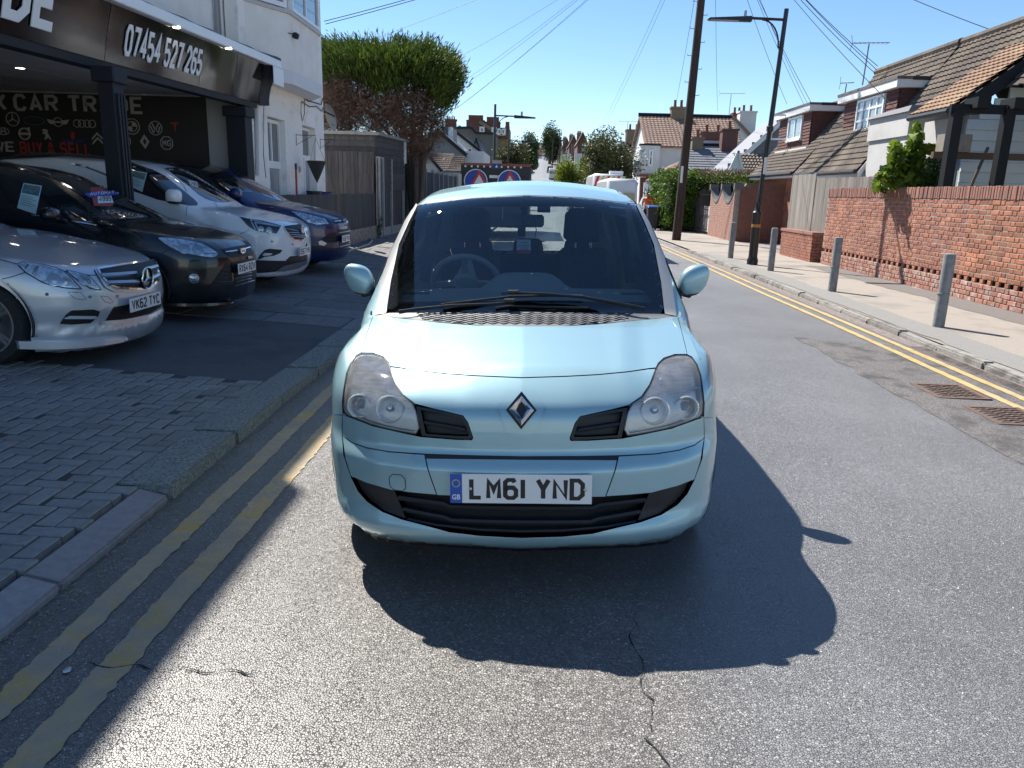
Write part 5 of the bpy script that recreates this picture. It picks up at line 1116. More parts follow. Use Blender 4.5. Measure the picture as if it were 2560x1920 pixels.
m.add(v,[(3*i+k,3*i+3+k,3*i+4+k,3*i+1+k) for i in range(n) for k in range(2)]);m.build('canopy_roof',felt,sb)
# tiled end of the canopy with hipped scrap of roof and moulded corbel
m=MB();m.slab([(FX-.02,14.5,3.70),(FX+.15,15.0,3.70),(FX-.35,15.1,3.93),(FX-.5,14.5,3.93)],(0,0,.06));m.build('end_flashing',felt,sb)
m=MB()
for k in range(6):
    t0,t1=k/6,(k+1)/6;xo=lambda t:FX-.08+.24*t**2.2;z_=lambda t:fb(14.4)+(ft(14.4)-fb(14.4))*t
    m.hexa([(FX-.4,14.41,z_(t0)),(xo(t0),14.41,z_(t0)),(xo(t0)+.02,14.86,z_(t0)),(FX-.4,14.86,z_(t0))],[(FX-.4,14.41,z_(t1)),(xo(t1),14.41,z_(t1)),(xo(t1)+.02,14.86,z_(t1)),(FX-.4,14.86,z_(t1))])
m.build('corbel',charcoal,sb)
m=MB();m.slab([(FX+.175,14.45,3.26),(FX+.175,15.0,3.26),(FX+.175,15.0,3.56),(FX+.175,14.45,3.56)],(.012,0,0));m.build('end_board',white_pvc,sb)
# fascia lettering, following the panels
def wall_text(s,p0,p1,top0,mt,name,X):
    A=ax(p0,X);B=ax(p1,X);Tp=ax(top0,X);h=Tp.z-A.z;polys,W_=strokes(s,2.6);q=MB();nx=Vector((1,0,.25)).normalized()
    for pl in polys:q.slab([A+(B-A)*(x/W_)+Vector((.035*y/16,0,h*y/16)) for x,y in pl],nx*.012)
    return q.build(name,mt,sb)
def letters(s,A,B,h,mt,parent,nrm,lean=Vector((0,0,0)),name='letter',th=2.6,depth=.012):
    """one raised letter object per character"""
    A=Vector(A);B=Vector(B);tot=strokes(s,th)[1];x=0.
    for ch in s:
        if ch==' ':x += 6.;continue
        pl_,w_=strokes(ch,th);q=MB()
        for k,pl in enumerate(pl_):q.slab([A+(B-A)*((x+px)/tot)+(Vector((0,0,h))+lean)*(py/16)+nrm*.0006*(k % 5) for px,py in pl],nrm*depth)
        q.build(name,mt,parent);x += w_+2.6
NX=Vector((1,0,.22)).normalized()
def fascia_letters(s,A,B,h,**k):
    sx=lambda y,z:(lambda t:FX-.10+.13*t+.02*t*t)((z-fb(y))/(ft(y)-fb(y)))+.008
    A=Vector((sx(A.y,A.z),A.y,A.z));B=Vector((sx(B.y,B.z),B.y,B.z));letters(s,A,B,h,sign_w,sb,NX,Vector((sx(A.y,A.z+h)-A.x,0,0)),**k)
A=ax(z1(868,372),FX+.0);B=ax(z1(1372,512),FX+.0);fascia_letters('07454 527 265',A,B,.34)
B=ax(z1(394,212),FX);w5=.36;A=Vector((B.x,B.y-2.05,B.z-.032));fascia_letters('TRADE',A,B,.46,th=3.2)
def pill(name,c,r,m,parent,axis=(0,0,-1)):q=MB();q.lathe([(r*1.35,0),(r*1.35,.008),(r,.01),(.0005,.009)],c,axis,14);return q.build(name,m,parent,smooth=True)
for p in ((685,35),(1195,237),(1545,377)):c=ax(z1(*p),FX+.12);c.z=ft(c.y)-.0;pill('downlight',c,.035,lamp_on,sb)
# hall: ceiling panels with downlights, walls, columns
ceil=mat('ceiling_panel',(.55,.555,.57),.4,c2=(.48,.485,.5),sc=1.5)
for i in range(9):
    for j in range(6):
        x1=FX-.33-i*.8;y1=2.+j*2.0;bx('ceiling_panel',ceil,sb,((x1-.79,y1,2.775+.016*y1),(x1,y1+1.985,2.82+.016*y1)))
for p in ((135,455),(468,522),(965,627),(320,350),(640,420)):
    d=ray(z1(*p))[0];t=(3.0-HCAM)/d[2]
    for _ in range(4):y=d[1]*t;t=(2.772+.016*y-HCAM)/d[2]
    c=Vector(CAMP+d*t)
    if c.x < FX-.3:c.z -= .002;pill('downlight',c,.045,lamp_on,sb)
bx('hall_wall',charcoal,sb,((-12.6,1.6,0),(-12.3,14.6,3.3)),)
BY=14.0
bx('hall_wall',charcoal,sb,((-12.3,BY+.05,0),(-5.2,BY+.3,3.4)))
brd=bx('sign_board',board_m,sb,((-11.6,BY,.25),(-5.83,BY+.05,2.985)))
bx('end_panel',mat('panel_grey',(.34,.34,.35),.6),sb,((-5.82,BY-.02,.2),(-5.36,BY+.05,3.06)))
bx('cornice',mat('cornice',(.5,.5,.5),.5),sb,((-11.6,BY-.05,2.955),(-5.3,BY+.02,2.995)))
bx('floor',mat('hall_floor',(.05,.05,.052),.6),sb,((-12.3,1.8,fz(-12)-.06),(-9.4,BY,fz(-12)+.004)))
NB=Vector((0,-1,0))
A=ay(zw(172,352),BY);B=ay(zw(1660,430),BY);hB=(ay(zw(420,160),BY)-ay(zw(430,355),BY)).z;wch=(B.x-A.x)
letters('CAR TRADE',(A.x,BY,A.z),(B.x,BY,A.z-.0),hB*.97,dim_w,brd,NB,th=2.8,depth=.006)
A2=ay(zw(-70,345),BY);B2=ay(zw(80,345),BY);letters('X',(A2.x,BY,A.z),(B2.x,BY,A.z),hB*.97,dim_w,brd,NB,th=2.8,depth=.006)
A=ay(zw(240,850),BY);B=ay(zw(1060,870),BY);letters('BUY & SELL',(A.x,BY,A.z),(B.x,BY,A.z),hB*.75,sign_r,brd,NB,depth=.006)
A=ay(zw(-60,800),BY);B=ay(zw(175,800),BY);letters('WE',(A.x,BY,A.z-.03),(B.x,BY,A.z-.03),hB*.6,dim_w,brd,NB,depth=.006)
def emb(cpt,fn,name='emblem',m=None):
    c=ay(zw(*cpt),BY-.002);q=MB();fn(q,lambda x,z,d=0.:Vector((c.x+x,BY-.003-d,c.z+z)));return q.build(name,m or dim_w,brd)
def ringf(r,t=.008,sx=1.,cx=0,cz=0,n=30):return lambda q,P:q.tube([P(cx+cos(a)*r*sx,cz+sin(a)*r,.004) for a in np.linspace(0,2*pi,n)],t,5,cap=False)
def polyf(*polys):return lambda q,P:[q.slab([P(x,z) for x,z in pl],(0,-.005,0)) for pl in polys]
def both(*fs):return lambda q,P:[f(q,P) for f in fs]
def arm(a,r0,r1,w=.012):return [(cos(a)*r0-sin(a)*w,sin(a)*r0+cos(a)*w),(cos(a)*r0+sin(a)*w,sin(a)*r0-cos(a)*w),(cos(a)*r1+sin(a)*w*.2,sin(a)*r1-cos(a)*w*.2),(cos(a)*r1-sin(a)*w*.2,sin(a)*r1+cos(a)*w*.2)]
emb((147,450),both(ringf(.115),polyf(*[arm(pi/2+k*2*pi/3,0,.11) for k in range(3)])))
e=emb((392,470),ringf(.07,.006,2.6),m=mat('board_blue',(.05,.12,.2),.5));c=ay(zw(392,472),BY);place_text('script','Ford',(c.x,BY-.006,c.z),(1,0,0),(0,0,1),.2,.07,dim_w,None,bold=0).parent=brd;bpy.data.objects[-1] if False else None
wing=lambda s:[(s*.07,.03),(s*.2,.045),(s*.185,.02),(s*.17,-.01),(s*.14,-.035),(s*.07,-.04)]
emb((670,485),both(ringf(.075,.008),polyf(wing(-1),wing(1),[(-.07,-.015),(.07,-.015),(.07,.015),(-.07,.015)])))
emb((975,503),both(*[ringf(.062,.007,1,cx) for cx in (-.135,-.045,.045,.135)]))
emb((1523,535),both(ringf(.13,.008),ringf(.085,.006),polyf([(0,0)]+[(.08*cos(a),.08*sin(a)) for a in np.linspace(0,pi/2,7)],[(0,0)]+[(.08*cos(a),.08*sin(a)) for a in np.linspace(pi,1.5*pi,7)])))
emb((1792,555),both(ringf(.115,.008),polyf([(-.07,.08),(-.045,.08),(0,-.01),(-.012,-.03)],[(.07,.08),(.045,.08),(0,-.01),(.012,-.03)],[(-.095,.03),(-.07,.03),(-.04,-.06),(-.05,-.085)],[(.095,.03),(.07,.03),(.04,-.06),(.05,-.085)],[(-.05,-.085),(-.03,-.075),(0,-.01),(-.005,.01)],[(.05,-.085),(.03,-.075),(0,-.01),(.005,.01)])))
emb((2015,530),polyf([(-.075,.06),(.075,.06),(.06,.03),(.02,.035),(.006,-.09),(-.006,-.09),(-.02,.035),(-.06,.03)]),m=sign_r)
emb((38,590),both(ringf(.06,.007,1.7),polyf([(-.055,-.045),(-.035,-.045),(-.015,.045),(-.035,.045)],[(.035,-.045),(.055,-.045),(.035,.045),(.015,.045)],[(-.03,-.012),(.04,.0),(.04,.016),(-.03,.006)])))
emb((285,620),both(ringf(.095,.014),polyf([(-.11,-.02),(.11,-.02),(.11,.02),(-.11,.02)],[(.06,.06),(.105,.06),(.105,.11),(.06,.11)])))
emb((538,625),polyf([(-.08,.07),(-.02,.09),(.03,.07),(.02,.02),(.05,-.03),(.075,-.09),(.05,-.09),(.02,-.05),(-.02,-.09),(-.05,-.08),(-.02,-.03),(-.03,.01),(-.06,.0),(-.075,.03),(-.04,.04)]))
emb((838,635),polyf([(-.05,.0),(0,.06),(.05,.03),(.01,.005),(.05,-.02),(0,-.07),(-.05,-.03),(-.01,-.005)]),m=sign_r);c=ay(zw(845,700),BY);letters('SUZUKI'.replace('Z','Z'),(c.x-.19,BY,c.z-.03),(c.x+.19,BY,c.z-.03),.06,mat('board_blue2',(.02,.05,.25),.5),brd,NB,depth=.004)
chev=lambda z0:[(-.1,z0-.05),(0,z0+.05),(.1,z0-.05),(.1,z0-.085),(0,z0+.012),(-.1,z0-.085)]
emb((1125,670),polyf(chev(.05),chev(-.03)))
emb((1440,705),ringf(.1,.007));o4=[(0,.125),(-.085,0),(0,-.125),(.085,0)];
emb((1668,710),polyf([(0,.125),(-.085,0),(-.035,0),(0,.06)],[(-.085,0),(0,-.125),(0,-.06),(-.035,0)],[(0,-.125),(.085,0),(.035,0),(0,-.06)],[(.085,0),(0,.125),(0,.06),(.035,0)]))
oc=[(.115*cos(pi/8+k*pi/4),.115*sin(pi/8+k*pi/4)) for k in range(9)]
emb((1922,727),lambda q,P:q.tube([P(x,z,.004) for x,z in oc],.009,5,cap=False));c=ay(zw(1922,727),BY);letters('MG',(c.x-.075,BY,c.z-.05),(c.x+.075,BY,c.z-.05),.1,dim_w,brd,NB,depth=.004)
# fluted column and corner pilaster
def column(y0,y1,x0,x1,ztop,name):
    c=bx(name,charcoal,sb,((x0,y0,0.05),(x1,y1,ztop)),bevel=.008)
    for k in range(3 if name=='column' else 0):
        yy=y0+(y1-y0)*(k+.75)/3.5;m=MB();m.box((x1-.004,yy,.15),(x1+.022,yy+(y1-y0)*.16,ztop-.28));m.build('flute',charcoal,c if False else sb)
    bx('capital',charcoal,sb,((x0-.04,y0-.05,ztop-.17),(x1+.04,y1+.05,ztop)),bevel=.012)
cx0,cx1=ay(z1(676,800),9.15).x,ay(z1(782,800),9.15).x;cy1=ax(z1(850,800),cx1).y;column(9.15,cy1,cx0,cx1,2.755,'column');py0=ax(z1(1655,850),-5.07).y;column(py0,ax(z1(1702,850),-5.07).y,ay(z1(1526,850),py0).x,-5.07,2.80,'pilaster');column(4.4,4.85,cx0,cx1,2.68,'column')
# upper storey of the showroom with pipes
uw=bx('upper_wall',render_w,sb,((-9.6,-5.,3.35),(-5.45,8.99,7.05),),((-9.6,8.99,3.35),(-5.452,14.35,7.05)))
for y0,y1,ze in ((-5.2,8.97,7.79),(8.92,14.3,7.5)):
    m=MB();m.hexa([(-10.4,y0,6.9),(-5.18,y0,6.95),(-5.18,y1,6.95),(-10.4,y1,6.9)],[(-10.4,y0,ze),(-5.18,y0,ze),(-5.18,y1,ze),(-10.4,y1,ze)]);m.build('roof_edge',felt,sb)
bx('lower_wall',render_w,sb,((-12.8,-5.,0),(-12.6,14.35,3.3)))
for y,r in ((13.62,.035),(13.75,.022)):polytube('drainpipe',mat('grey_pipe',(.3,.3,.31),.5),sb,[(-5.40,y,3.6),(-5.40,y,6.4)],r)
# ------------------------------------------------------------------ white painted house next to the showroom
wh=thing('white_house','white painted brick house with projecting first floor bay beside the showroom','building',(-7,16.7,fz(-7)))
HX,HY0,HY1=-5.2,14.02,19.28
# brick courses of the painted wall
m=MB();openings=[(15.27,16.32,.55,2.78),(17.5,18.52,.35,2.80)]
def wall_x(m,X,y0,y1,z0,z1_,ops,th=.22):     # wall in plane x = X with openings, looking +x
    ys=sorted({y0,y1}|{o for q in ops for o in q[:2]});zs_=sorted({z0,z1_}|{o for q in ops for o in q[2:]})
    for a,b in zip(ys[:-1],ys[1:]):
        for c,d in zip(zs_[:-1],zs_[1:]):
            if not any(q[0]-1e-6 <= a and b <= q[1]+1e-6 and q[2]-1e-6 <= c and d <= q[3]+1e-6 for q in ops):m.box((X-th,a,c),(X,b,d))
wall_x(m,HX,HY0,HY1,0.,6.75,openings);m.build('front_wall',brick_w,wh)
bx('end_wall',brick_w,wh,((-11,HY1-.22,0),(HX-.22,HY1,7.29)));bx('rear_wall',brick_w,wh,((-11.2,HY0,0),(-11,HY1,7.29)))
bkm=bpy.data.meshes.new('brick');bmm=bmesh.new();bmesh.ops.create_cube(bmm,size=1)
for v in bmm.verts:v.co=(v.co.x*.012,v.co.y*.213,v.co.z*.064)
bmm.to_mesh(bkm);bmm.free();bkm.materials.append(brick_w)
q=MB()
for r in range(44):
    z=.12+r*.075
    for k in range(26):
        y=HY0+.12+k*.225+(.1125 if r % 2 else 0)
        if y+.1 > HY1 or any(o[0]-.1 < y < o[1]+.1 and o[2]-.03 < z < o[3]+.07 for o in openings):continue
        j=random.uniform(-.001,.003);q.box((HX-.004,y-.1065,z-.0315),(HX+.004+j,y+.1065,z+.0315))
tag(q.build('brickwork',brick_w,wh),kind='stuff')
for (y0,y1,z0,z1_),kind in zip(openings,'wd'):
    n=9;v=[]
    for i in range(n):y=y0+(y1-y0)*i/(n-1);zt=z1_+.10*sin(pi*i/(n-1));v += [(HX+.006,y,z1_-.01),(HX+.006,y,zt+.05)]
    qq=MB()
    for i in range(n-1):
        a0,a1=v[2*i],v[2*i+2];qq.slab([(HX-.1,a0[1],z1_-.0),(HX-.1,a1[1],z1_-.0),(HX-.1,a1[1],v[2*i+3][2]+.12),(HX-.1,a0[1],v[2*i+1][2]+.12)],(.112,0,0))
    qq.build('arch',brick_w,wh)
wn=win(wh,(HX-.16,15.29,.55),(0,1,0),(1,0,0),1.01,1.35,1,(1,),.07,pm=net);win(wh,(HX-.16,15.29,1.90),(0,1,0),(1,0,0),1.01,.86,2,(1,),.07)
dr=bx('door',white_pvc,wh,((HX-.2,17.52,.35),(HX-.15,18.0,2.12)))
for k in range(3):bx('door_bead',mat('bead_grey',(.35,.36,.38),.5),dr,((HX-.151,17.6+k*.03,.6+k*.05),(HX-.146,17.61+k*.03,2.0-k*.05)))
win(wh,(HX-.18,18.0,.35),(0,1,0),(1,0,0),.5,1.77,1,(1,),.05,pm=net);win(wh,(HX-.18,17.52,2.12),(0,1,0),(1,0,0),.98,.66,1,(1,),.06)
# first floor bay
pl_=[(HX,14.25),(-4.72,15.32),(-4.72,17.3),(HX,18.3)]
def bayband(z0,z1_,out,m,name):
    q=MB();k=out
    P=[(HX-.05,14.25-k*.4),(-4.72+k,15.32-k*.5),(-4.72+k,17.3+k*.5),(HX-.05,18.3+k*.4)]
    q.add([(x,y,z0) for x,y in P]+[(x,y,z1_) for x,y in P],[(0,1,5,4),(1,2,6,5),(2,3,7,6),(3,2,1,0),(4,5,6,7)]);return q.build(name,m,wh)
bayband(3.36,3.60,.03,mat('white_paint_trim',(.66,.67,.7),.5),'bay_fascia');bayband(3.60,4.58,0,render_w,'bay_panel');bayband(4.58,4.64,.05,mat('bay_sill',(.5,.5,.5),.6),'bay_sill');bayband(4.64,6.3,-.06,render_w,'bay_core')
d_=Vector((-4.72-HX,15.32-14.25,0));L_=d_.length;n_=Vector((d_.y,-d_.x,0)).normalized()
win(wh,Vector((HX,14.25,4.66))+d_.normalized()*.30-n_*.03,d_,n_,L_-.38,1.4,1,(1,),.08,pm=mat('curtained_pane',(.12,.15,.2),.1,c2=(.2,.23,.28),sc=9,coat=1.));win(wh,(-4.74,15.45,4.66),(0,1,0),(1,0,0),1.8,1.4,2,(1,),.06,pm=pane_sky)
m=MB();m.hexa([(-11.4,HY0-.0,7.29),(-5.15,HY0-.0,7.29),(-5.15,HY1+.3,7.29),(-11.4,HY1+.3,7.29)],[(-11.4,HY0-.0,7.41),(-5.15,HY0-.0,7.41),(-5.15,HY1+.3,7.41),(-11.4,HY1+.3,7.41)]);m.build('eaves',white_pvc,wh)
tile_l=mat('roof_tile_left',(.16,.12,.1),.9,c2=(.22,.17,.14),sc=8)
m=MB();m.add([(-11.4,HY0,7.42),(-5.15,HY0,7.42),(-5.15,HY1+.3,7.42),(-11.4,HY1+.3,7.42),(-8.3,HY0,8.9),(-8.3,HY1-1.5,8.9)],[(0,4,5,3),(1,2,5,4),(2,3,5),(0,1,4)]);m.build('roof',tile_l,wh)
# pipes, wires and fittings on the house front
cab=mat('grimy_cable',(.28,.27,.26),.7);dcab=mat('dark_cable',(.05,.05,.05),.7)
def wx(pts,X=HX+.012):return [ax(z2b(*p),X) for p in pts]
polytube('waste_pipe',mat('white_pipe',(.55,.53,.5),.6),wh,wx([(170,670),(175,1000),(180,1400)],HX+.04),.035)
polytube('cable',cab,wh,wx([(125,680),(150,850),(165,1100),(160,1330)]),.008,5);polytube('cable',cab,wh,wx([(248,670),(240,900),(245,1200),(270,1430)]),.008,5)
polytube('cable',dcab,wh,wx([(665,590),(700,630),(780,650),(840,670),(860,600)],HX+.03),.012,5);polytube('cable',dcab,wh,wx([(640,640),(720,690),(800,690),(850,740),(862,700)],HX+.03),.010,5);polytube('cable',dcab,wh,wx([(635,640),(632,760),(648,850)]),.008,5);polytube('cable',dcab,wh,wx([(668,600),(668,760),(650,830)]),.008,5)
polytube('cable',dcab,wh,[ay(z1(1835,180),15.25),ay(z1(1880,215),15.25),ay(z1(1975,228),15.3)],.008,5)
c=ax(z1(1992,240),-4.66);q=MB();q.lathe([(.001,-.05),(.05,-.04),(.06,0),(.05,.06),(.001,.07)],c,(1,0,-.4),14);q.build('security_lamp',black_plastic,wh,smooth=True)
c=ax(z2b(618,1340),HX+.01);q=MB();q.lathe([(.001,.02),(.05,.018),(.07,.0)],c,(1,0,0),14);q.build('wall_box',mat('worn_box',(.4,.38,.35),.7),wh,smooth=True)
# hanging basket cone on an iron bracket, empty bracket
def bracket(p0,reach,lab):
    b=ax(z2b(*p0),HX+.005);t=thing('hanging_basket' if 'cone' in lab else 'wall_bracket',lab,'basket' if 'cone' in lab else 'bracket',tuple(b))
    polytube('iron_bracket',black_plastic,t,[b+Vector((0,0,.12)),b+Vector((0,0,-.12))],.008,5);polytube('iron_arm',black_plastic,t,[b+Vector((0,0,.1)),b+Vector((reach,0,.1)),b+Vector((reach,0,.04))],.007,5);polytube('iron_stay',black_plastic,t,[b+Vector((0,0,-.1)),b+Vector((reach*.8,0,.08))],.005,5);return t,b
t,b=bracket((582,1035),.42,'dark woven cone basket hanging from a bracket on the white house front')
top=b+Vector((.42,0,-.42));q=MB();q.lathe([(.19,0.),(.195,-.02),(.14,-.16),(.07,-.32),(.004,-.46),(.002,-.44),(.16,-.05),(.185,-.0)],top,(0,0,1),20);q.build('cone',mat('wicker',(.03,.03,.03),.9,c2=(.06,.055,.05),sc=60,stretch=(1,1,5),bump=1.,bsc=80),t)
for k in range(3):polytube('chain',black_plastic,t,[b+Vector((.42,0,.05)),top+Vector((.185*cos(k*2.1),.185*sin(k*2.1),0))],.003,4)
bracket((832,1075),.34,'empty iron bracket beside the door corner of the white house')
c=az(z2(1812,260),1.3);pst=thing('red_pole','thin red pole with black tip standing by the low fence','pole',tuple(ax(z2(1812,265),-5.0).xy)+(fz(-5),));pt=ax(z2(1817,70),-5.0);pbm=Vector((-5.0,pt.y-.02,fz(-5)))
polytube('shaft',mat('red_paint',(.45,.03,.03),.5),pst,[pbm,pt-Vector((0,0,.12))],.022,8);polytube('tip',black_plastic,pst,[pt-Vector((0,0,.12)),pt],.024,8)
# satellite dish on the end wall
c=ay(z3(195,875),19.75);dish=thing('satellite_dish','dark grey satellite dish on the corner of the white house','dish',tuple(c));axd=Vector((.75,.55,.25)).normalized();q=MB();R_d=.30
q.lathe([(R_d*k/8,.10*(k/8)**2-.05) for k in range(9)]+[(R_d+.006,.052),(R_d*.6,-.02),(.001,-.06)],c,-axd,28);q.build('reflector',mat('dish_grey',(.07,.075,.085),.5),dish,smooth=True)
polytube('feed_arm',mat('dish_arm',(.2,.2,.2),.5),dish,[c-axd*-.04+Vector((0,0,-.2)),c-axd*.25+Vector((0,0,-.1)),c-axd*.34+Vector((0,0,.06))],.012,6);polytube('mast',black_plastic,dish,[c+axd*.05,c+Vector((-.25,-.35,.15)),Vector((HX-.05,HY1+.02,c.z+.1))],.018,6)

# ------------------------------------------------------------------ foliage
def leaf_mat(name,c,c2,sc=1.6,tr=.35,rough=.5,c3=None):
    if name in MATS:return MATS[name]
    M=bpy.data.materials.new(name);M.use_nodes=True;t=M.node_tree;N=t.nodes;L=t.links;p=N['Principled BSDF'];p.inputs['Roughness'].default_value=rough;p.inputs['Specular IOR Level'].default_value=.35
    g=N.new('ShaderNodeNewGeometry');n=N.new('ShaderNodeTexNoise');n.inputs['Scale'].default_value=sc;n.inputs['Detail'].default_value=3;L.new(g.outputs['Position'],n.inputs['Vector'])
    mr=N.new('ShaderNodeMapRange');mr.inputs[1].default_value=.35;mr.inputs[2].default_value=.65;L.new(n.outputs[0],mr.inputs[0])
    rp=N.new('ShaderNodeMath');rp.operation='MULTIPLY_ADD';L.new(g.outputs['Random Per Island'],rp.inputs[0]);rp.inputs[1].default_value=.7;L.new(mr.outputs[0],rp.inputs[2])
    m2=N.new('ShaderNodeMath');m2.operation='MULTIPLY';L.new(rp.outputs[0],m2.inputs[0]);m2.inputs[1].default_value=.6
    mx=N.new('ShaderNodeMix');mx.data_type='RGBA';mx.inputs[6].default_value=tuple(c)+(1,);mx.inputs[7].default_value=tuple(c2)+(1,);L.new(m2.outputs[0],mx.inputs[0]);L.new(mx.outputs[2],p.inputs['Base Color'])
    tl=N.new('ShaderNodeBsdfTranslucent');L.new(mx.outputs[2],tl.inputs[0]);ms=N.new('ShaderNodeMixShader');ms.inputs[0].default_value=tr;L.new(p.outputs[0],ms.inputs[1]);L.new(tl.outputs[0],ms.inputs[2]);L.new(ms.outputs[0],N['Material Output'].inputs[0]);MATS[name]=M;return M
def leaves(name,C,D,size,aspect,m,parent,jitter=.6,spread=.5):
    """one small blade or leaf per centre C, long axis near D"""
    n=len(C);D=D+RNG.normal(0,jitter,(n,3));D /= np.linalg.norm(D,axis=1,keepdims=True)
    R=RNG.normal(0,1,(n,3));S=np.cross(D,R);S /= np.maximum(1e-6,np.linalg.norm(S,axis=1,keepdims=True))
    l=size*RNG.uniform(.6,1.4,(n,1));w=l*aspect
    fold=np.cross(S,D)*w*.25
    V=np.stack([C-D*l*.5,C+S*w*.5+fold,C+D*l*.5,C-S*w*.5+fold],1).reshape(-1,3)
    if parent is not None:V=V-np.array(worg(parent))
    me=bpy.data.meshes.new(name);me.vertices.add(4*n);me.vertices.foreach_set('co',V.astype(np.float32).ravel());me.loops.add(4*n);me.polygons.add(n)
    me.loops.foreach_set('vertex_index',np.arange(4*n,dtype=np.int32));me.polygons.foreach_set('loop_start',np.arange(0,4*n,4,dtype=np.int32));me.update(calc_edges=True);me.validate()
    me.materials.append(m);o=link(name,me,None,parent);tag(o,kind='stuff');return o
def ball_pts(c,r,n,inner=.25):
    d=RNG.normal(0,1,(n,3));d /= np.linalg.norm(d,axis=1,keepdims=True);q=(inner+(1-inner)*RNG.uniform(0,1,(n,1))**.6);return np.array(c)+d*q*np.array(r),d
def clump_tree(name,label,base,height,rx,ry,m,n,size,crown_z=.55,group=None,trunk_r=.12,nclump=26,seed=1,aspect=.55,bark=None,squash=1.,clump=.42,open_=.0):
    rs=np.random.default_rng(seed);t=thing(name,label,'tree' if 'tree' in name else 'bush',tuple(base),group);base=np.array(base);rx,ry=rx*1.32,ry*1.32;cz=base[2]+height*crown_z;rz=height*(1-crown_z)*squash*1.12
    C=[];D=[];cl=[]
    for k in range(nclump):
        d=rs.normal(0,1,3);d /= np.linalg.norm(d);q=rs.uniform(.35,.95);c=np.array([base[0],base[1],cz])+d*q*np.array([rx,ry,rz])*(1-clump*.55);cl.append(c)
        f=rs.uniform(.6,1.25);p,dd=ball_pts(c,np.array([rx,ry,rz])*clump*f*np.array([1,1,.85]),n//nclump,.2);C.append(p);D.append(dd)
    bm_=bark or bark_m;q=MB();top=Vector((base[0],base[1],cz));q.tube([Vector(base)-Vector((0,0,.1)),Vector(base)+Vector((.03,0,(cz-base[2])*.5)),top],[trunk_r*1.25,trunk_r,trunk_r*.6],8);q.build('trunk',bm_,t,smooth=True)
    for c in cl[:10]:
        q=MB();s=Vector(base).lerp(top,rs.uniform(.45,.9));q.tube([s,s.lerp(Vector(c),.55)+Vector((0,0,.1)),Vector(c)],[trunk_r*.45,trunk_r*.28,trunk_r*.1],5);q.build('limb',bm_,t,smooth=True)
    leaves('crown',np.concatenate(C),np.concatenate(D)*.6,size,aspect,m,t);return t
bark_m=mat('bark',(.10,.075,.055),.95,c2=(.16,.125,.10),sc=18,bump=.8,bsc=40,stretch=(3,3,.6));twig_m=mat('dead_twig',(.10,.068,.05),.95,c2=(.19,.12,.085),sc=3)
con_m=leaf_mat('conifer_green',(.007,.022,.006),(.11,.165,.02),2.2,.3)
# ------------------------------------------------------------------ leylandii behind the fence
ct=thing('conifer_tree','tall conifer with clipped green top and bare brown lower branches behind fence','tree',(-4.35,27.,.1))
YC=26.6
GP=[(60,230),(110,195),(300,205),(420,230),(600,205),(730,235),(850,185),(960,235),(1060,200),(1150,240),(1250,290),(1330,350),(1370,430),(1400,540),(1395,640),(1330,720),(1290,800),(1250,900),(1230,960),(1190,900),(1170,780),(1110,660),(1000,620),(900,590),(760,650),(640,660),(560,640),(440,530),(300,490),(180,520),(60,600)]
BP=[(60,560),(180,500),(300,470),(440,510),(560,620),(750,630),(950,590),(1110,650),(1180,780),(1235,960),(1160,1080),(1120,1180),(1060,1260),(930,1240),(860,1120),(760,1060),(600,1030),(60,990)]
def fillpoly(poly,n,zf):
    A=np.array(poly);out=[]
    while sum(map(len,out)) < n:
        p=RNG.uniform(A.min(0),A.max(0),(n,2));out.append(p[inpoly(p,poly)])
    p=np.concatenate(out)[:n];d=edge_dist(p,poly);return p,d
def to3d(z,p,Y):
    q=np.array([z(*a) for a in p]);d=ray(q);return CAMP+d*(Y/d[:,1])[:,None]
# shoots gathered into sprays so that light and dark clumps show
ns=1900;p,d=fillpoly(GP,ns,z3);p=p[d > 38];d=d[d > 38];ns=len(p);dep=np.minimum(1.9,.35+d/75.);Y=YC+RNG.uniform(-1,1,ns)*dep;S0=to3d(z3,p,Y)
ctr=np.array([S0[:,0].mean(),YC,3.4]);out=S0-ctr;out[:,2]=np.abs(out[:,2])*.5+1.3;out /= np.linalg.norm(out,axis=1,keepdims=True)
k=30;C=np.repeat(S0,k,0)+RNG.normal(0,.13,(ns*k,3))+np.repeat(out,k,0)*RNG.uniform(-.1,.38,(ns*k,1));leaves('crown',C,np.repeat(out,k,0),.19,.16,con_m,ct,.33)
# wispy leading shoots above the clipped top
tops=[(200,205,150),(390,215,60),(600,205,75),(730,220,40),(850,190,60),(940,230,80),(1070,205,130),(1250,280,70),(1110,220,90),(1330,360,40)]
C=[];D=[]
for x,y,hh in tops:
    for i in range(70):
        f=RNG.uniform(0,1);c=to3d(z3,[(x+RNG.normal(0,7)+25*f,y-hh*f)],YC+RNG.normal(0,.25))[0];C.append(c);D.append((RNG.normal(0,.35),RNG.normal(0,.3),1))
leaves('leading_shoots',np.array(C),np.array(D),.12,.1,con_m,ct,.35)
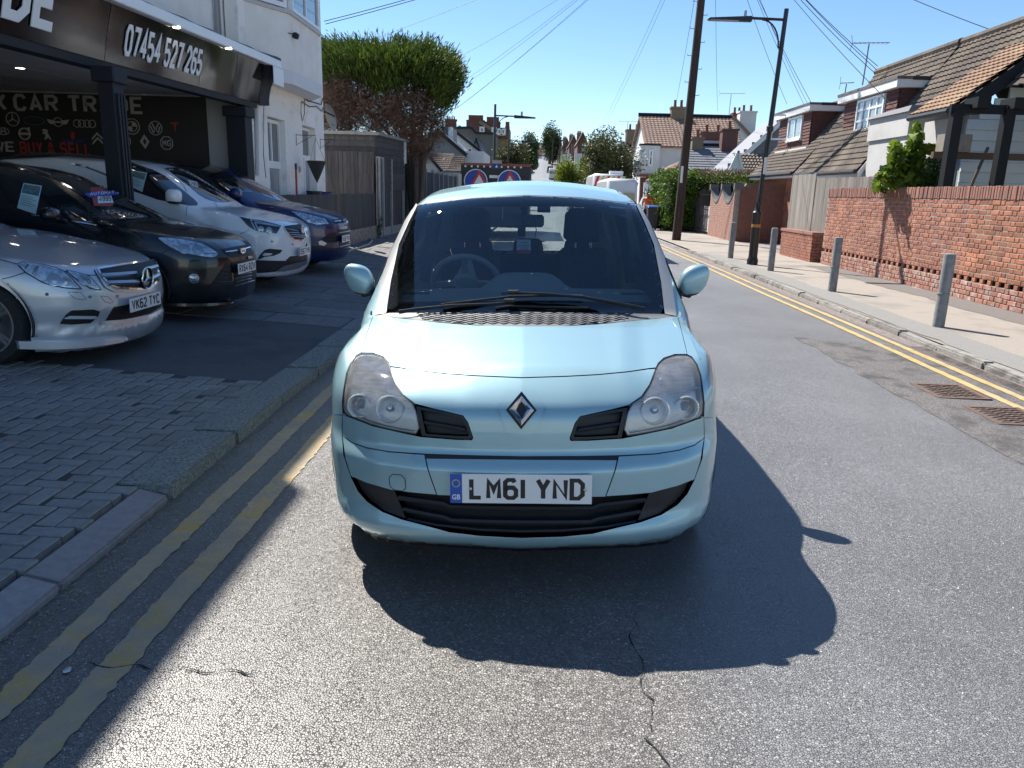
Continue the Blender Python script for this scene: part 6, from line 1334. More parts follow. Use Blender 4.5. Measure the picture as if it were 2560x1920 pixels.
# bare inner branches and dead twigs
nb=1700;p,d=fillpoly(BP,nb,z3);hole=np.sin(p[:,0]*.021+1.3)*np.sin(p[:,1]*.017+.6)+.35*np.sin(p[:,0]*.05)*np.sin(p[:,1]*.06);p=p[(hole < .52) | (p[:,0] < 330)];d=edge_dist(p,BP);nb=len(p);S0=to3d(z3,p,YC+RNG.uniform(-1,1,nb)*np.minimum(1.4,.2+d/110.))
k=23;C=np.repeat(S0,k,0)+RNG.normal(0,.2,(nb*k,3));leaves('dead_foliage',C,RNG.normal(0,1,(nb*k,3)),.19,.09,leaf_mat('dead_leaf',(.075,.05,.038),(.24,.135,.09),1.2,.15),ct,.2)
base=Vector((-4.35,27.,.05))
for i,pts in enumerate((([(985,1390),(975,1200),(960,950),(945,700)]),([(1000,1390),(1010,1200),(1030,1000),(1080,740),(1110,500)]),([(960,1380),(900,1250),(840,1110),(860,900),(820,700)]),([(1010,1385),(1060,1180),(1110,1050),(1150,900)]),([(950,1370),(930,1150),(935,1000)]),([(1040,1380),(1050,1250),(1120,1180),(1190,1000)]),([(900,1250),(700,1000),(560,860),(420,700)]),([(860,1000),(700,830),(600,760)]))):
    q=MB();P_=[Vector(to3d(z3,[a],YC+.2*(i % 3-1))[0]) for a in pts]
    if i < 6:P_[0]=Vector((P_[0].x,P_[0].y,.05))
    nP=len(P_);r0=(.13,.14,.12,.1,.09,.08,.06,.05)[i];q.tube(P_,[r0*(1-.65*j/(nP-1)) for j in range(nP)],8);q.build('trunk' if i < 6 else 'limb',bark_m,ct,smooth=True)
q=MB()
for i in range(420):
    a=Vector(S0[RNG.integers(nb)]);d=Vector(RNG.normal(0,1,3)).normalized();d.z *= .5;l=RNG.uniform(.3,.9);q.tube([a,a+d*l*.5+Vector((0,0,RNG.uniform(-.08,.08))),a+d*l],[.014,.009,.003],4,cap=False)
tag(q.build('dead_branches',twig_m,ct),kind='stuff')
# ------------------------------------------------------------------ fences on the left
wood_d=mat('weathered_wood',(.09,.085,.086),.9,c2=(.05,.047,.048),sc=4,det=7,stretch=(6,6,.5),bump=.5,bsc=30,rnd=.22);conc=mat('concrete_post',(.36,.35,.33),.9,c2=(.28,.27,.26),sc=6,bump=.3,bsc=60)
wood_b=mat('blue_black_stain',(.035,.04,.05),.8,c2=(.055,.06,.07),sc=4,stretch=(5,5,.5),rnd=.15)
def fence_run(name,label,a,b,z0,h,m,posts,bw=.105,group=None,gravel=.25,postw=.11,cap=False):
    """close boarded fence from a to b: every board and post a part"""
    a=Vector(a+(0,)) if len(a)==2 else Vector(a);b=Vector(b+(0,)) if len(b)==2 else Vector(b);d=b-a;L=d.length;u=d/L;n=Vector((u.y,-u.x,0))
    if n.x < 0 and abs(n.x) > .5:n=-n
    t=thing(name,label,'fence',(a.x,a.y,z0),group)
    k=int(L/bw);me=None
    for i in range(k):
        s=(i+.5)*bw;c=a+u*s
        if me is None:
            mm=MB();mm.hexa([(-bw*.52,-.006,0),(bw*.52,-.012,0),(bw*.52,.006,0),(-bw*.52,.006,0)],[(-bw*.52,-.006,1),(bw*.52,-.012,1),(bw*.52,.006,1),(-bw*.52,.006,1)]);o=mm.build('board',m,None);me=o.data;bpy.data.objects.remove(o)
        hh=(h(s/L) if callable(h) else h)-gravel+random.uniform(-.008,.008)
        M=Matrix.Translation((c.x,c.y,z0+gravel)) @ frame((0,0,0),u,-n).to_3x3().to_4x4() if False else Matrix.Translation((c.x+n.x*random.uniform(0,.004),c.y+n.y*random.uniform(0,.004),z0+gravel)) @ Matrix.Rotation(math.atan2(u.y,u.x),4,'Z') @ Matrix.Rotation(random.gauss(0,.004),4,'Y') @ Matrix.Diagonal((1,1 if n.dot(Vector((u.y,-u.x,0))) > 0 else -1,hh,1))
        inst('board',me,t,M)
    if gravel:
        q=MB();q.slab([a-n*.0+Vector((0,0,z0)),b+Vector((0,0,z0)),b+Vector((0,0,z0+gravel)),a+Vector((0,0,z0+gravel))],n*.03);q.build('gravel_board',conc,t)
    for s in posts:
        c=a+u*(s*L);hh=(h(s) if callable(h) else h)+.04;q=MB();w=postw;P=[c+u*x*w+n*y for x,y in ((-.5,-.05),(.5,-.05),(.5,.07),(-.5,.07))];q.hexa([(p.x,p.y,z0-.02) for p in P],[(p.x,p.y,z0+hh) for p in P]);q.build('post',conc,t,bevel=.008)
        if cap:q=MB();q.hexa([(p.x,p.y,z0+hh) for p in [c+u*x*w*1.35+n*y for x,y in ((-.5,-.07),(.5,-.07),(.5,.09),(-.5,.09))]],[(p.x,p.y,z0+hh+.09) for p in [c+u*x*w*.7+n*y for x,y in ((-.5,-.03),(.5,-.03),(.5,.05),(-.5,.05))]]);q.build('post_cap',conc,t)
    return t
gz=lambda x:fz(x)
fx=lambda y:-4.62+.022*(y-20)
def fence_y(p):# photo pixel x on the fence line
    for _ in range(1):pass
    d=ray(p)[0];y=22.
    for _ in range(12):y=fx(y)/d[0]*d[1]
    return y
yp=[fence_y(z3(x,1300)) for x in (620,655,735,848,948)];yd=[fence_y(z3(x,1400)) for x in (955,1065,1133,1187,1226,1275,1320,1357,1392)]
L0,L1=yp[0]-.1,yp[-1]+.05
fence_run('close_board_fence','grey weathered close board fence with concrete posts beside timber shed',(fx(L0),L0),(fx(L1),L1),.13,2.20,wood_d,[(y-L0)/(L1-L0) for y in yp],.11)
L0,L1=yd[0],yd[-1]+.3
fence_run('close_board_fence','blue black stained fence with capped concrete posts beneath the conifer',(fx(L0),L0),(fx(L1),L1),.12,2.05,wood_b,[(y-L0)/(L1-L0) for y in yd],.14,cap=True)
fence_run('close_board_fence','dark return fence of upright boards in front of the timber shed',(-8.4,yp[0]-.12),(fx(yp[0])-.02,yp[0]-.12),.14,2.35,wood_d,[],.11,gravel=0.)
fence_run('close_board_fence','low upright board garden fence before the white house',(-4.86,14.6),(-4.78,18.75),.13,1.20,wood_d,[],.1,gravel=0.);fence_run('close_board_fence','low upright board fence turning from the white house to the tall fence',(-4.72,18.8),(-4.62,yp[0]-.2),.13,1.22,wood_d,[],.1,gravel=0.)
lw=thing('garden_wall','low white flaked brick wall at the foot of the left fences','wall',(-4.6,20,.1));q=MB();random.seed(5)
for r in range(5):
    for k in range(24):
        y=18.6+k*.225+(.11 if r % 2 else 0);q.box((-4.70,y,.10+r*.075),(-4.59+random.uniform(0,.008),y+.213,.165+r*.075))
tag(q.build('bricks',mat('flaked_brick',(.34,.30,.27),.9,c2=(.2,.15,.13),sc=7,bump=.4,bsc=40),lw),kind='stuff');bx('mortar',mat('mortar',(.3,.28,.26),.95),lw,((-4.69,18.6,.05),(-4.6,24,.46)))
# timber shed with flat felt roof
sh=thing('timber_shed','timber shed with overlapping boards and pale flat roof edge behind dark fence','shed',(-6.5,21.5,.1));SY=yp[0]+.4
zt=ay(z3(350,1035),SY).z;zb=1.2;x1=ay(z3(598,1080),SY).x
for i in range(9):
    z=zt-.17*(i+1);q=MB();q.hexa([(-9.5,SY-.03,z),(x1,SY-.03,z),(x1,SY,z),(-9.5,SY,z)],[(-9.5,SY-.005,z+.175),(x1,SY-.005,z+.175),(x1,SY,z+.175),(-9.5,SY,z+.175)]);q.build('shed_board',wood_d,sh)
    q=MB();q.hexa([(x1+.005,SY,z),(x1+.035,SY,z),(x1+.42,SY+2.4,z),(x1+.39,SY+2.4,z)],[(x1,SY,z+.175),(x1+.01,SY,z+.175),(x1+.40,SY+2.4,z+.175),(x1+.37,SY+2.4,z+.175)]);q.build('shed_board',wood_d,sh)
q=MB();q.hexa([(-9.6,SY-.1,zt-.02),(x1+.12,SY-.1,zt-.02),(x1+.55,SY+2.6,zt-.05),(-9.6,SY+2.6,zt-.05)],[(-9.6,SY-.1,zt+.10),(x1+.12,SY-.1,zt+.06),(x1+.55,SY+2.6,zt+.02),(-9.6,SY+2.6,zt+.1)]);q.build('flat_roof',mat('felt_edge',(.32,.31,.29),.9,c2=(.2,.2,.19),sc=4),sh)
q=MB();q.beam((x1+.43,SY+2.42,zt-.7),(x1+.43,SY+2.42,zt-.02),.1,.05);q.build('corner_trim',white_pvc,sh);bx('shed_core',wood_d,sh,((-9.5,SY+.01,.1),(x1-.02,SY+2.3,zt-.03)))
# tubs behind the low fence and the garden hose
for p,r,c,lab in (((1990,245),.18,(.03,.04,.22),'blue plastic tub showing above low garden fence'),((1930,240),.17,(.015,.016,.02),'black bin lid showing above low garden fence')):
    b=ax(z2(*p),-5.0);t=thing('plastic_tub',lab,'tub',(b.x,b.y,fz(-5)));q=MB();q.lathe([(.001,.01),(r*.7,.01),(r,b.z-fz(-5)-.02),(r+.02,b.z-fz(-5)),(r-.01,b.z-fz(-5)),(r*.9,b.z-fz(-5)-.05),(.001,b.z-fz(-5)-.06)],(b.x,b.y,fz(-5)),(0,0,1),20);q.build('tub',mat('tub_'+lab.split()[0],c,.4),t,smooth=True)
hs=thing('garden_hose','pale yellow hose lying along the wall foot by the blue crossover','hose',(-4.4,19,.12));polytube('hose',mat('hose',(.5,.45,.3),.6),hs,[Vector((p.x,p.y,fz(p.x)+.025)) for p in [az(zA(*q_),.12) for q_ in ((60,490),(130,455),(180,440),(225,425),(245,405),(235,390),(205,385))]],.02,6)
wp=thing('wild_shoot','thin weed shoot growing against the tall grey fence','plant',(-4.5,21.0,.12));b=ax(zA(285,290),-4.5);C,D=ball_pts((b.x,b.y,b.z-.15),(.1,.1,.45),70,.1);leaves('foliage',C,D,.07,.5,leaf_mat('weed',(.03,.06,.015),(.08,.14,.03)),wp)
polytube('stem',bark_m,wp,[(b.x,b.y,.1),(b.x,b.y,b.z+.15)],.008,5)

# ------------------------------------------------------------------ right side: street furniture
galv=mat('bollard_grey',(.19,.2,.21),.65,.2,c2=(.27,.28,.285),sc=14,bump=.2,bsc=60);blk_iron=mat('black_iron',(.012,.012,.014),.4,coat=.2)
for (x,y),lab in zip(((5.10,9.77),(5.09,13.36),(5.08,16.93),(5.0,20.18)),('grey bollard on pavement, first of four before the long brick wall','grey bollard on pavement, second of four along the long brick wall','grey bollard on pavement just this side of the black street lamp','grey bollard on pavement just beyond the black street lamp')):
    t=thing('bollard',lab,'bollard',(x,y,0),'grey bollards along the right kerb');q=MB();q.lathe([(.07,-.02),(.07,.88),(.066,.905),(.055,.91),(.0005,.912)],(x,y,0),(.004,.0,1),24);q.build('post',galv,t,smooth=True)
    q=MB();q.lathe([(.0705,.40),(.0735,.405),(.0735,.425),(.0705,.43)],(x,y,0),(0,0,1),24);q.build('collar',galv,t,smooth=True)
def street_lamp(x,y,h,label,arm=1.,head=.62,rb=.1,r=.058,ztop=None,lean=.0):
    t=thing('street_lamp',label,'street lamp',(x,y,0),'black street lamps');T_=Vector((x+lean,y,h))
    q=MB();q.lathe([(rb*1.25,-.02),(rb*1.25,.12),(rb*1.05,.16),(rb,.2),(rb,1.12),(rb*1.1,1.14),(rb*1.1,1.2),(rb*.72,1.24),(r,1.34),(r,1.42)],(x,y,0),(0,0,1),20);q.build('base',blk_iron,t,smooth=True)
    q=MB();q.tube([(x,y,1.3),(x+lean*.5,y,h*.55),T_],[r,r*.95,r*.85],14);q.build('column',blk_iron,t,smooth=True)
    q=MB();q.lathe([(r,-.06),(r*1.35,-.05),(r*1.35,.05),(r,.06)],(x+lean*.5,y,h*.55),(0,0,1),16);q.build('joint_collar',blk_iron,t,smooth=True)
    ha=h-.22;q=MB();q.tube([(x+lean,y,ha),(x+lean-arm,y,ha+.02)],.03,8);q.build('arm',blk_iron,t,smooth=True)
    q=MB();q.tube([(x+lean-.03,y,ha-.62),(x+lean-.10,y,ha-.55)]+[(x+lean-.10-.40*(1-cos(a)),y,ha-.55+.54*sin(a)) for a in np.linspace(0,pi/2,9)],.018,6);q.build('scroll_brace',blk_iron,t,smooth=True)
    hx=x+lean-arm;q=MB();q.hexa([(hx-head,y-.1,ha-.035),(hx+.05,y-.06,ha-.06),(hx+.05,y+.06,ha-.06),(hx-head,y+.1,ha-.035)],[(hx-head,y-.1,ha+.0),(hx+.05,y-.05,ha+.06),(hx+.05,y+.05,ha+.06),(hx-head,y+.1,ha+.0)]);q.build('lamp_head',blk_iron,t,bevel=.012)
    q=MB();q.hexa([(hx-head*.95,y-.085,ha-.045),(hx-.25,y-.07,ha-.055),(hx-.25,y+.07,ha-.055),(hx-head*.95,y+.085,ha-.045)],[(hx-head*.95,y-.085,ha-.03),(hx-.25,y-.07,ha-.04),(hx-.25,y+.07,ha-.04),(hx-head*.95,y+.085,ha-.03)]);q.build('led_panel',mat('led_glass',(.3,.31,.33),.3),t)
    q=MB();q.lathe([(.035,.0),(.035,.08),(.028,.12),(.001,.125)],(hx-.1,y,ha+.05),(0,0,1),12);q.build('photocell',mat('photocell',(.45,.46,.48),.4),t,smooth=True);return t
lt=ay(z5(925,48),18.4);sl_=street_lamp(5.08,18.4,lt.z,'tall black street lamp with LED head between bollards on right pavement',arm=.78,head=.9,lean=lt.x-5.08)
q=MB();q.box((5.08+.02,18.4-.075,2.05),(5.08+.09,18.4-.066,2.42));q.build('number_sign',mat('sign_white2',(.7,.7,.7),.5),sl_)
q=MB();q.lathe([(.1015,.86),(.1015,.93)],(5.08,18.4,0),(0,0,1),20);q.build('band',mat('orange_band',(.45,.2,.05),.5),sl_)
# telegraph pole
tpole=mat('creosote_pole',(.035,.022,.016),.8,c2=(.06,.04,.028),sc=3,stretch=(5,5,.3),bump=.5,bsc=30)
tp=thing('telegraph_pole','dark brown telegraph pole with step irons standing by the hedge','pole',(4.97,28.,0));ptop=ay((1753,0),28.);up=(ptop-Vector((4.97,28.,0)))
def pole_at(z):return Vector((4.97,28.,0))+up*(z/up.z)
q=MB();q.tube([pole_at(-.1),pole_at(4),pole_at(11.5)],[.16,.145,.115],14);q.build('pole',tpole,tp,smooth=True)
for i in range(15):z=3.6+i*.42;s=1 if i % 2 else -1;c=pole_at(z);q=MB();q.tube([c+Vector((s*.12,0,0)),c+Vector((s*.26,0,.0)),c+Vector((s*.26,0,.05))],.012,5);q.build('step_iron',galv,tp)
c=pole_at(2.25);bx('notice',mat('sign_white2',(.7,.7,.7),.5),tp,((c.x-.11,c.y-.165,c.z-.28),(c.x-.03,c.y-.15,c.z+.28)))
# ------------------------------------------------------------------ brick walls
brick_m=mat('red_brick',(.36,.145,.08),.9,c2=(.25,.105,.065),sc=5,det=6,bump=.45,bsc=70,c3=(.42,.17,.10),sc3=1.4,rnd=.3);brick_p=mat('plinth_brick',(.33,.15,.11),.9,c2=(.42,.35,.31),sc=6,lo=.48,hi=.66,det=8,bump=.5,bsc=60,rnd=.25)
brick_s=mat('red_brick_joined',(.34,.135,.08),.9,c2=(.22,.10,.08),sc=9,lo=.4,hi=.6,det=2,bump=.45,bsc=70,c3=(.42,.18,.11),sc3=2.2);mort=mat('wall_mortar',(.36,.33,.29),.95,c2=(.25,.23,.21),sc=8,bump=.5,bsc=90);mort_d=mat('dark_mortar',(.22,.18,.16),.95,c2=(.16,.13,.12),sc=8)
coping_m=mat('coping_brick',(.30,.14,.10),.9,c2=(.22,.12,.10),sc=7,bump=.4,bsc=60,rnd=.2)
def brick_mesh(l,h,d,m,name='brick'):
    me=bpy.data.meshes.new(name);bm=bmesh.new();bmesh.ops.create_cube(bm,size=1)
    for v in bm.verts:v.co=(v.co.x*d,v.co.y*l,v.co.z*h)
    bmesh.ops.bevel(bm,geom=[e for e in bm.edges if all(v.co.x < 0 for v in e.verts)],offset=.006,segments=1,affect='EDGES');bm.to_mesh(me);bm.free();me.materials.append(m);return me
st_m,hd_m=brick_mesh(.213,.064,.03,brick_m),brick_mesh(.1,.064,.03,brick_m);pst,phd=brick_mesh(.213,.066,.034,brick_p),brick_mesh(.1,.066,.034,brick_p);sol=brick_mesh(.064,.2,.24,coping_m)
bw=thing('brick_wall','long red brick garden wall with row of vent holes near its foot','wall',(7.1,14,0));WX,WY0,WY1=7.0,8.6,19.35
bx('mortar',mort,bw,((WX+.004,WY0,-.05),(WX+.22,WY1,.30)),((WX+.004,WY0,.378),(WX+.22,WY1,1.585)));bx('vent_back',mat('vent_dark',(.02,.018,.016),.9),bw,((WX+.09,WY0,.30),(WX+.2,WY1,.378)))
lst=[];random.seed(21)
for r in range(21):
    z=.038+r*.0752;pl=r < 4;vent=r==4;y=WY0+(.05 if r % 2 else -.12);i=0
    while y < WY1-.02:
        st_=(i % 2==0);l=.225 if st_ else .1125
        if vent:l=.1125;st_=False
        yy=y+l/2
        if yy-l/2 > WY0-.02 and yy+l/2 < WY1+.03 and not (vent and i % 2):lst.append((yy,z,(pst if pl else st_m) if st_ else (phd if pl else hd_m),pl))
        y += l;i += 1
lst.sort(key=lambda q:(abs(q[0]-11.1) > 1.75 and q[0] < 11,q[0]));vis=[q for q in lst if q[0] > 10.9];vis.sort(key=lambda q:q[0]);rest_=[q for q in lst if q[0] <= 10.9]+vis[270:];vis=vis[:270]
def bplace(yy,z,pl):return Matrix.Translation((WX+.012+random.gauss(0,.0022)-(.012 if pl else 0),yy+random.gauss(0,.0015),z+random.gauss(0,.0012))) @ Matrix.Rotation(random.gauss(0,.008),4,'X') @ Matrix.Rotation(random.gauss(0,.01),4,'Z')
for yy,z,me,pl in vis:inst('brick',me,bw,bplace(yy,z,pl))
ra,rb_=MB(),MB()
for yy,z,me,pl in rest_:M=bplace(yy,z,pl);(rb_ if pl else ra).add([M @ v.co for v in me.vertices],[tuple(p.vertices) for p in me.polygons])
tag(ra.build('bricks',brick_s,bw),kind='stuff');tag(rb_.build('plinth_bricks',brick_p,bw),kind='stuff')
n=int((WY1-WY0)/.0745)
for i in range(n):inst('coping_brick',sol,bw,Matrix.Translation((WX+.108+random.gauss(0,.004),WY0+.04+i*.0745,1.69+random.gauss(0,.004))) @ Matrix.Rotation(random.gauss(0,.012),4,'X'))
bx('coping_mortar',mort,bw,((WX+.01,WY0,1.586),(WX+.21,WY1,1.77)))
def joined_wall(name,label,o,ux,n_,L,H,m,mm,parent=None,top=None,th=.22,course=.075,kind='wall',holes=None):
    """brick wall of joined bricks: o base corner, ux along, n_ outwards; top(s) gives height"""
    o=Vector(o);ux=Vector(ux).normalized();n_=Vector(n_).normalized();t=parent or thing(name,label,kind,tuple(o+ux*L/2));q=MB();top=top or (lambda s:H)
    for r in range(int(H/course)+1):
        z=r*course+.005;s=-(.1125 if r % 2 else 0)
        while s < L:
            a,b=max(0,s+.006),min(L,s+.219)
            if b-a > .02 and z+course <= min(top(a),top(b))+.03 and not (holes and holes(s,z)):
                j=random.uniform(-.003,.004);q.slab([o+ux*a+Vector((0,0,z)),o+ux*b+Vector((0,0,z)),o+ux*b+Vector((0,0,z+course-.011)),o+ux*a+Vector((0,0,z+course-.011))],n_*(.008+j))
            s += .225
    tag(q.build('bricks',m,t),kind='stuff');q=MB();N_=40
    if holes is None:
        prev=None
        for i in range(N_):a,b=L*i/N_,L*(i+1)/N_;ha,hb=top(a)-.004,top(b)-.004;A,B=o+ux*a,o+ux*b;q.hexa([A,B,B-n_*th,A-n_*th],[A+Vector((0,0,ha)),B+Vector((0,0,hb)),B-n_*th+Vector((0,0,hb)),A-n_*th+Vector((0,0,ha))])
    else:q.slab([o,o+ux*L,o+ux*L+Vector((0,0,H)),o+Vector((0,0,H))],-n_*th)
    q.build('mortar',mm,t);return t
lo=joined_wall('brick_wall','low red brick plinth wall carrying the grey board fence',(6.84,19.62,0),(0,1,0),(-1,0,0),2.5,.66,brick_s,mort_d);joined_wall('','',(6.84,19.62,0),(1,0,0),(0,-1,0),.75,.66,brick_s,mort_d,parent=lo);bx('coping_course',coping_m,lo,((6.81,19.6,.665),(7.15,22.15,.735)))
wood_g=mat('silver_grey_wood',(.30,.275,.245),.9,c2=(.19,.17,.15),sc=3,det=8,stretch=(6,6,.4),bump=.5,bsc=30,rnd=.2)
fence_run('close_board_fence','silver grey board fence standing on the low brick plinth',(7.0,22.2),(7.0,20.35),.735,1.42,wood_g,[],.115,gravel=.0);fence_run('close_board_fence','silver grey board fence behind the long red brick wall',(7.02,20.34),(7.75,15.6),0.,2.05,wood_g,[],.115,gravel=.0)
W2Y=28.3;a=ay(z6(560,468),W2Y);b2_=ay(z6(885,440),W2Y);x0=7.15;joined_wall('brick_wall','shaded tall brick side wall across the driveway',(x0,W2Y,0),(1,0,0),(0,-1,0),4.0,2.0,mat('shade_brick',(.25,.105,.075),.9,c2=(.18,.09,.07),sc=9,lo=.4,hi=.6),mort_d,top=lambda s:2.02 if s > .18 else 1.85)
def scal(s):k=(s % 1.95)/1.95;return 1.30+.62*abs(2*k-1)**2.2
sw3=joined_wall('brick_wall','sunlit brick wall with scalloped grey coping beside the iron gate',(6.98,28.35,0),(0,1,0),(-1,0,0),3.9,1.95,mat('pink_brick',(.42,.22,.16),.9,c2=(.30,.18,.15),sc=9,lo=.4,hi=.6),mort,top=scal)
q=MB()
for i in range(60):a,b=3.9*i/60,3.9*(i+1)/60;A=Vector((6.95,28.35+a,scal(a)));B=Vector((6.95,28.35+b,scal(b)));q.hexa([A,B,B+Vector((.3,0,0)),A+Vector((.3,0,0))],[A+Vector((0,0,.07)),B+Vector((0,0,.07)),B+Vector((.3,0,.07)),A+Vector((.3,0,.07))])
q.build('scalloped_coping',mat('slate_coping',(.13,.13,.13),.8),sw3)
for s in (0.,1.95,3.9):bx('finial_post',mat('slate_coping',(.13,.13,.13),.8),sw3,((6.92,28.35+s-.09,1.8),(7.25,28.35+s+.09,2.02)))
# iron gate
gt=thing('iron_gate','black iron bar gate with white board behind, next to hedge','gate',(6.95,33.4,0));
for i in range(13):polytube('bar',blk_iron,gt,[(6.95,32.45+i*.16,.05),(6.95,32.45+i*.16,1.75+.12*sin(i*pi/12))],.013,5)
for z in (.2,1.0,1.6):bx('rail',blk_iron,gt,((6.93,32.4,z),(6.97,34.4,z+.04)))
for i in range(3):bx('backing_board',white_pvc,gt,((7.1,32.6+i*.5,.1),(7.13,33.0+i*.5,1.15)))
bx('gate_pier',blk_iron,gt,((6.85,34.4,0),(7.1,34.62,1.5)))
# hedge
hedge_m=leaf_mat('hedge_leaf',(.02,.055,.008),(.13,.22,.02),2.5,.3,.6);hg=thing('hedge','large bushy green hedge with brown clipped top behind telegraph pole','hedge',(8,38,0))
hp=z5b;Ya=36.0;
def boxpts(a,b,n,shell=.35):
    a,b=np.array(a),np.array(b);p=RNG.uniform(a,b,(n,3));ax_i=RNG.integers(0,3,n);sd=RNG.integers(0,2,n)
    for i in range(3):k=ax_i==i;p[k,i]=np.where(sd[k]==1,b[i],a[i])+RNG.normal(0,shell*.35,k.sum())
    return p
xh0=ay(z5b(555,1200),35.).x;hz=ay(z5b(700,790),35.).z
C=np.concatenate([boxpts((xh0+.15,35.,.25),(xh0+1.5,40.,hz-.15),9000),boxpts((xh0+1.2,35.2,.2),(13.5,38.5,hz-.25),20000)]);leaves('foliage',C,RNG.normal(0,1,C.shape),.13,.6,hedge_m,hg)
C=RNG.uniform((xh0+1.4,35.,hz-.35),(13.5,38.3,hz+.1),(4500,3));leaves('clipped_twigs',C,np.tile([0,0,1.],(len(C),1)),.2,.12,leaf_mat('twig_brown',(.10,.06,.03),(.22,.14,.08),2.,.1),hg,.5);bx('dark_core',mat('hedge_dark',(.012,.018,.008),1.),hg,((xh0+.4,35.3,0),(13.3,38.2,hz-.5)))  # core is one added solid box, coloured near-black to fill the hedge behind its leaves
C,D=ball_pts(tuple(az(z6(505,330),.0)[:0]) or (8.4,30.6,1.3),(.45,.6,.8),1500);sb2=thing('garden_shrub','small leafy green shrub rising behind the scalloped brick wall','bush',(8.0,30.4,0));leaves('foliage',C-np.array([.35,0,0]),D,.1,.55,hedge_m,sb2);polytube('stem',bark_m,sb2,[(8.05,30.6,0),(8.05,30.6,1.2)],.03,6)
# ------------------------------------------------------------------ tiled roofs
def tiles(parent,e0,e1,r1,r0,courses,cols,m,amp=.018,name='roof_tiles',step=.022,wave='roll'):
    """eave e0-e1, ridge r0-r1: rows of rolled tiles lapping over each other"""
    e0,e1,r0,r1=map(Vector,(e0,e1,r0,r1));n=(e1-e0).cross(r0-e0).normalized()
    if n.z < 0:n=-n
    q=MB();K=4
    for c in range(courses):
        t0,t1=c/courses,(c+1.12)/courses;v=[]
        for i in range(cols*K+1):
            u=i/(cols*K);ph=(i % K)/K;h=amp*(.5-.5*cos(2*pi*ph)) if wave=='roll' else (amp if ph < .5 else 0)
            off=(.5/cols if wave=='plain' and c % 2 else 0);uu=min(1,u+off)
            A=(e0.lerp(e1,uu)).lerp(r0.lerp(r1,uu),t0);B=(e0.lerp(e1,uu)).lerp(r0.lerp(r1,uu),min(1,t1));jz=random.uniform(-.002,.002);v += [A+n*(h+step+jz),B+n*(h*.9+jz),A+n*(h-.004)]
        N3=cols*K+1;q.add(v,[(3*i,3*i+3,3*i+4,3*i+1) for i in range(N3-1)]+[(3*i+2,3*i+5,3*i+3,3*i) for i in range(N3-1)])
    o=q.build(name,m,parent);tag(o,kind='stuff');return o
def slab4(name,m,parent,pts,n):q=MB();q.slab(pts,n);return q.build(name,m,parent)
conc_tile=mat('brown_concrete_tile',(.125,.10,.08),.95,c2=(.08,.066,.056),sc=6,det=6,bump=.5,bsc=40,c3=(.17,.14,.105),sc3=.8);clay_tile=mat('clay_tile',(.30,.19,.125),.95,c2=(.20,.13,.09),sc=9,det=6,bump=.4,bsc=40,c3=(.36,.25,.16),sc3=1.);hung=mat('tile_hanging',(.14,.062,.05),.85,c2=(.10,.045,.04),sc=7,bump=.3,bsc=40)
white_t=mat('white_trim',(.74,.74,.73),.5);rend=mat('pale_render',(.56,.55,.53),.9,c2=(.48,.47,.45),sc=1.8,det=7,bump=.2,bsc=50);grey_lead=mat('lead_flashing',(.11,.11,.12),.6)
def hanging(parent,o,ux,n,L,H,rows=8):
    """tile-hung wall: lapping rows"""
    o=Vector(o);ux=Vector(ux).normalized();n=Vector(n).normalized();q=MB();k=int(L/.2)
    for r in range(rows):
        z0,z1_=H*r/rows,H*(r+1)/rows
        for i in range(k+1):
            a,b=max(0,L*i/k-(L/k*.5 if r % 2 else 0)+.004),min(L,L*(i+1)/k-(L/k*.5 if r % 2 else 0))
            if b-a < .02:continue
            j=random.uniform(0,.006);A,B=o+ux*a,o+ux*b;q.hexa([A+Vector((0,0,z0)),B+Vector((0,0,z0)),B+Vector((0,0,z0))+n*(.03+j),A+Vector((0,0,z0))+n*(.03+j)],[A+Vector((0,0,z1_)),B+Vector((0,0,z1_)),B+Vector((0,0,z1_))+n*.012,A+Vector((0,0,z1_))+n*.012])
    o_=q.build('hung_tiles',hung,parent);tag(o_,kind='stuff');return o_
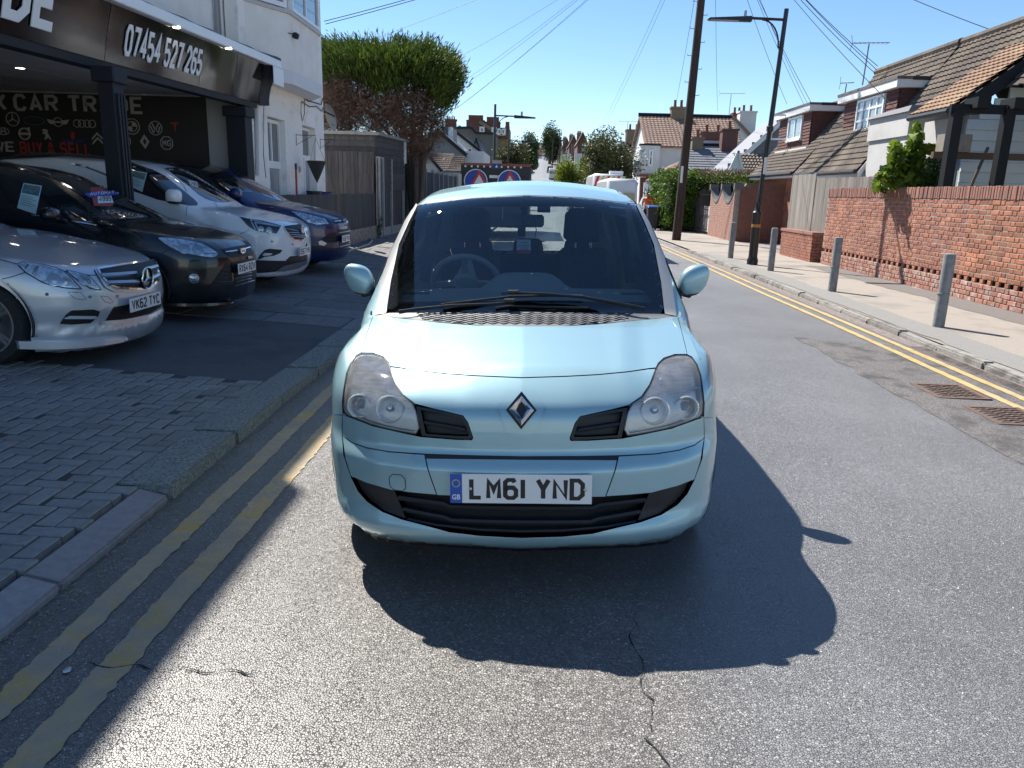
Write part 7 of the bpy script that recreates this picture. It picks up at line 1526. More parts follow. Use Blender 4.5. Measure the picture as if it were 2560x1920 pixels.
def chalet(label,y0,y1,dy0,dy1,ridge_x,ridge_z,eave_z=2.4,ex=9.3,dx=10.45,dz0=3.25,dz1=4.62,gable=True,win_y=None,openw=False,cols=24):
    h=thing('chalet_house',label,'house',(11.5,(y0+y1)/2,0),'brown tiled dormer houses');bx('front_wall',brick_s,h,((ex+.35,y0+.1,0),(ex+.55,y1-.1,eave_z-.08)))
    tiles(h,(ex,y0,eave_z),(ex,y1,eave_z),(ridge_x,y1,ridge_z),(ridge_x,y0,ridge_z),20,cols,conc_tile,.025,step=.03)
    slab4('rear_slope',conc_tile,h,[(ridge_x,y0,ridge_z),(ridge_x,y1,ridge_z),(2*ridge_x-ex,y1,eave_z),(2*ridge_x-ex,y0,eave_z)],(0,0,.03));polytube('ridge_tiles',conc_tile,h,[(ridge_x,y0-.02,ridge_z+.02),(ridge_x,y1+.02,ridge_z+.02)],.11,8)
    q=MB();q.add([(ex+.3,y0+.12,0),(2*ridge_x-ex-.3,y0+.12,0),(2*ridge_x-ex-.3,y0+.12,eave_z),(ridge_x,y0+.12,ridge_z-.12),(ex+.3,y0+.12,eave_z+.0)],[(0,1,2,3,4)]);q.build('gable_wall',brick_s,h)
    q=MB();q.add([(ex+.3,y1-.12,0),(2*ridge_x-ex-.3,y1-.12,0),(2*ridge_x-ex-.3,y1-.12,eave_z),(ridge_x,y1-.12,ridge_z-.12),(ex+.3,y1-.12,eave_z)],[(4,3,2,1,0)]);q.build('gable_wall',brick_s,h)
    for s in (1,-1):A=Vector((ridge_x-s*(ridge_x-ex),y0-.02,eave_z-.06));B=Vector((ridge_x,y0-.02,ridge_z-.06));q=MB();q.slab([A,B,B-Vector((0,0,.2)),A-Vector((0,0,.2))],(0,-.03,0));q.build('bargeboard',white_t,h)
    polytube('gutter',black_plastic,h,[(ex-.06,y0,eave_z-.04),(ex-.06,y1,eave_z-.04)],.055,8);bx('soffit',white_t,h,((ex-.0,y0+.02,eave_z-.16),(ex+.4,y1-.02,eave_z-.06)))
    # flat roofed dormer
    bx('dormer_core',hung,h,((dx+.01,dy0+.03,dz0),(ridge_x+.2,dy1-.03,dz1)));wy0,wy1=win_y;
    for a,b in ((dy0,wy0),(wy1,dy1)):
        if b-a > .1:hanging(h,(dx,a,dz0),(0,1,0),(-1,0,0),b-a,dz1-dz0,11)
    hanging(h,(dx,wy0,dz0),(0,1,0),(-1,0,0),wy1-wy0,.32,2);hanging(h,(dx+.02,dy0,dz0),(1,0,0),(0,-1,0),ridge_x-dx-.2,dz1-dz0,11)
    bx('apron_flashing',mat('white_mortar',(.6,.58,.55),.9),h,((dx-.10,dy0-.03,dz0-.06),(dx+.02,dy1+.03,dz0+.0)));
    q=MB();q.box((dx-.18,dy0-.2,dz1+.01),(ridge_x+.3,dy1+.2,dz1+.2));q.build('dormer_fascia',white_t,h);q=MB();q.box((dx-.20,dy0-.22,dz1+.2),(ridge_x+.3,dy1+.22,dz1+.27));q.build('dormer_roof',felt,h);bx('drip_edge',black_plastic,h,((dx+.2,dy0-.225,dz1+.185),(ridge_x+.3,dy0-.202,dz1+.275)))
    wb=win(h,(dx-.02,wy1,dz0+.33),(0,-1,0),(-1,0,0),wy1-wy0,dz1-dz0-.36,4 if not openw else 2,(1,) if openw else (1,1,1),.07,pm=mat('dormer_pane',(.25,.29,.31),.08,coat=1.));bx('window_sill',white_t,h,((dx-.12,wy0-.05,dz0+.26),(dx+.02,wy1+.05,dz0+.32)))
    if openw:q=MB();A=Vector((dx-.05,wy1,dz0+.36));d=Vector((-.55,.25,0));
    if openw:
        for a,b,c_,d2 in ((0,.07,0,1),(.93,1,0,1),(.07,.93,0,.07),(.07,.93,.93,1)):q.slab([A+d*a+Vector((0,0,.9*c_)),A+d*b+Vector((0,0,.9*c_)),A+d*b+Vector((0,0,.9*d2)),A+d*a+Vector((0,0,.9*d2))],(.02,.04,0))
        q.build('open_casement',white_pvc,h)
    return h
chB=chalet('brown dormer house with white four light window, next to the clapboard house',21.0,25.9,21.15,24.7,10.4,5.4,eave_z=2.3,ex=8.25,dx=9.12,dz0=3.1,dz1=4.33,win_y=(21.85,23.65));chA=chalet('brown dormer house with open window, beyond the other dormer house',26.5,31.8,27.6,31.1,10.4,4.8,eave_z=2.38,ex=8.35,dx=9.12,dz0=3.27,dz1=4.4,win_y=(28.4,29.9),openw=True)
for yv in (21.0,23.7):pass
# semi-detached roof and clapboard house
hc=thing('clapboard_house','white clapboard house with clay tile roof behind black pergola posts','house',(11,16,0))
tiles(hc,(9.2,10.5,3.75),(9.2,20.95,3.75),(10.45,20.95,5.4),(10.45,10.5,5.4),11,52,conc_tile,.03,step=.035,name='main_roof_tiles');polytube('ridge_tiles',conc_tile,hc,[(10.45,10.5,5.42),(10.45,20.97,5.42)],.11,8);slab4('rear_slope',conc_tile,hc,[(10.45,10.5,5.4),(10.45,20.95,5.4),(12.9,20.95,2.4),(12.9,10.5,2.4)],(0,0,.03))
GY=16.6;E0=ay(z5(1845,592),GY);R0=ay(z5(2212,335),GY);slope=(R0.z-E0.z)/(R0.x-E0.x);ex0=E0.x-.06;RX=ex0+3.4;rz=E0.z+slope*(RX-ex0);FY=GY+1.55
tiles(hc,(ex0-.12,GY-.15,E0.z+.02),(ex0-.12,FY,E0.z+.02),(RX,FY,rz+.1),(RX,GY-.15,rz+.1),26,10,clay_tile,.012,step=.03,wave='plain')
q=MB();q.slab([(ex0-.1,GY-.16,E0.z-.02),(RX,GY-.16,rz+.04),(RX,GY-.16,rz-.26),(ex0-.1+.1,GY-.16,E0.z-.26)],(0,.05,0));q.build('bargeboard',charcoal,hc)
slab4('far_slope',clay_tile,hc,[(RX,GY-.15,rz+.1),(RX,FY,rz+.1),(RX+3,FY,E0.z),(RX+3,GY-.15,E0.z)],(0,0,.03))
clap=mat('white_clapboard',(.62,.66,.66),.7,c2=(.55,.6,.61),sc=2,rnd=.06);bx('wall_core',mat('wall_core',(.3,.3,.3),.9),hc,((ex0+.35,GY+.03,0),(RX+3,GY+.2,E0.z-.1)))
for i in range(26):
    z=.1+i*.205;xl=ex0+.33 if z+.2 < E0.z-.12 else ex0+.35+(z+.2-E0.z+.12)/slope
    if xl > RX+.3:break
    q=MB();q.hexa([(xl,GY-.03,z),(RX+2.6,GY-.03,z),(RX+2.6,GY+.03,z),(xl,GY+.03,z)],[(xl,GY,z+.2),(RX+2.6,GY,z+.2),(RX+2.6,GY+.03,z+.2),(xl,GY+.03,z+.2)]);q.build('clapboard',clap,hc)
bx('street_wall',rend,hc,((ex0+.3,GY+.2,0),(ex0+.5,FY+.2,E0.z-.1)));polytube('gutter',black_plastic,hc,[(ex0-.16,GY-.15,E0.z-.05),(ex0-.16,FY,E0.z-.05)],.06,8);polytube('downpipe',black_plastic,hc,[(ex0-.05,GY-.1,E0.z-.1),(ex0+.12,GY-.08,E0.z-.4),(ex0+.12,GY-.08,0)],.04,8)
# rendered wing between the houses
cw=ay(z6b(1192,730),18.25);wx0=8.42;bx('rendered_wing',rend,hc,((wx0,18.75,0),(11.3,20.9,3.5)));bx('parapet_band',rend,hc,((wx0-.05,18.7,3.0),(11.3,20.94,3.52)));q=MB();q.hexa([(wx0-.12,18.65,3.52),(11.4,18.65,3.52),(11.4,20.96,3.52),(wx0-.12,20.96,3.52)],[(wx0-.02,18.75,3.66),(11.4,18.75,3.76),(11.4,20.94,3.76),(wx0-.02,20.94,3.62)]);q.build('lead_capping',grey_lead,hc)
win(hc,(8.95,18.74,1.5),(1,0,0),(0,-1,0),.62,.95,1,(1,),.07,fm=charcoal)
# pergola
pg=thing('pergola','black stained timber pergola in front of the white clapboard wall','pergola',(9,14.4,0));PY=14.4;pblk=mat('pergola_black',(.009,.010,.013),.65,bump=.2,bsc=30,spec=.25)
def ppost(zb,zt_,w):A=ay(z6b(*zt_),PY);B=ay(z6b(*zb),PY);q=MB();q.beam((A.x,PY,0),(A.x,PY,A.z+.05),w,w);q.build('post',pblk,pg);return A
A1=ppost((1490,1530),(1590,830),.17);A2=ppost((1960,1530),(2075,790),.17);zb_=A2.z+.05;A3=Vector((A2.x+1.75,PY,zb_));bx('post',pblk,pg,((A3.x-.085,PY-.085,0),(A3.x+.085,PY+.085,zb_)))
bx('beam',pblk,pg,((A1.x-.12,PY-.04,zb_-.13),(A3.x+.4,PY+.04,zb_+.02)))
for i in range(5):x=A1.x+.33+i*.62;bx('rafter',pblk,pg,((x-.11,PY-.22,zb_-.05),(x+.11,PY+.22,zb_+.13)))
bx('rail',mat('brown_rail',(.10,.06,.045),.8),pg,((A1.x+.05,PY+.7,2.32),(A3.x+.3,PY+.8,2.44)));bx('block',mat('stone_block',(.3,.26,.22),.9,c2=(.22,.19,.16),sc=8),pg,((A2.x-.72,PY+.62,2.44),(A2.x-.22,PY+.9,2.75)))
# fig-like climbing plant over the wall
fg_=thing('leafy_shrub','tall broad leaved shrub rising above the long brick wall','bush',(8.4,16.2,0));figm=leaf_mat('fig_leaf',(.03,.075,.012),(.22,.30,.03),1.8,.35,.4);PF=16.0
FP=[(815,1530),(840,1400),(960,1290),(980,1150),(1010,1070),(1070,1090),(1110,1180),(1160,1060),(1200,920),(1230,900),(1250,960),(1270,1080),(1310,1130),(1290,1200),(1260,1290),(1290,1420),(1250,1530)]
p_,d_=fillpoly(FP,900,z6b);C=to3d(z6b,p_,PF+RNG.uniform(-.45,.45,900));leaves('foliage',C,np.tile([-.4,-.5,.1],(900,1))+RNG.normal(0,.6,(900,3)),.17,.75,figm,fg_);polytube('stem',bark_m,fg_,[(8.4,16.1,0),(8.45,16.,1.5),(8.75,16.,2.6)],.03,6);polytube('stem',bark_m,fg_,[(8.3,16.1,0),(8.2,16.,1.6)],.03,6)
CP=[(1260,1530),(1250,1380),(1290,1260),(1380,1200),(1450,1210),(1475,1300),(1450,1530)];p_,d_=fillpoly(CP,1600,z6b);C=to3d(z6b,p_,PF-.3+RNG.uniform(-.4,.4,1600));f2_=thing('feathery_bush','fine leaved dark bush between broad leaved shrub and pergola','bush',(8.8,15.7,0));leaves('foliage',C,RNG.normal(0,1,(1600,3)),.11,.2,leaf_mat('fine_leaf',(.02,.045,.012),(.06,.11,.02)),f2_);polytube('stem',bark_m,f2_,[(8.95,15.7,0),(8.98,15.7,1.8)],.03,6)
p_,d_=fillpoly([(1270,1170),(1310,1130),(1420,1090),(1470,1180),(1460,1220),(1380,1200)],60,z6b);C=to3d(z6b,p_,PF-.2);leaves('yellow_leaves',C,RNG.normal(0,1,(60,3)),.15,.75,leaf_mat('fig_yellow',(.12,.18,.02),(.32,.34,.04)),fg_)

# ------------------------------------------------------------------ street beyond: houses, lamps, vehicles, people, trees, wires
slate=mat('slate_grey',(.14,.15,.17),.8,c2=(.19,.2,.22),sc=3);slate_p=mat('slate_pale',(.2,.21,.235),.65);tile_b=mat('pantile_brown',(.20,.13,.10),.9,c2=(.27,.18,.14),sc=5);wall_wh=mat('white_render',(.66,.66,.65),.9,c2=(.58,.58,.57),sc=.8);grey_r=mat('grey_render',(.2,.215,.23),.9,c2=(.17,.18,.2),sc=1.);red_far=mat('far_red_brick',(.15,.065,.052),.9,c2=(.11,.055,.048),sc=2);buff=mat('buff_brick',(.25,.18,.12),.9,c2=(.2,.15,.1),sc=1.5);far_grey=mat('stained_render',(.17,.165,.16),.95,c2=(.11,.108,.105),sc=.5,det=8,stretch=(1,1,.4));pot=mat('chimney_pot',(.2,.08,.055),.9)
def chimney(parent,x,y,z0,z1_,w,m,pots=2,d=None,ps=1.):
    d=d or w*.8;c=bx('chimney',m,parent,((x-w/2,y-d/2,z0),(x+w/2,y+d/2,z1_)),((x-w/2-.06,y-d/2-.06,z1_),(x+w/2+.06,y+d/2+.06,z1_+.12)))
    for i in range(pots):
        q=MB();px=x+(i-(pots-1)/2)*w*.8/max(1,pots-.2);q.lathe([(r_*ps,h_*ps) for r_,h_ in ((.11,0),(.13,.04),(.10,.1),(.09,.42),(.115,.46),(.09,.48))],(px,y,z1_+.12),(0,0,1),9);o=q.build('chimney_pot',pot,parent,smooth=True)
    return c
def gable_house(name,label,xL,xR,y0,y1,ez,rz,wall,roof,trim=None,z0=0,courses=0,cols=0,group=None,xr=None):
    """ridge runs away from the street front, gable to the camera"""
    h=thing(name,label,'house',((xL+xR)/2,y0,z0),group);xr=(xL+xR)/2 if xr is None else xr;q=MB();q.add([(xL,y0,z0),(xR,y0,z0),(xR,y0,ez),(xr,y0,rz),(xL,y0,ez),(xL,y1,z0),(xR,y1,z0),(xR,y1,ez),(xr,y1,rz),(xL,y1,ez)],[(0,1,2,3,4),(9,8,7,6,5),(1,6,7,2),(5,0,4,9)]);q.build('walls',wall,h)
    ov=.25
    for s,xe in ((-1,xL),(1,xR)):
        A=Vector((xe+s*ov,y0-.2,ez-ov*abs((rz-ez)/(xr-xe))));B=Vector((xe+s*ov,y1+.2,A.z));C_=Vector((xr,y1+.2,rz+.02));D_=Vector((xr,y0-.2,rz+.02))
        if courses:tiles(h,A,B,C_,D_,courses,cols,roof,.03,step=.03)
        q=MB();n=(B-A).cross(D_-A).normalized();n=n if n.z > 0 else -n;q.slab([A,B,C_,D_],-n*.1);q.build('roof',roof,h)
        q=MB();q.slab([A+Vector((0,-.03,-.05)),D_+Vector((0,-.03,-.05)),D_+Vector((0,-.03,-.3)),A+Vector((0,-.03,-.3))],(0,.04,0));q.build('bargeboard',trim or charcoal,h)
    return h
def block_house(name,label,x0,x1,y0,y1,ez,rz,wall,roof,z0=0,courses=0,cols=0,group=None,ov=.25):
    """ridge parallel to the picture, roof slope to the camera"""
    h=thing(name,label,'house',((x0+x1)/2,y0,z0),group);ym=(y0+y1)/2;bx('walls',wall,h,((x0,y0,z0),(x1,y1,ez)))
    A,B,C_,D_=Vector((x0-ov,y0-.3,ez-.12)),Vector((x1+ov,y0-.3,ez-.12)),Vector((x1+ov,ym,rz)),Vector((x0-ov,ym,rz))
    if courses:tiles(h,A,B,C_,D_,courses,cols,roof,.04,step=.035)
    q=MB();q.slab([A,B,C_,D_],(0,.05,-.1));q.build('roof',roof,h);q=MB();q.slab([D_,C_,(x1+ov,y1+.3,ez-.12),(x0-ov,y1+.3,ez-.12)],(0,0,-.1));q.build('roof',roof,h)
    q=MB();q.add([(x0,y0,ez),(x0,y1,ez),(x0,ym,rz-.1),(x1,y0,ez),(x1,y1,ez),(x1,ym,rz-.1)],[(0,2,1),(3,4,5)]);q.build('gable_wall',wall,h);return h
def X(z,p,Y):return ay(z(*p),Y)
# --- right: slate roofed house, porch, white house with bay, gabled white house
Y_=42.;A=X(z5b,(1285,790),Y_);B=X(z5b,(1985,185),Y_);hd_=gable_house('slate_house','grey slate house with slate clad gable beyond the dormer houses',A.x+.2,2*B.x-A.x-.2,Y_,45.5,A.z+.1,B.z,slate,slate_p,white_t)
for i in range(14):
    z=.4+i*.36
    if z > B.z-.4:break
    f_=max(0,(z-A.z)/(B.z-A.z));bx('cladding_course',slate,hd_,((A.x+.22+f_*(B.x-A.x),Y_-.03,z),(2*B.x-A.x-.25-f_*(B.x-A.x),Y_-.004,z+.34)))
Y2=47.;A=X(z5b,(760,775),Y2);B=X(z5b,(1130,750),Y2);C_=X(z5b,(900,492),Y2+3.5);D_=X(z5b,(1360,525),Y2+3.5);hs_=thing('slate_house','low slate roofed annexe between hedge and white houses','house',((A.x+B.x)/2,Y2,0));bx('walls',wall_wh,hs_,((A.x,Y2+.1,0),(D_.x,Y2+7,A.z)));q=MB();q.slab([A,(D_.x+.3,Y2,A.z),(D_.x+.3,Y2+3.5,C_.z),(C_.x-.35,Y2+3.5,C_.z)],(0,0,-.08));q.build('roof',slate,hs_)
for i in range(9):
    t_=(i+1)/10;q=MB();a=Vector(A).lerp(Vector((C_.x-.35,Y2+3.5,C_.z)),t_);b=Vector((D_.x+.3,Y2,A.z)).lerp(Vector((D_.x+.3,Y2+3.5,C_.z)),t_);q.beam(a+Vector((0,-.02,.01)),b+Vector((0,-.02,.01)),.02,.03);q.build('slate_course',slate_p,hs_)
polytube('ridge_tiles',charcoal,hs_,[(C_.x-.35,Y2+3.5,C_.z+.04),(D_.x+.3,Y2+3.5,C_.z+.04)],.09,7)
Y3=40.5;A=X(z5b,(1380,800),Y3);B=X(z5b,(1468,570),Y3);C_=X(z5b,(1515,795),Y3);pr_=thing('porch','small gabled porch with scalloped tiles above the hedge','porch',(B.x,Y3,0));q=MB();q.slab([(A.x-.0,Y3,A.z),(B.x,Y3,B.z),(C_.x,Y3,A.z)],(0,.08,0));q.build('gable',white_t,pr_);q=MB();q.box((A.x+.1,Y3+.1,0),(C_.x+1.6,Y3+2.4,A.z));q.build('walls',wall_wh,pr_)
D_=X(z5b,(1975,595),Y3+.2);tiles(pr_,(B.x+.35,Y3-.02,A.z),(D_.x,Y3-.02,A.z),(D_.x+.3,Y3+1.2,D_.z),(B.x,Y3+1.2,D_.z),6,13,mat('scallop_tile',(.24,.2,.16),.9,c2=(.09,.07,.06),sc=6),.06,step=.06)
q=MB();q.beam((A.x-.1,Y3-.05,A.z-.05),(B.x,Y3-.05,B.z+.03),.1,.1);q.beam((C_.x+.05,Y3-.05,A.z-.05),(B.x,Y3-.05,B.z+.03),.1,.1);q.build('bargeboard',white_t,pr_)
YF=54.;P0=X(z5b,(365,830),YF);P1=X(z5b,(1010,830),YF);ez=X(z5b,(600,490),YF).z;rz_=X(z5b,(600,150),YF+4).z;hf=block_house('white_house','white rendered house with brown pantile roof, bay windows and brick chimney',P0.x,P1.x+2.5,YF,YF+8,ez,rz_,wall_wh,tile_b,courses=15,cols=26)
c=X(z5b,(745,60),YF+4);chimney(hf,c.x,YF+4,rz_-.4,c.z,1.0,buff,2,.7);polytube('ridge_tiles',charcoal,hf,[(P0.x-.3,YF+4,rz_+.08),(P1.x+2.7,YF+4,rz_+.08)],.14,7)
bay=X(z5b,(300,700),YF);bx('bay',wall_wh,hf,((bay.x-.1,YF-.5,2.9),(P0.x+.75,YF,ez-.1)));bx('bay_roof',charcoal,hf,((bay.x-.2,YF-.6,ez-.1),(P0.x+.8,YF+.1,ez)));bx('bay_skirt',pot,hf,((bay.x-.3,YF-.65,2.72),(P0.x+.8,YF,2.9)));w0=X(z5b,(388,745),YF-.55);w1_=X(z5b,(452,550),YF-.55);win(hf,(w0.x,YF-.51,w0.z),(1,0,0),(0,-1,0),w1_.x-w0.x,w1_.z-w0.z,1,(1.3,1),.1)
win(hf,(bay.x-.12,YF-.06,w0.z),(0,-1,0),(-1,0,0),.42,w1_.z-w0.z,1,(1.3,1),.08);bx('brick_base',red_far,hf,((bay.x+.0,YF-.45,0),(P0.x+.6,YF-.0,2.7)))
q=MB();q.slab([X(z5b,(350,920),YF-4),X(z5b,(620,930),YF-4),X(z5b,(760,690),YF-1.5),X(z5b,(640,740),YF-1.5)],(0,0,-.08));q.build('porch_roof',tile_b,hf)
for k_,xx in enumerate((345,395,450,520)):a=X(z5b,(xx,1100),YF-4);b=X(z5b,(xx+42,960),YF-4);win(hf,(a.x,YF-4,a.z),(1,0,0),(0,-1,0),b.x-a.x,b.z-a.z,1,(1,),.09)
bx('porch_wall',wall_wh,hf,((X(z5b,(330,1100),YF-3.9).x,YF-3.95,0),(X(z5b,(600,1100),YF-3.9).x,YF-3.7,X(z5b,(400,945),YF-4).z)))
for pp in ((258,800),(255,735)):c=X(z5b,pp,YF-.7);q=MB();q.lathe([(.001,.06),(.2,.03),(.3,0),(.28,0),(.001,.05)],c,(-.4,-.9,.1),14);q.build('satellite_dish',mat('dish_grey2',(.3,.3,.3),.5),hf,smooth=True)
Y4=64.;A=X(z5b,(1000,470),Y4);B=X(z5b,(1400,130),Y4);C_=X(z5b,(1520,215),Y4);hgw=gable_house('white_house','far white gabled house with tall rendered chimneys',A.x,2*B.x-A.x,Y4,Y4+9,A.z,B.z,wall_wh,tile_b,tile_b)
for (p,w,m_,n_,yy) in (((1575,110),1.5,red_far,2,Y4+1),((1450,130),1.0,pot,2,Y4+6),((1155,365),1.9,red_far,2,52.),((1362,325),1.1,red_far,1,50.),((978,425),.8,buff,1,50.)):
    c=X(z5b,p,yy);chimney(hgw,c.x,yy,c.z-(3.5 if w==1.5 else 1.6),c.z,w*.85,m_ if w != 1.5 else wall_wh,n_);
q=None;lr=X(z5b,(1300,500),50.);bx('rear_wing',wall_wh,hgw,((X(z5b,(1000,490),50.).x,50.5,0),(X(z5b,(1640,400),50.).x,58,X(z5b,(1400,440),50.).z)))
c=X(zc,(1745,300),70.);hx_=thing('brick_house','dark far house with twin pot chimney beyond the roadside tree','house',(c.x+1,70,0));bx('walls',red_far,hx_,((c.x-1.6,70,0),(c.x+4,76,c.z-2.6)));q=MB();q.slab([(c.x-1.8,69.8,c.z-2.6),(c.x+4,69.8,c.z-2.6),(c.x+4,73,c.z-.9),(c.x-1.0,73,c.z-.9)],(0,0,-.1));q.build('roof',charcoal,hx_);chimney(hx_,c.x,73,c.z-2,c.z,1.3,buff,2)
# --- left: outbuilding, grey gable, white cottage, stained wall, brick terrace
YO=40.;A=X(z3b,(640,1200),YO);B=X(z3b,(1040,1205),YO);C_=X(z3b,(885,905),YO+3);D_=X(z3b,(510,900),YO+3);ob=thing('tiled_outbuilding','low outbuilding with brown tiled roof and cream gable behind the dark fence','building',(A.x,YO,0));zr_=D_.z;tiles(ob,(A.x-.9,YO,A.z),(B.x,YO,A.z),(C_.x+.05,YO+3,zr_),(D_.x,YO+3,zr_),9,22,mat('dark_pantile',(.16,.12,.10),.9,c2=(.1,.08,.07),sc=8),.05,step=.05);E1=X(z3b,(1055,950),YO+2.4);tiles(ob,(C_.x+.0,YO+.02,A.z),(E1.x+.25,YO+.02,A.z),(E1.x+.1,YO+2.4,E1.z),(C_.x+.1,YO+2.4,E1.z),8,8,mat('dark_pantile',(.16,.12,.10),.9),.05,step=.05)
q=MB();a,b,c=X(z3b,(400,1185),YO-.2),X(z3b,(490,960),YO-.2),X(z3b,(665,1190),YO-.2);q.slab([(a.x,YO-.2,0),(c.x,YO-.2,0),(c.x,YO-.2,c.z),(b.x,YO-.2,b.z),(a.x,YO-.2,a.z)],(0,.1,0));q.build('gable',mat('cream_render',(.5,.47,.4),.9),ob);q=MB();q.beam((b.x,YO-.25,b.z+.05),(c.x+.2,YO-.25,c.z-.1),.12,.14);q.build('bargeboard',charcoal,ob);bx('walls',mat('cream_render',(.5,.47,.4),.9),ob,((A.x-.8,YO+.1,0),(E1.x,YO+5.5,A.z-.05)))
Y5=50.;A=X(z3b,(1058,830),Y5);B=X(z3b,(640,480),Y5);hl=gable_house('grey_house','grey rendered gabled house behind the conifer',2*B.x-A.x,A.x,Y5,Y5+9,A.z,B.z,grey_r,slate,charcoal);a,b=X(z3b,(690,640),Y5+2),X(z3b,(875,455),Y5+2);bx('dormer',grey_r,hl,((a.x,Y5+2,a.z-.5),(b.x,Y5+5,b.z)));bx('corner_board',white_t,hl,((b.x-.25,Y5+1.95,a.z-.6),(b.x+.05,Y5+2,b.z)));bx('side_extension',wall_wh,hl,((A.x-.1,Y5+1,0),(A.x+1.2,Y5+8,X(z3b,(1000,850),Y5+1).z)));a=X(z3b,(970,945),Y5+.98);win(hl,(a.x,Y5+1,a.z),(1,0,0),(0,-1,0),.35,.5,1,(1,),.06)
for i in range(2):a=X(z3b,(1080+i*75,1040),58.);
Y6=64.;A=X(z3b,(1330,805),Y6);B=X(z3b,(935,500),Y6);hw_=gable_house('white_cottage','white cottage with sloping brown roof beyond the grey house',2*B.x-A.x,A.x,Y6,Y6+10,A.z,B.z,wall_wh,mat('brown_roof_far',(.13,.11,.1),.9),charcoal)
for p in ((1075,1030),(1130,985)):a=X(z3b,p,Y6-.1);win(hw_,(a.x,Y6-.02,a.z),(1,0,0),(0,-1,0),.35,.8,1,(1,1),.05)
c=X(z3b,(855,330),66.);chimney(hw_,c.x,66.,c.z-1.0,c.z-.1,.85,red_far,5,.6,.5)
for i,(x0_,x1__,yt,Y7,m_) in enumerate(((1180,1260,800,70.,wall_wh),(1215,1290,800,78.,wall_wh))):a,b=X(z3b,(x0_,1050),Y7),X(z3b,(x1__,yt),Y7);h_=gable_house('white_cottage',('white cottage end with blue door' if i==0 else 'pale far cottage end with grey eaves')+' before the small dark conifer',a.x,b.x+.6,Y7,Y7+6,b.z-.4,b.z+.8,m_,charcoal,charcoal);win(h_,(a.x+.2,Y7-.02,a.z+.4),(1,0,0),(0,-1,0),.3,.8,1,(1,1),.06)
Y8=100.;pts=[(930,480),(1190,475),(1235,520),(1270,568),(1585,575)];P_=[X(z3b,p,Y8) for p in pts];gw_=thing('stained_wall','big stained grey rendered flank wall below the red brick chimneys','building',(P_[0].x,Y8,0));q=MB();q.slab([(P_[0].x,Y8,0)]+[(p.x,Y8,p.z) for p in P_]+[(P_[-1].x,Y8,0)],(0,8,0));q.build('wall',far_grey,gw_);q=MB()
for a,b in zip(P_[:-1],P_[1:]):q.beam(a+Vector((0,-.1,.1)),b+Vector((0,-.1,.1)),.4,.25)
q.build('coping',charcoal,gw_)
Y9=128.;bt=thing('brick_terrace','far red brick terrace crowned by many chimney pots on the left','building',(X(z3b,(1200,500),Y9).x,Y9,2));a,b=X(z3b,(1190,800),Y9),X(z3b,(1830,465),Y9);bx('wall',buff,bt,((a.x,Y9,1),(b.x,Y9+8,b.z)))
for x0_,x1__,yt,pots_ in ((1120,1420,362,8),(1430,1680,392,7),(1770,1830,470,3)):
    a,b=X(z3b,(x0_,470),Y9-1),X(z3b,(x1__,yt),Y9-1);chimney(bt,(a.x+b.x)/2,Y9-1,a.z-1.5,b.z,b.x-a.x,red_far,pots_,2.,1.7)
    q=MB()
for p in ((1390,520),(1590,530),(1680,550),(1740,550)):a=X(z3b,p,Y9-.2);bx('dormer',wall_wh,bt,((a.x-.42,Y9-2.5,a.z-.5),(a.x+.42,Y9-.3,a.z+.5)));win(bt,(a.x-.25,Y9-2.52,a.z-.35),(1,0,0),(0,-1,0),.5,.7,1,(1,),.1)
a=X(z3b,(1330,365),Y9-2);b=X(z3b,(1540,495),Y9-2);q=MB();q.beam(a,b,.5,.5);q.build('verge',buff,bt)
# --- hill terraces on the right far side
for i,(x0_,x1__,ye,yr,Y7,wl) in enumerate(((1195,1290,420,330,175.,red_far),(1120,1200,440,355,210.,red_far),(1060,1130,455,380,240.,red_far),(1020,1070,500,430,262.,wall_wh))):
    a,b=X(zc,(x0_,ye),Y7),X(zc,(x1__,yr),Y7);z0_=zs(Y7);h_=gable_house('terrace_house',('nearest','second','third','last')[i]+' brown gabled terrace house climbing the far hill',a.x,b.x,Y7,Y7+14,a.z,b.z,wl,tile_b,tile_b,z0=z0_-1,group='terrace houses on the far hill');bx('ground_floor',wall_wh,h_,((a.x-.5,Y7-.6,z0_-1),(b.x-1,Y7,a.z-2.5)));win(h_,(a.x+1,Y7-.05,a.z-2),(1,0,0),(0,-1,0),1.4,1.6,1,(1,),.15);chimney(h_,b.x-1.5,Y7+7,b.z-2,b.z+.1,1.1,buff,4)
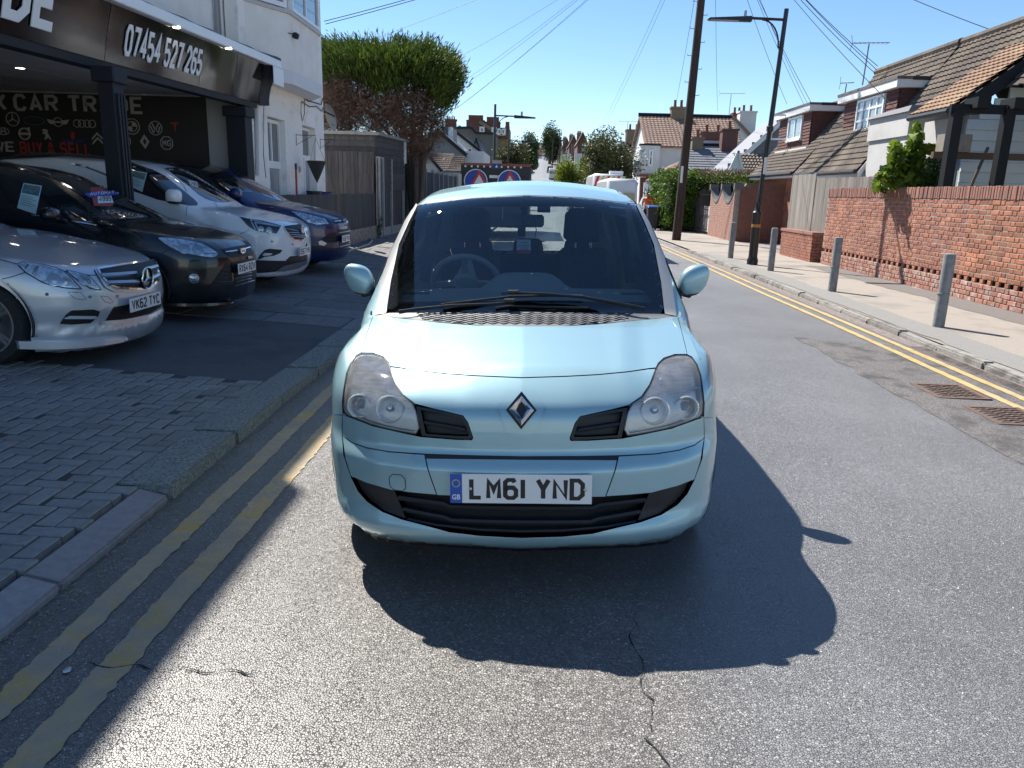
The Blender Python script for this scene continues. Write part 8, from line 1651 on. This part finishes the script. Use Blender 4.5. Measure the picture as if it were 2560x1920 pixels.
# --- far street lamps, poles
def far_lamp(px,py,y,lab,side=1):
    p=ay((px,py),y);t=thing('street_lamp',lab,'street lamp',(p.x,y,zs(y)),'black street lamps');q=MB();q.tube([(p.x,y,zs(y)-.1),(p.x,y,zs(y)+1.4),(p.x,y,p.z)],[.1,.07,.055],8);q.build('column',blk_iron,t,smooth=True);q=MB();q.tube([(p.x,y,p.z-.5),(p.x+side*1.0,y,p.z-.52)],.035,6);q.build('arm',blk_iron,t);q=MB();q.tube([(p.x,y,p.z-1.3)]+[(p.x+side*.1+side*.5*(1-cos(a)),y,p.z-1.15+.6*sin(a)) for a in np.linspace(0,pi/2,7)],.02,5);q.build('scroll_brace',blk_iron,t)
    q=MB();q.hexa([(p.x+side*.9,y-.1,p.z-.6),(p.x+side*1.9,y-.1,p.z-.6),(p.x+side*1.9,y+.1,p.z-.6),(p.x+side*.9,y+.1,p.z-.6)],[(p.x+side*.9,y-.08,p.z-.46),(p.x+side*1.9,y-.1,p.z-.54),(p.x+side*1.9,y+.1,p.z-.54),(p.x+side*.9,y+.08,p.z-.46)]);q.build('lamp_head',blk_iron,t);bx('photocell',mat('photocell',(.45,.46,.48),.4),t,((p.x+side*1.2,y-.05,p.z-.48),(p.x+side*1.3,y+.05,p.z-.3)))
far_lamp(*z3b(1597,70),38.,'black street lamp rising behind the sign carrying trailer');far_lamp(*z3b(1825,555),57.,'smaller black street lamp in front of the olive roadside tree')
for (a,b,y,lab) in (((1290,780),(1240,1580),62.,'bare wooden post in front of the bright green roadside bush'),((1500,1120),(1475,1580),56.,'pale grey post before the dark roadside tree'),((810,640),(830,1250),235.,'far telegraph pole beside the tall hill tree'),((985,700),(1000,1000),225.,'far dark pole before the hill houses')):
    p=X(z4b,a,y);t=thing('roadside_post',lab,'post',(p.x,y,zs(y)));q=MB();r_=.12 if y < 100 else .2;q.tube([(p.x,y,zs(y)-.2),(p.x,y,p.z-1),(p.x,y,p.z)],[r_,r_*.9,r_*.8],8);q.build('shaft',tpole if y > 100 else bark_m,t,smooth=True)
    if y > 100:q=MB();q.beam((p.x-.8,y,p.z-.5),(p.x+.8,y,p.z-.5),.12,.12);q.build('crossarm',tpole,t)
# --- vehicles on the hill (small in the picture)
def hill_car(px0,px1,col,lab,w=1.8,h=1.5,kind='car',L=4.2,cab=True,y=None,name='parked_car',nose=1):
    (a,_),(b,__)=z4b(px0,0),z4b(px1,0);y=y or w*FPX/(b-a);xc=(a+b)/2;z=zs(y);d=ray((xc,420))[0];x=d[0]/d[1]*y;sl2=(zs(y+2)-zs(y-2))/4;t=thing(name,lab,kind,(x,y,z),'vehicles parked up the hill road');R=Matrix.Translation((x,y,z)) @ Matrix.Rotation(math.atan(sl2),4,'X')
    def part(nm,m,pts_b,pts_t,bev=.06):
        q=MB();q.hexa(pts_b,pts_t);o=q.build(nm,m,None,bevel=bev);o.parent=t;o.matrix_local=Matrix.Rotation(math.atan(sl2),4,'X')
    m_=mat('far_paint_%d_%d_%d' % tuple(int(100*c_) for c_ in col),col,.3,.2,coat=.6);hw=w/2;hb=h*.58 if cab else h
    part('body',m_,[(-hw,-L/2,.25),(hw,-L/2,.25),(hw,L/2,.25),(-hw,L/2,.25)],[(-hw*.97,-L/2+.08,hb),(hw*.97,-L/2+.08,hb),(hw*.97,L/2-.1,hb),(-hw*.97,L/2-.1,hb)],.12)
    if cab:
        part('windows',tint,[(-hw*.95,-L*.36,hb-.02),(hw*.95,-L*.36,hb-.02),(hw*.95,L*.36,hb-.02),(-hw*.95,L*.36,hb-.02)],[(-hw*.74,-L*.2,h-.06),(hw*.74,-L*.2,h-.06),(hw*.74,L*.24,h-.06),(-hw*.74,L*.24,h-.06)],.02);part('roof',m_,[(-hw*.76,-L*.21,h-.07),(hw*.76,-L*.21,h-.07),(hw*.76,L*.25,h-.07),(-hw*.76,L*.25,h-.07)],[(-hw*.7,-L*.18,h),(hw*.7,-L*.18,h),(hw*.7,L*.2,h),(-hw*.7,L*.2,h)],.02)
    else:part('rear_window',tint,[(-hw*.8,-L/2-.01,h*.55),(hw*.8,-L/2-.01,h*.55),(hw*.8,-L/2+.1,h*.55),(-hw*.8,-L/2+.1,h*.55)],[(-hw*.78,-L/2+.03,h*.8),(hw*.78,-L/2+.03,h*.8),(hw*.78,-L/2+.1,h*.8),(-hw*.78,-L/2+.1,h*.8)],0)
    for sx in (-1,1):
        part('lamp',mat('far_lamp_red',(.3,.02,.02),.3),[(sx*hw*.85-.12,-L/2-.02,hb*.6),(sx*hw*.85+.12,-L/2-.02,hb*.6),(sx*hw*.85+.12,-L/2+.1,hb*.6),(sx*hw*.85-.12,-L/2+.1,hb*.6)],[(sx*hw*.85-.12,-L/2+.02,hb*.8),(sx*hw*.85+.12,-L/2+.02,hb*.8),(sx*hw*.85+.12,-L/2+.1,hb*.8),(sx*hw*.85-.12,-L/2+.1,hb*.8)],0)
        for sy in (-L*.3,L*.3):q=MB();q.lathe([(.001,-.1),(.3,-.1),(.3,.1),(.001,.1)],(sx*(hw-.12),sy,.3),(1,0,0),12);o=q.build('wheel',rubber,None);o.parent=t;o.matrix_local=Matrix.Rotation(math.atan(sl2),4,'X')
    return t
W_=(.6,.61,.62);S_=(.34,.36,.38);K_=(.02,.022,.028);B_=(.05,.09,.16)
for a in ((400,515,S_,'silver car driving up the far hill behind the orange lorry'),(625,748,S_,'silver estate parked halfway up the far hill on the right'),(655,825,(.16,.15,.15),'dark car with bright windscreen parked low on the far hill'),(570,690,W_,'white car parked near the top of the far hill'),(255,370,K_,'black car parked on the left side of the far hill'),(230,330,W_,'white car parked above the black one on the far hill'),(265,375,S_,'grey car parked high on the left of the far hill'),(880,985,B_,'dark blue car parked behind the bright green bush')):hill_car(*a)
hill_car(715,930,W_,'white panel van parked at the foot of the far hill',2.0,2.2,'van',5.2,False,name='panel_van');hill_car(268,325,W_,'white van seen narrowly past the sign trailer',1.9,2.0,'van',5.,False,y=120.,name='panel_van');hill_car(370,520,(.45,.12,.03),'orange lorry at the top of the far hill',2.5,3.6,'lorry',7.,False,y=315.,name='box_lorry');hill_car(515,590,W_,'small white van beside the orange lorry on the hill',1.9,2.3,'van',5.,False,y=330.,name='panel_van')
# --- sign trailer
TY=27.;a,b=X(z3b,(1035,1060),TY),X(z3b,(2185,1072),TY);tr=thing('works_trailer','dark works truck rear with blue and red road signs stacked against it','truck',((a.x+b.x)/2,TY,-.05));navy=mat('truck_dark',(.018,.022,.028),.5);zt_=a.z
bx('body',navy,tr,((a.x,TY,.55),(b.x,TY+5.5,zt_-.05)));bx('top_rail',mat('rusty_rail',(.28,.07,.05),.6),tr,((a.x-.03,TY-.06,zt_-.06),(b.x+.03,TY+.06,zt_+.02)));bx('header',navy,tr,((a.x-.02,TY-.05,zt_-.36),(b.x+.02,TY,zt_-.06)));bx('chassis',black_plastic,tr,((a.x+.2,TY+.1,.3),(b.x-.2,TY+5.4,.55)))
for i in range(10):
    if i==5:continue
    c=X(z3b,(1097+i*104 if i < 5 else 1705+(i-6)*107,1108+i*2.4),TY-.06);q=MB();q.lathe([(.035,0),(.033,.012),(.001,.016)],c,(0,-1,0),10);q.build('white_stud',white_pvc,tr,smooth=True)
c=X(z3b,(1618,1107),TY-.06);bx('badge_plate',mat('badge_blue3',(.03,.05,.2),.5),tr,((c.x-.14,TY-.065,c.z-.08),(c.x+.14,TY-.052,c.z+.08)));q=MB();q.slab([(c.x-.04,TY-.066,c.z-.05),(c.x+.04,TY-.066,c.z-.05),(c.x,TY-.066,c.z+.05)],(0,-.003,0));q.build('badge_mark',white_pvc,tr)
c=X(z3b,(1612,1207),TY-.03);nt_=bx('notice',white_pvc,tr,((c.x-.23,TY-.03,c.z-.2),(c.x+.23,TY-.012,c.z+.19)))
for k in range(3):bx('notice_band',mat('notice_red',(.5,.05,.06),.5),tr,((c.x-.18,TY-.034,c.z+.02+k*.045),(c.x+.16-.1*k,TY-.031,c.z+.045+k*.045)))
sgb,sgr,sgw=mat('sign_blue',(.015,.06,.35),.4),mat('sign_red',(.55,.03,.03),.4),mat('sign_face',(.75,.75,.72),.4)
for (cx,cy,r,ax_,ay_,lab) in ((1270,1360,.40,1330,1340,'blue round road sign with red triangle leaning on the truck, beside the fence'),(1830,1375,.40,1845,1350,'blue round road sign with red triangle leaning on the truck, road side')):
    c=X(z3b,(cx,cy),TY-.12);t=thing('road_sign',lab,'road sign',(c.x,TY-.12,c.z-r));q=MB();q.lathe([(.001,.012),(r*.93,.012),(r*.93,0)],c,(0,-1,0),36);q.build('blue_disc',sgb,t);q=MB();q.lathe([(r*.925,.016),(r,.016),(r,-.01),(r*.925,-.01)],c,(0,-1,0),36);q.build('white_rim',sgw,t)
    apx=X(z3b,(ax_,1168 if cx < 1500 else 1180),TY-.16);s_=.6;P3=[apx,apx+Vector((-.52*s_,0,-.9*s_)),apx+Vector((.52*s_,0,-.9*s_))];cen=sum(P3,Vector())/3
    q=MB();q.slab(P3,(0,-.01,0));q.build('red_triangle',sgr,t,bevel=.004);q=MB();q.slab([cen+(p-cen)*.55+Vector((0,-.012,0)) for p in P3],(0,-.004,0));q.build('white_centre',sgw,t)
    q=MB();q.tube([(c.x-.2,TY-.05,.55),(c.x-.2,TY-.1,c.z)],.02,6);q.build('sign_leg',galv,t)
bx('beacon',mat('beacon_cream',(.55,.5,.4),.5),tr,((X(z3b,(1545,1020),TY+.8).x,TY+.8,zt_-.02),(X(z3b,(1700,1020),TY+.8).x,TY+1.1,zt_+.16)))
for sx in (a.x+.25,b.x-.25):q=MB();q.lathe([(.001,-.14),(.42,-.14),(.45,-.1),(.45,.1),(.42,.14),(.001,.14)],(sx,TY+1.2,.42),(1,0,0),22);q.build('wheel',rubber,tr,smooth=True)
# --- works vans on the right
def van(lab,p_tl,p_tr,y,col,chev=False,L=5.):
    a,b=X(zc,p_tl,y),X(zc,p_tr,y);w=b.x-a.x;h=max(a.z,b.z);t=thing('works_van',lab,'van',((a.x+b.x)/2,y,-.05));m_=mat('van_white',(.7,.71,.72),.35,coat=.5);hw=w/2;cx=(a.x+b.x)/2
    q=MB();q.hexa([(cx-hw,y,.35),(cx+hw,y,.35),(cx+hw,y+L,.35),(cx-hw,y+L,.35)],[(cx-hw*.9,y+.06,h),(cx+hw*.9,y+.06,h),(cx+hw*.9,y+L*.7,h),(cx-hw*.9,y+L*.7,h)]);q.build('body',m_,t,bevel=.07,smooth=True)
    for sx in (-1,1):bx('rear_window',tint,t,((cx+sx*hw*.08,y-.012,h*.55),(cx+sx*hw*.75,y+.06,h*.82)));bx('tail_lamp',sgr,t,((cx+sx*hw*.9-.06,y-.015,h*.35),(cx+sx*hw*.9+.06,y+.05,h*.6)))
    for sy in (1.,L-1.):
        for sx in (-1,1):q=MB();q.lathe([(.001,-.1),(.3,-.1),(.33,-.06),(.33,.06),(.3,.1),(.001,.1)],(cx+sx*(hw-.16),y+sy,.28),(1,0,0),18);q.build('wheel',rubber,t,smooth=True)
    bx('rear_bumper',black_plastic,t,((cx-hw,y-.06,.3),(cx+hw,y+.02,.5)))
    if chev:
        for k in range(6):q=MB();x0_=cx-hw*.85+k*hw*.3;q.slab([(x0_,y-.015,h*.82),(x0_+hw*.15,y-.015,h*.82),(x0_+hw*.35,y+.02,h*.97),(x0_+hw*.2,y+.02,h*.97)],(0,-.006,0));q.build('chevron',sgr if k % 2==0 else mat('chevron_yellow',(.5,.55,.12),.5),t)
        q=MB();q.box((cx+hw*.1,y+.3,h-.01),(cx+hw*.9,y+.6,h+.1));q.build('light_bar',white_pvc,t)
    return t
van('white works van with red and yellow chevrons beyond the plain white van',(1325,722),(1640,722),25.5,W_,True);van('plain white van parked just behind the pale blue hatchback',(1455,765),(1770,765),19.5,W_)
# --- two road workers and wheelie bins
def person(lab,x,y,h,face,top_m,leg_m,skin_m,pose):
    """one skinned body; clothing zones by material on the same continuous mesh"""
    t=thing('person',lab,'person',(x,y,zr(x) if x < 4.4 else 0.));s=h/1.75;J=dict(pel=(0,0,.95),che=(0,0,1.25),nek=(0,0,1.47),hd=(0,-.01,1.60),hdt=(0,-.01,1.73),shl=(.18,0,1.40),ell=(.24,-.04,1.14),wrl=(.16,-.22,1.0),hal=(.13,-.29,.99),shr=(-.18,0,1.40),elr=(-.26,-.02,1.14),wrr=(-.22,-.16,.96),har=(-.2,-.22,.93),hil=(.1,0,.92),knl=(.11,-.03,.5),anl=(.12,.02,.09),tol=(.13,-.13,.04),hir=(-.1,0,.92),knr=(-.11,-.02,.5),anr=(-.12,.03,.09),tor=(-.13,-.12,.04));J.update(pose)
    R_=dict(pel=.15,che=.165,nek=.06,hd=.085,hdt=.07,shl=.08,ell=.055,wrl=.04,hal=.04,shr=.08,elr=.055,wrr=.04,har=.04,hil=.105,knl=.07,anl=.05,tol=.045,hir=.105,knr=.07,anr=.05,tor=.045);ks_=list(J);E=[('pel','che'),('che','nek'),('nek','hd'),('hd','hdt'),('che','shl'),('shl','ell'),('ell','wrl'),('wrl','hal'),('che','shr'),('shr','elr'),('elr','wrr'),('wrr','har'),('pel','hil'),('hil','knl'),('knl','anl'),('anl','tol'),('pel','hir'),('hir','knr'),('knr','anr'),('anr','tor')]
    me=bpy.data.meshes.new('body');me.from_pydata([tuple(c*s for c in J[k]) for k in ks_],[(ks_.index(a),ks_.index(b)) for a,b in E],[]);o=bpy.data.objects.new('body',me);COL.objects.link(o);md=o.modifiers.new('s','SKIN');sd=o.modifiers.new('d','SUBSURF');sd.levels=2;sd.render_levels=2
    for i,k in enumerate(ks_):me.skin_vertices[0].data[i].radius=(R_[k]*s,R_[k]*s*(.75 if k in ('pel','che') else 1));me.skin_vertices[0].data[i].use_root=(k=='pel')
    dg=bpy.context.evaluated_depsgraph_get();dg.update();m2=bpy.data.meshes.new_from_object(o.evaluated_get(dg));bpy.data.objects.remove(o);m2.materials.clear();hv=mat('hivis_silver',(.6,.6,.58),.4);hair=mat('short_hair',(.03,.022,.018),.9);boot=mat('boot',(.02,.018,.016),.7)
    for mm in (top_m,leg_m,skin_m,hv,hair,boot):m2.materials.append(mm)
    for p in m2.polygons:
        c=p.center/s;z=c.z;i=0 if z > .9 else 1
        if abs(c.x) > .14 and c.y < -.17 and .85 < z < 1.1:i=2
        if z > 1.50:i=2
        if z > 1.655 or (z > 1.56 and c.y > .03):i=4
        if 1.05 < z < 1.10 or (1.28 < z < 1.31 and abs(c.x) > .1):i=3
        if z < .1:i=5
        p.material_index=i
    m2.polygons.foreach_set('use_smooth',[True]*len(m2.polygons));ob=link('body',m2,None,t);ob.rotation_euler=(0,0,face)
    for sx in (-1,1):q=MB();q.lathe([(.001,-.012),(.012,-.008),(.014,0),(.001,.01)],(sx*.035*s,-.085*s,1.62*s),(0,-1,0),8);e_=q.build('eye',plate_black,None,smooth=True);e_.parent=t;e_.rotation_euler=(0,0,face)
    return t
org=mat('hivis_orange',(.80,.13,.02),.7);skn=mat('skin',(.34,.2,.14),.6);p1=ay(z5b(385,1100),38.);person('worker in orange hi-vis jacket standing by the blue lidded bin',p1.x,38.,1.74,pi*.85,org,mat('navy_trousers',(.02,.025,.05),.9),skn,dict(wrl=(.30,-.22,1.02),hal=(.33,-.28,1.02),ell=(.28,-.08,1.14)));p2=ay(z5b(530,1100),38.6);person('second worker in orange hi-vis half hidden by the hedge',p2.x,38.6,1.74,pi*1.1,org,mat('navy_trousers',(.02,.025,.05),.9),skn,{})
for (px_,y,c_,lab) in ((448,36.,(.03,.09,.3),'dark wheelie bin with blue lid beside the orange worker'),(512,36.4,(.02,.02,.022),'black wheelie bin next to the blue lidded bin')):
    p=ay(z5b(px_,1215),y);t=thing('wheelie_bin',lab,'bin',(p.x,y,0),'wheelie bins by the road');z0=0.;q=MB();q.hexa([(p.x-.2,y-.22,z0+.06),(p.x+.2,y-.22,z0+.06),(p.x+.2,y+.22,z0+.06),(p.x-.2,y+.22,z0+.06)],[(p.x-.26,y-.3,z0+.98),(p.x+.26,y-.3,z0+.98),(p.x+.26,y+.3,z0+.98),(p.x-.26,y+.3,z0+.98)]);q.build('body',black_plastic,t,bevel=.02);q=MB();q.hexa([(p.x-.28,y-.33,z0+.98),(p.x+.28,y-.33,z0+.98),(p.x+.28,y+.33,z0+.98),(p.x-.28,y+.33,z0+.98)],[(p.x-.25,y-.28,z0+1.05),(p.x+.25,y-.28,z0+1.05),(p.x+.25,y+.33,z0+1.09),(p.x-.25,y+.33,z0+1.09)]);q.build('lid',mat('lid_%d' % int(c_[2]*1000),c_,.4),t,bevel=.015)
    for sx in (-.2,.2):q=MB();q.lathe([(.001,-.03),(.1,-.03),(.1,.03),(.001,.03)],(p.x+sx,y+.24,z0+.1),(1,0,0),14);q.build('wheel',rubber,t)
hc_=ay(z5b(475,1150),47.);hill_car(0,1,(.2,.33,.45),'pale blue car parked beyond the orange workers',y=47.).location=(hc_.x,47.,-.05) 
# --- trees beyond
tm1=leaf_mat('olive_tree_leaf',(.03,.042,.014),(.15,.15,.05),1.2,.25);tm2=leaf_mat('bright_bush_leaf',(.06,.10,.012),(.28,.32,.03),1.4,.35);tm3=leaf_mat('dark_tree_leaf',(.018,.035,.012),(.07,.11,.03),.5,.2);tm4=leaf_mat('far_tree_leaf',(.03,.05,.025),(.11,.15,.06),.2,.2)
def tree_px(name,lab,z,x0,x1,ytop,y,m,n,size,base_z=None,**k):
    a,b=X(z,(x0,ytop),y),X(z,(x1,ytop),y);g0=zs(y) if base_z is None else base_z;return clump_tree(name,lab,((a.x+b.x)/2,y,g0),(a.z+b.z)/2-g0,(b.x-a.x)/2,(b.x-a.x)/2,m,n,size,**k)
tree_px('roadside_tree','broad brownish green tree left of the white house with bay',zc,1195,1790,240,44.,tm1,16000,.13,crown_z=.52,nclump=42,seed=3,trunk_r=.13,clump=.34)
tree_px('roadside_bush','bright yellow green bush at the roadside before the brownish tree',zc,1005,1330,455,52.,tm2,9000,.15,crown_z=.5,nclump=26,seed=5,clump=.45);tree_px('roadside_tree','olive leaved tree behind the far left street lamps',zc,430,745,345,72.,tm1,12000,.17,crown_z=.45,nclump=34,seed=8,clump=.42)
tree_px('roadside_bush','small dark conifer before the olive leaved tree',zc,235,400,480,60.,tm3,6000,.16,crown_z=.45,nclump=18,seed=9,clump=.5);tree_px('hill_tree','dark green tree overhanging the left of the hill road',zc,670,845,350,165.,tm4,7000,.42,crown_z=.55,nclump=26,seed=12,clump=.45,trunk_r=.3);tree_px('hill_tree','tall rounded tree at the right of the hill road',zc,858,1042,262,250.,tm4,9000,.5,crown_z=.52,nclump=34,seed=14,clump=.42,trunk_r=.4)
for i,(x0_,x1__,yt,yy) in enumerate(((770,850,500,340.),(860,930,470,330.),(930,1010,480,290.),(560,700,400,200.),(90,140,230,140.))):tree_px('hill_tree',('dark tree closing the top of the hill road','pale tree near the crest of the hill road','low tree below the tall rounded hill tree','soft green tree above the left hill parking','small tree beside the red brick chimneys')[i],zc,x0_,x1__,yt,yy,tm4,3500,.5,crown_z=.5,nclump=16,seed=20+i,clump=.5,trunk_r=.25)
# distant wooded ridge
C=np.stack([RNG.uniform(-420,420,26000),RNG.uniform(430,470,26000),RNG.uniform(19,27,26000)],1);C[:,2] -= 3*np.abs(np.sin(C[:,0]*.05))*RNG.uniform(0,1,len(C));leaves('far_wood',C,RNG.normal(0,1,C.shape),2.6,.7,tm4,None)
# --- overhead wires from the telegraph pole
wire_m=mat('wire',(.03,.03,.035),.6);PT=pole_at(11.2);kq=2560/2212
wt=thing('overhead_wires','thin dark telephone wires fanning out from the pole top across the sky','wires',tuple(PT))
def wire(p,Y=None,Xp=None,sag=.25,a0=None):
    e=ay((p[0]*kq,p[1]*kq),Y) if Y else ax((p[0]*kq,p[1]*kq),Xp);s=a0 or PT+Vector((RNG.normal(0,.08),0,RNG.uniform(-.25,.1)));pts=[s.lerp(e,t)-Vector((0,0,sag*4*t*(1-t))) for t in np.linspace(0,1,15)];q=MB();q.tube(pts,.009,4,cap=False);q.build('wire',wire_m,wt)
for p,Y in (((700,46),20.5),((703,52),20.8),((775,94),40.),((985,126),52.),((1000,176),52.),((1002,184),52.5),((985,236),51.),((980,238),51.5),((1312,262),110.),((1303,265),112.),((1462,215),54.),((1550,240),60.),((1700,225),33.),((1740,232),32.),((1745,225),31.5),((1775,262),29.),((1890,158),25.),((1893,150),24.8),((1896,143),24.6),((2150,68),20.6),((1935,235),21.)):wire(p,Y)
# --- roof aerials
def aerial(p_base,p_top,y,lab,L=1.1,n=9):
    b,t_=X(z5,p_base,y),X(z5,p_top,y);t=thing('roof_aerial',lab,'aerial',tuple(b));polytube('mast',galv,t,[b-Vector((0,0,.3)),t_],.022,6);polytube('boom',galv,t,[t_+Vector((-L*.45,0,.02)),t_+Vector((L*.55,0,.06))],.014,5)
    for i in range(n):x=-L*.42+i*L/(n-.2);h_=.13 if i else .3;polytube('element',galv,t,[t_+Vector((x,-.18,.03)),t_+Vector((x,.18,.03))],.007,4)
    for s in (-1,1):polytube('reflector',galv,t,[t_+Vector((-L*.45,0,.02)),t_+Vector((-L*.5,0,.02+s*.22))],.008,4)
aerial((1343,405),(1372,240),25.4,'long yagi aerial on the ridge of the dormer house');aerial((610,640),(625,510),60.,'far yagi aerial above the white gabled house',1.8);aerial((1243,480),(1250,455),31.,'small aerial behind the tiled dormer roof',.5,5);aerial((60,720),(65,660),70.,'tiny aerial left of the pantile roof',1.6)

SC.render.resolution_x=1024;SC.render.resolution_y=768
print('OBJ',len(bpy.data.objects))
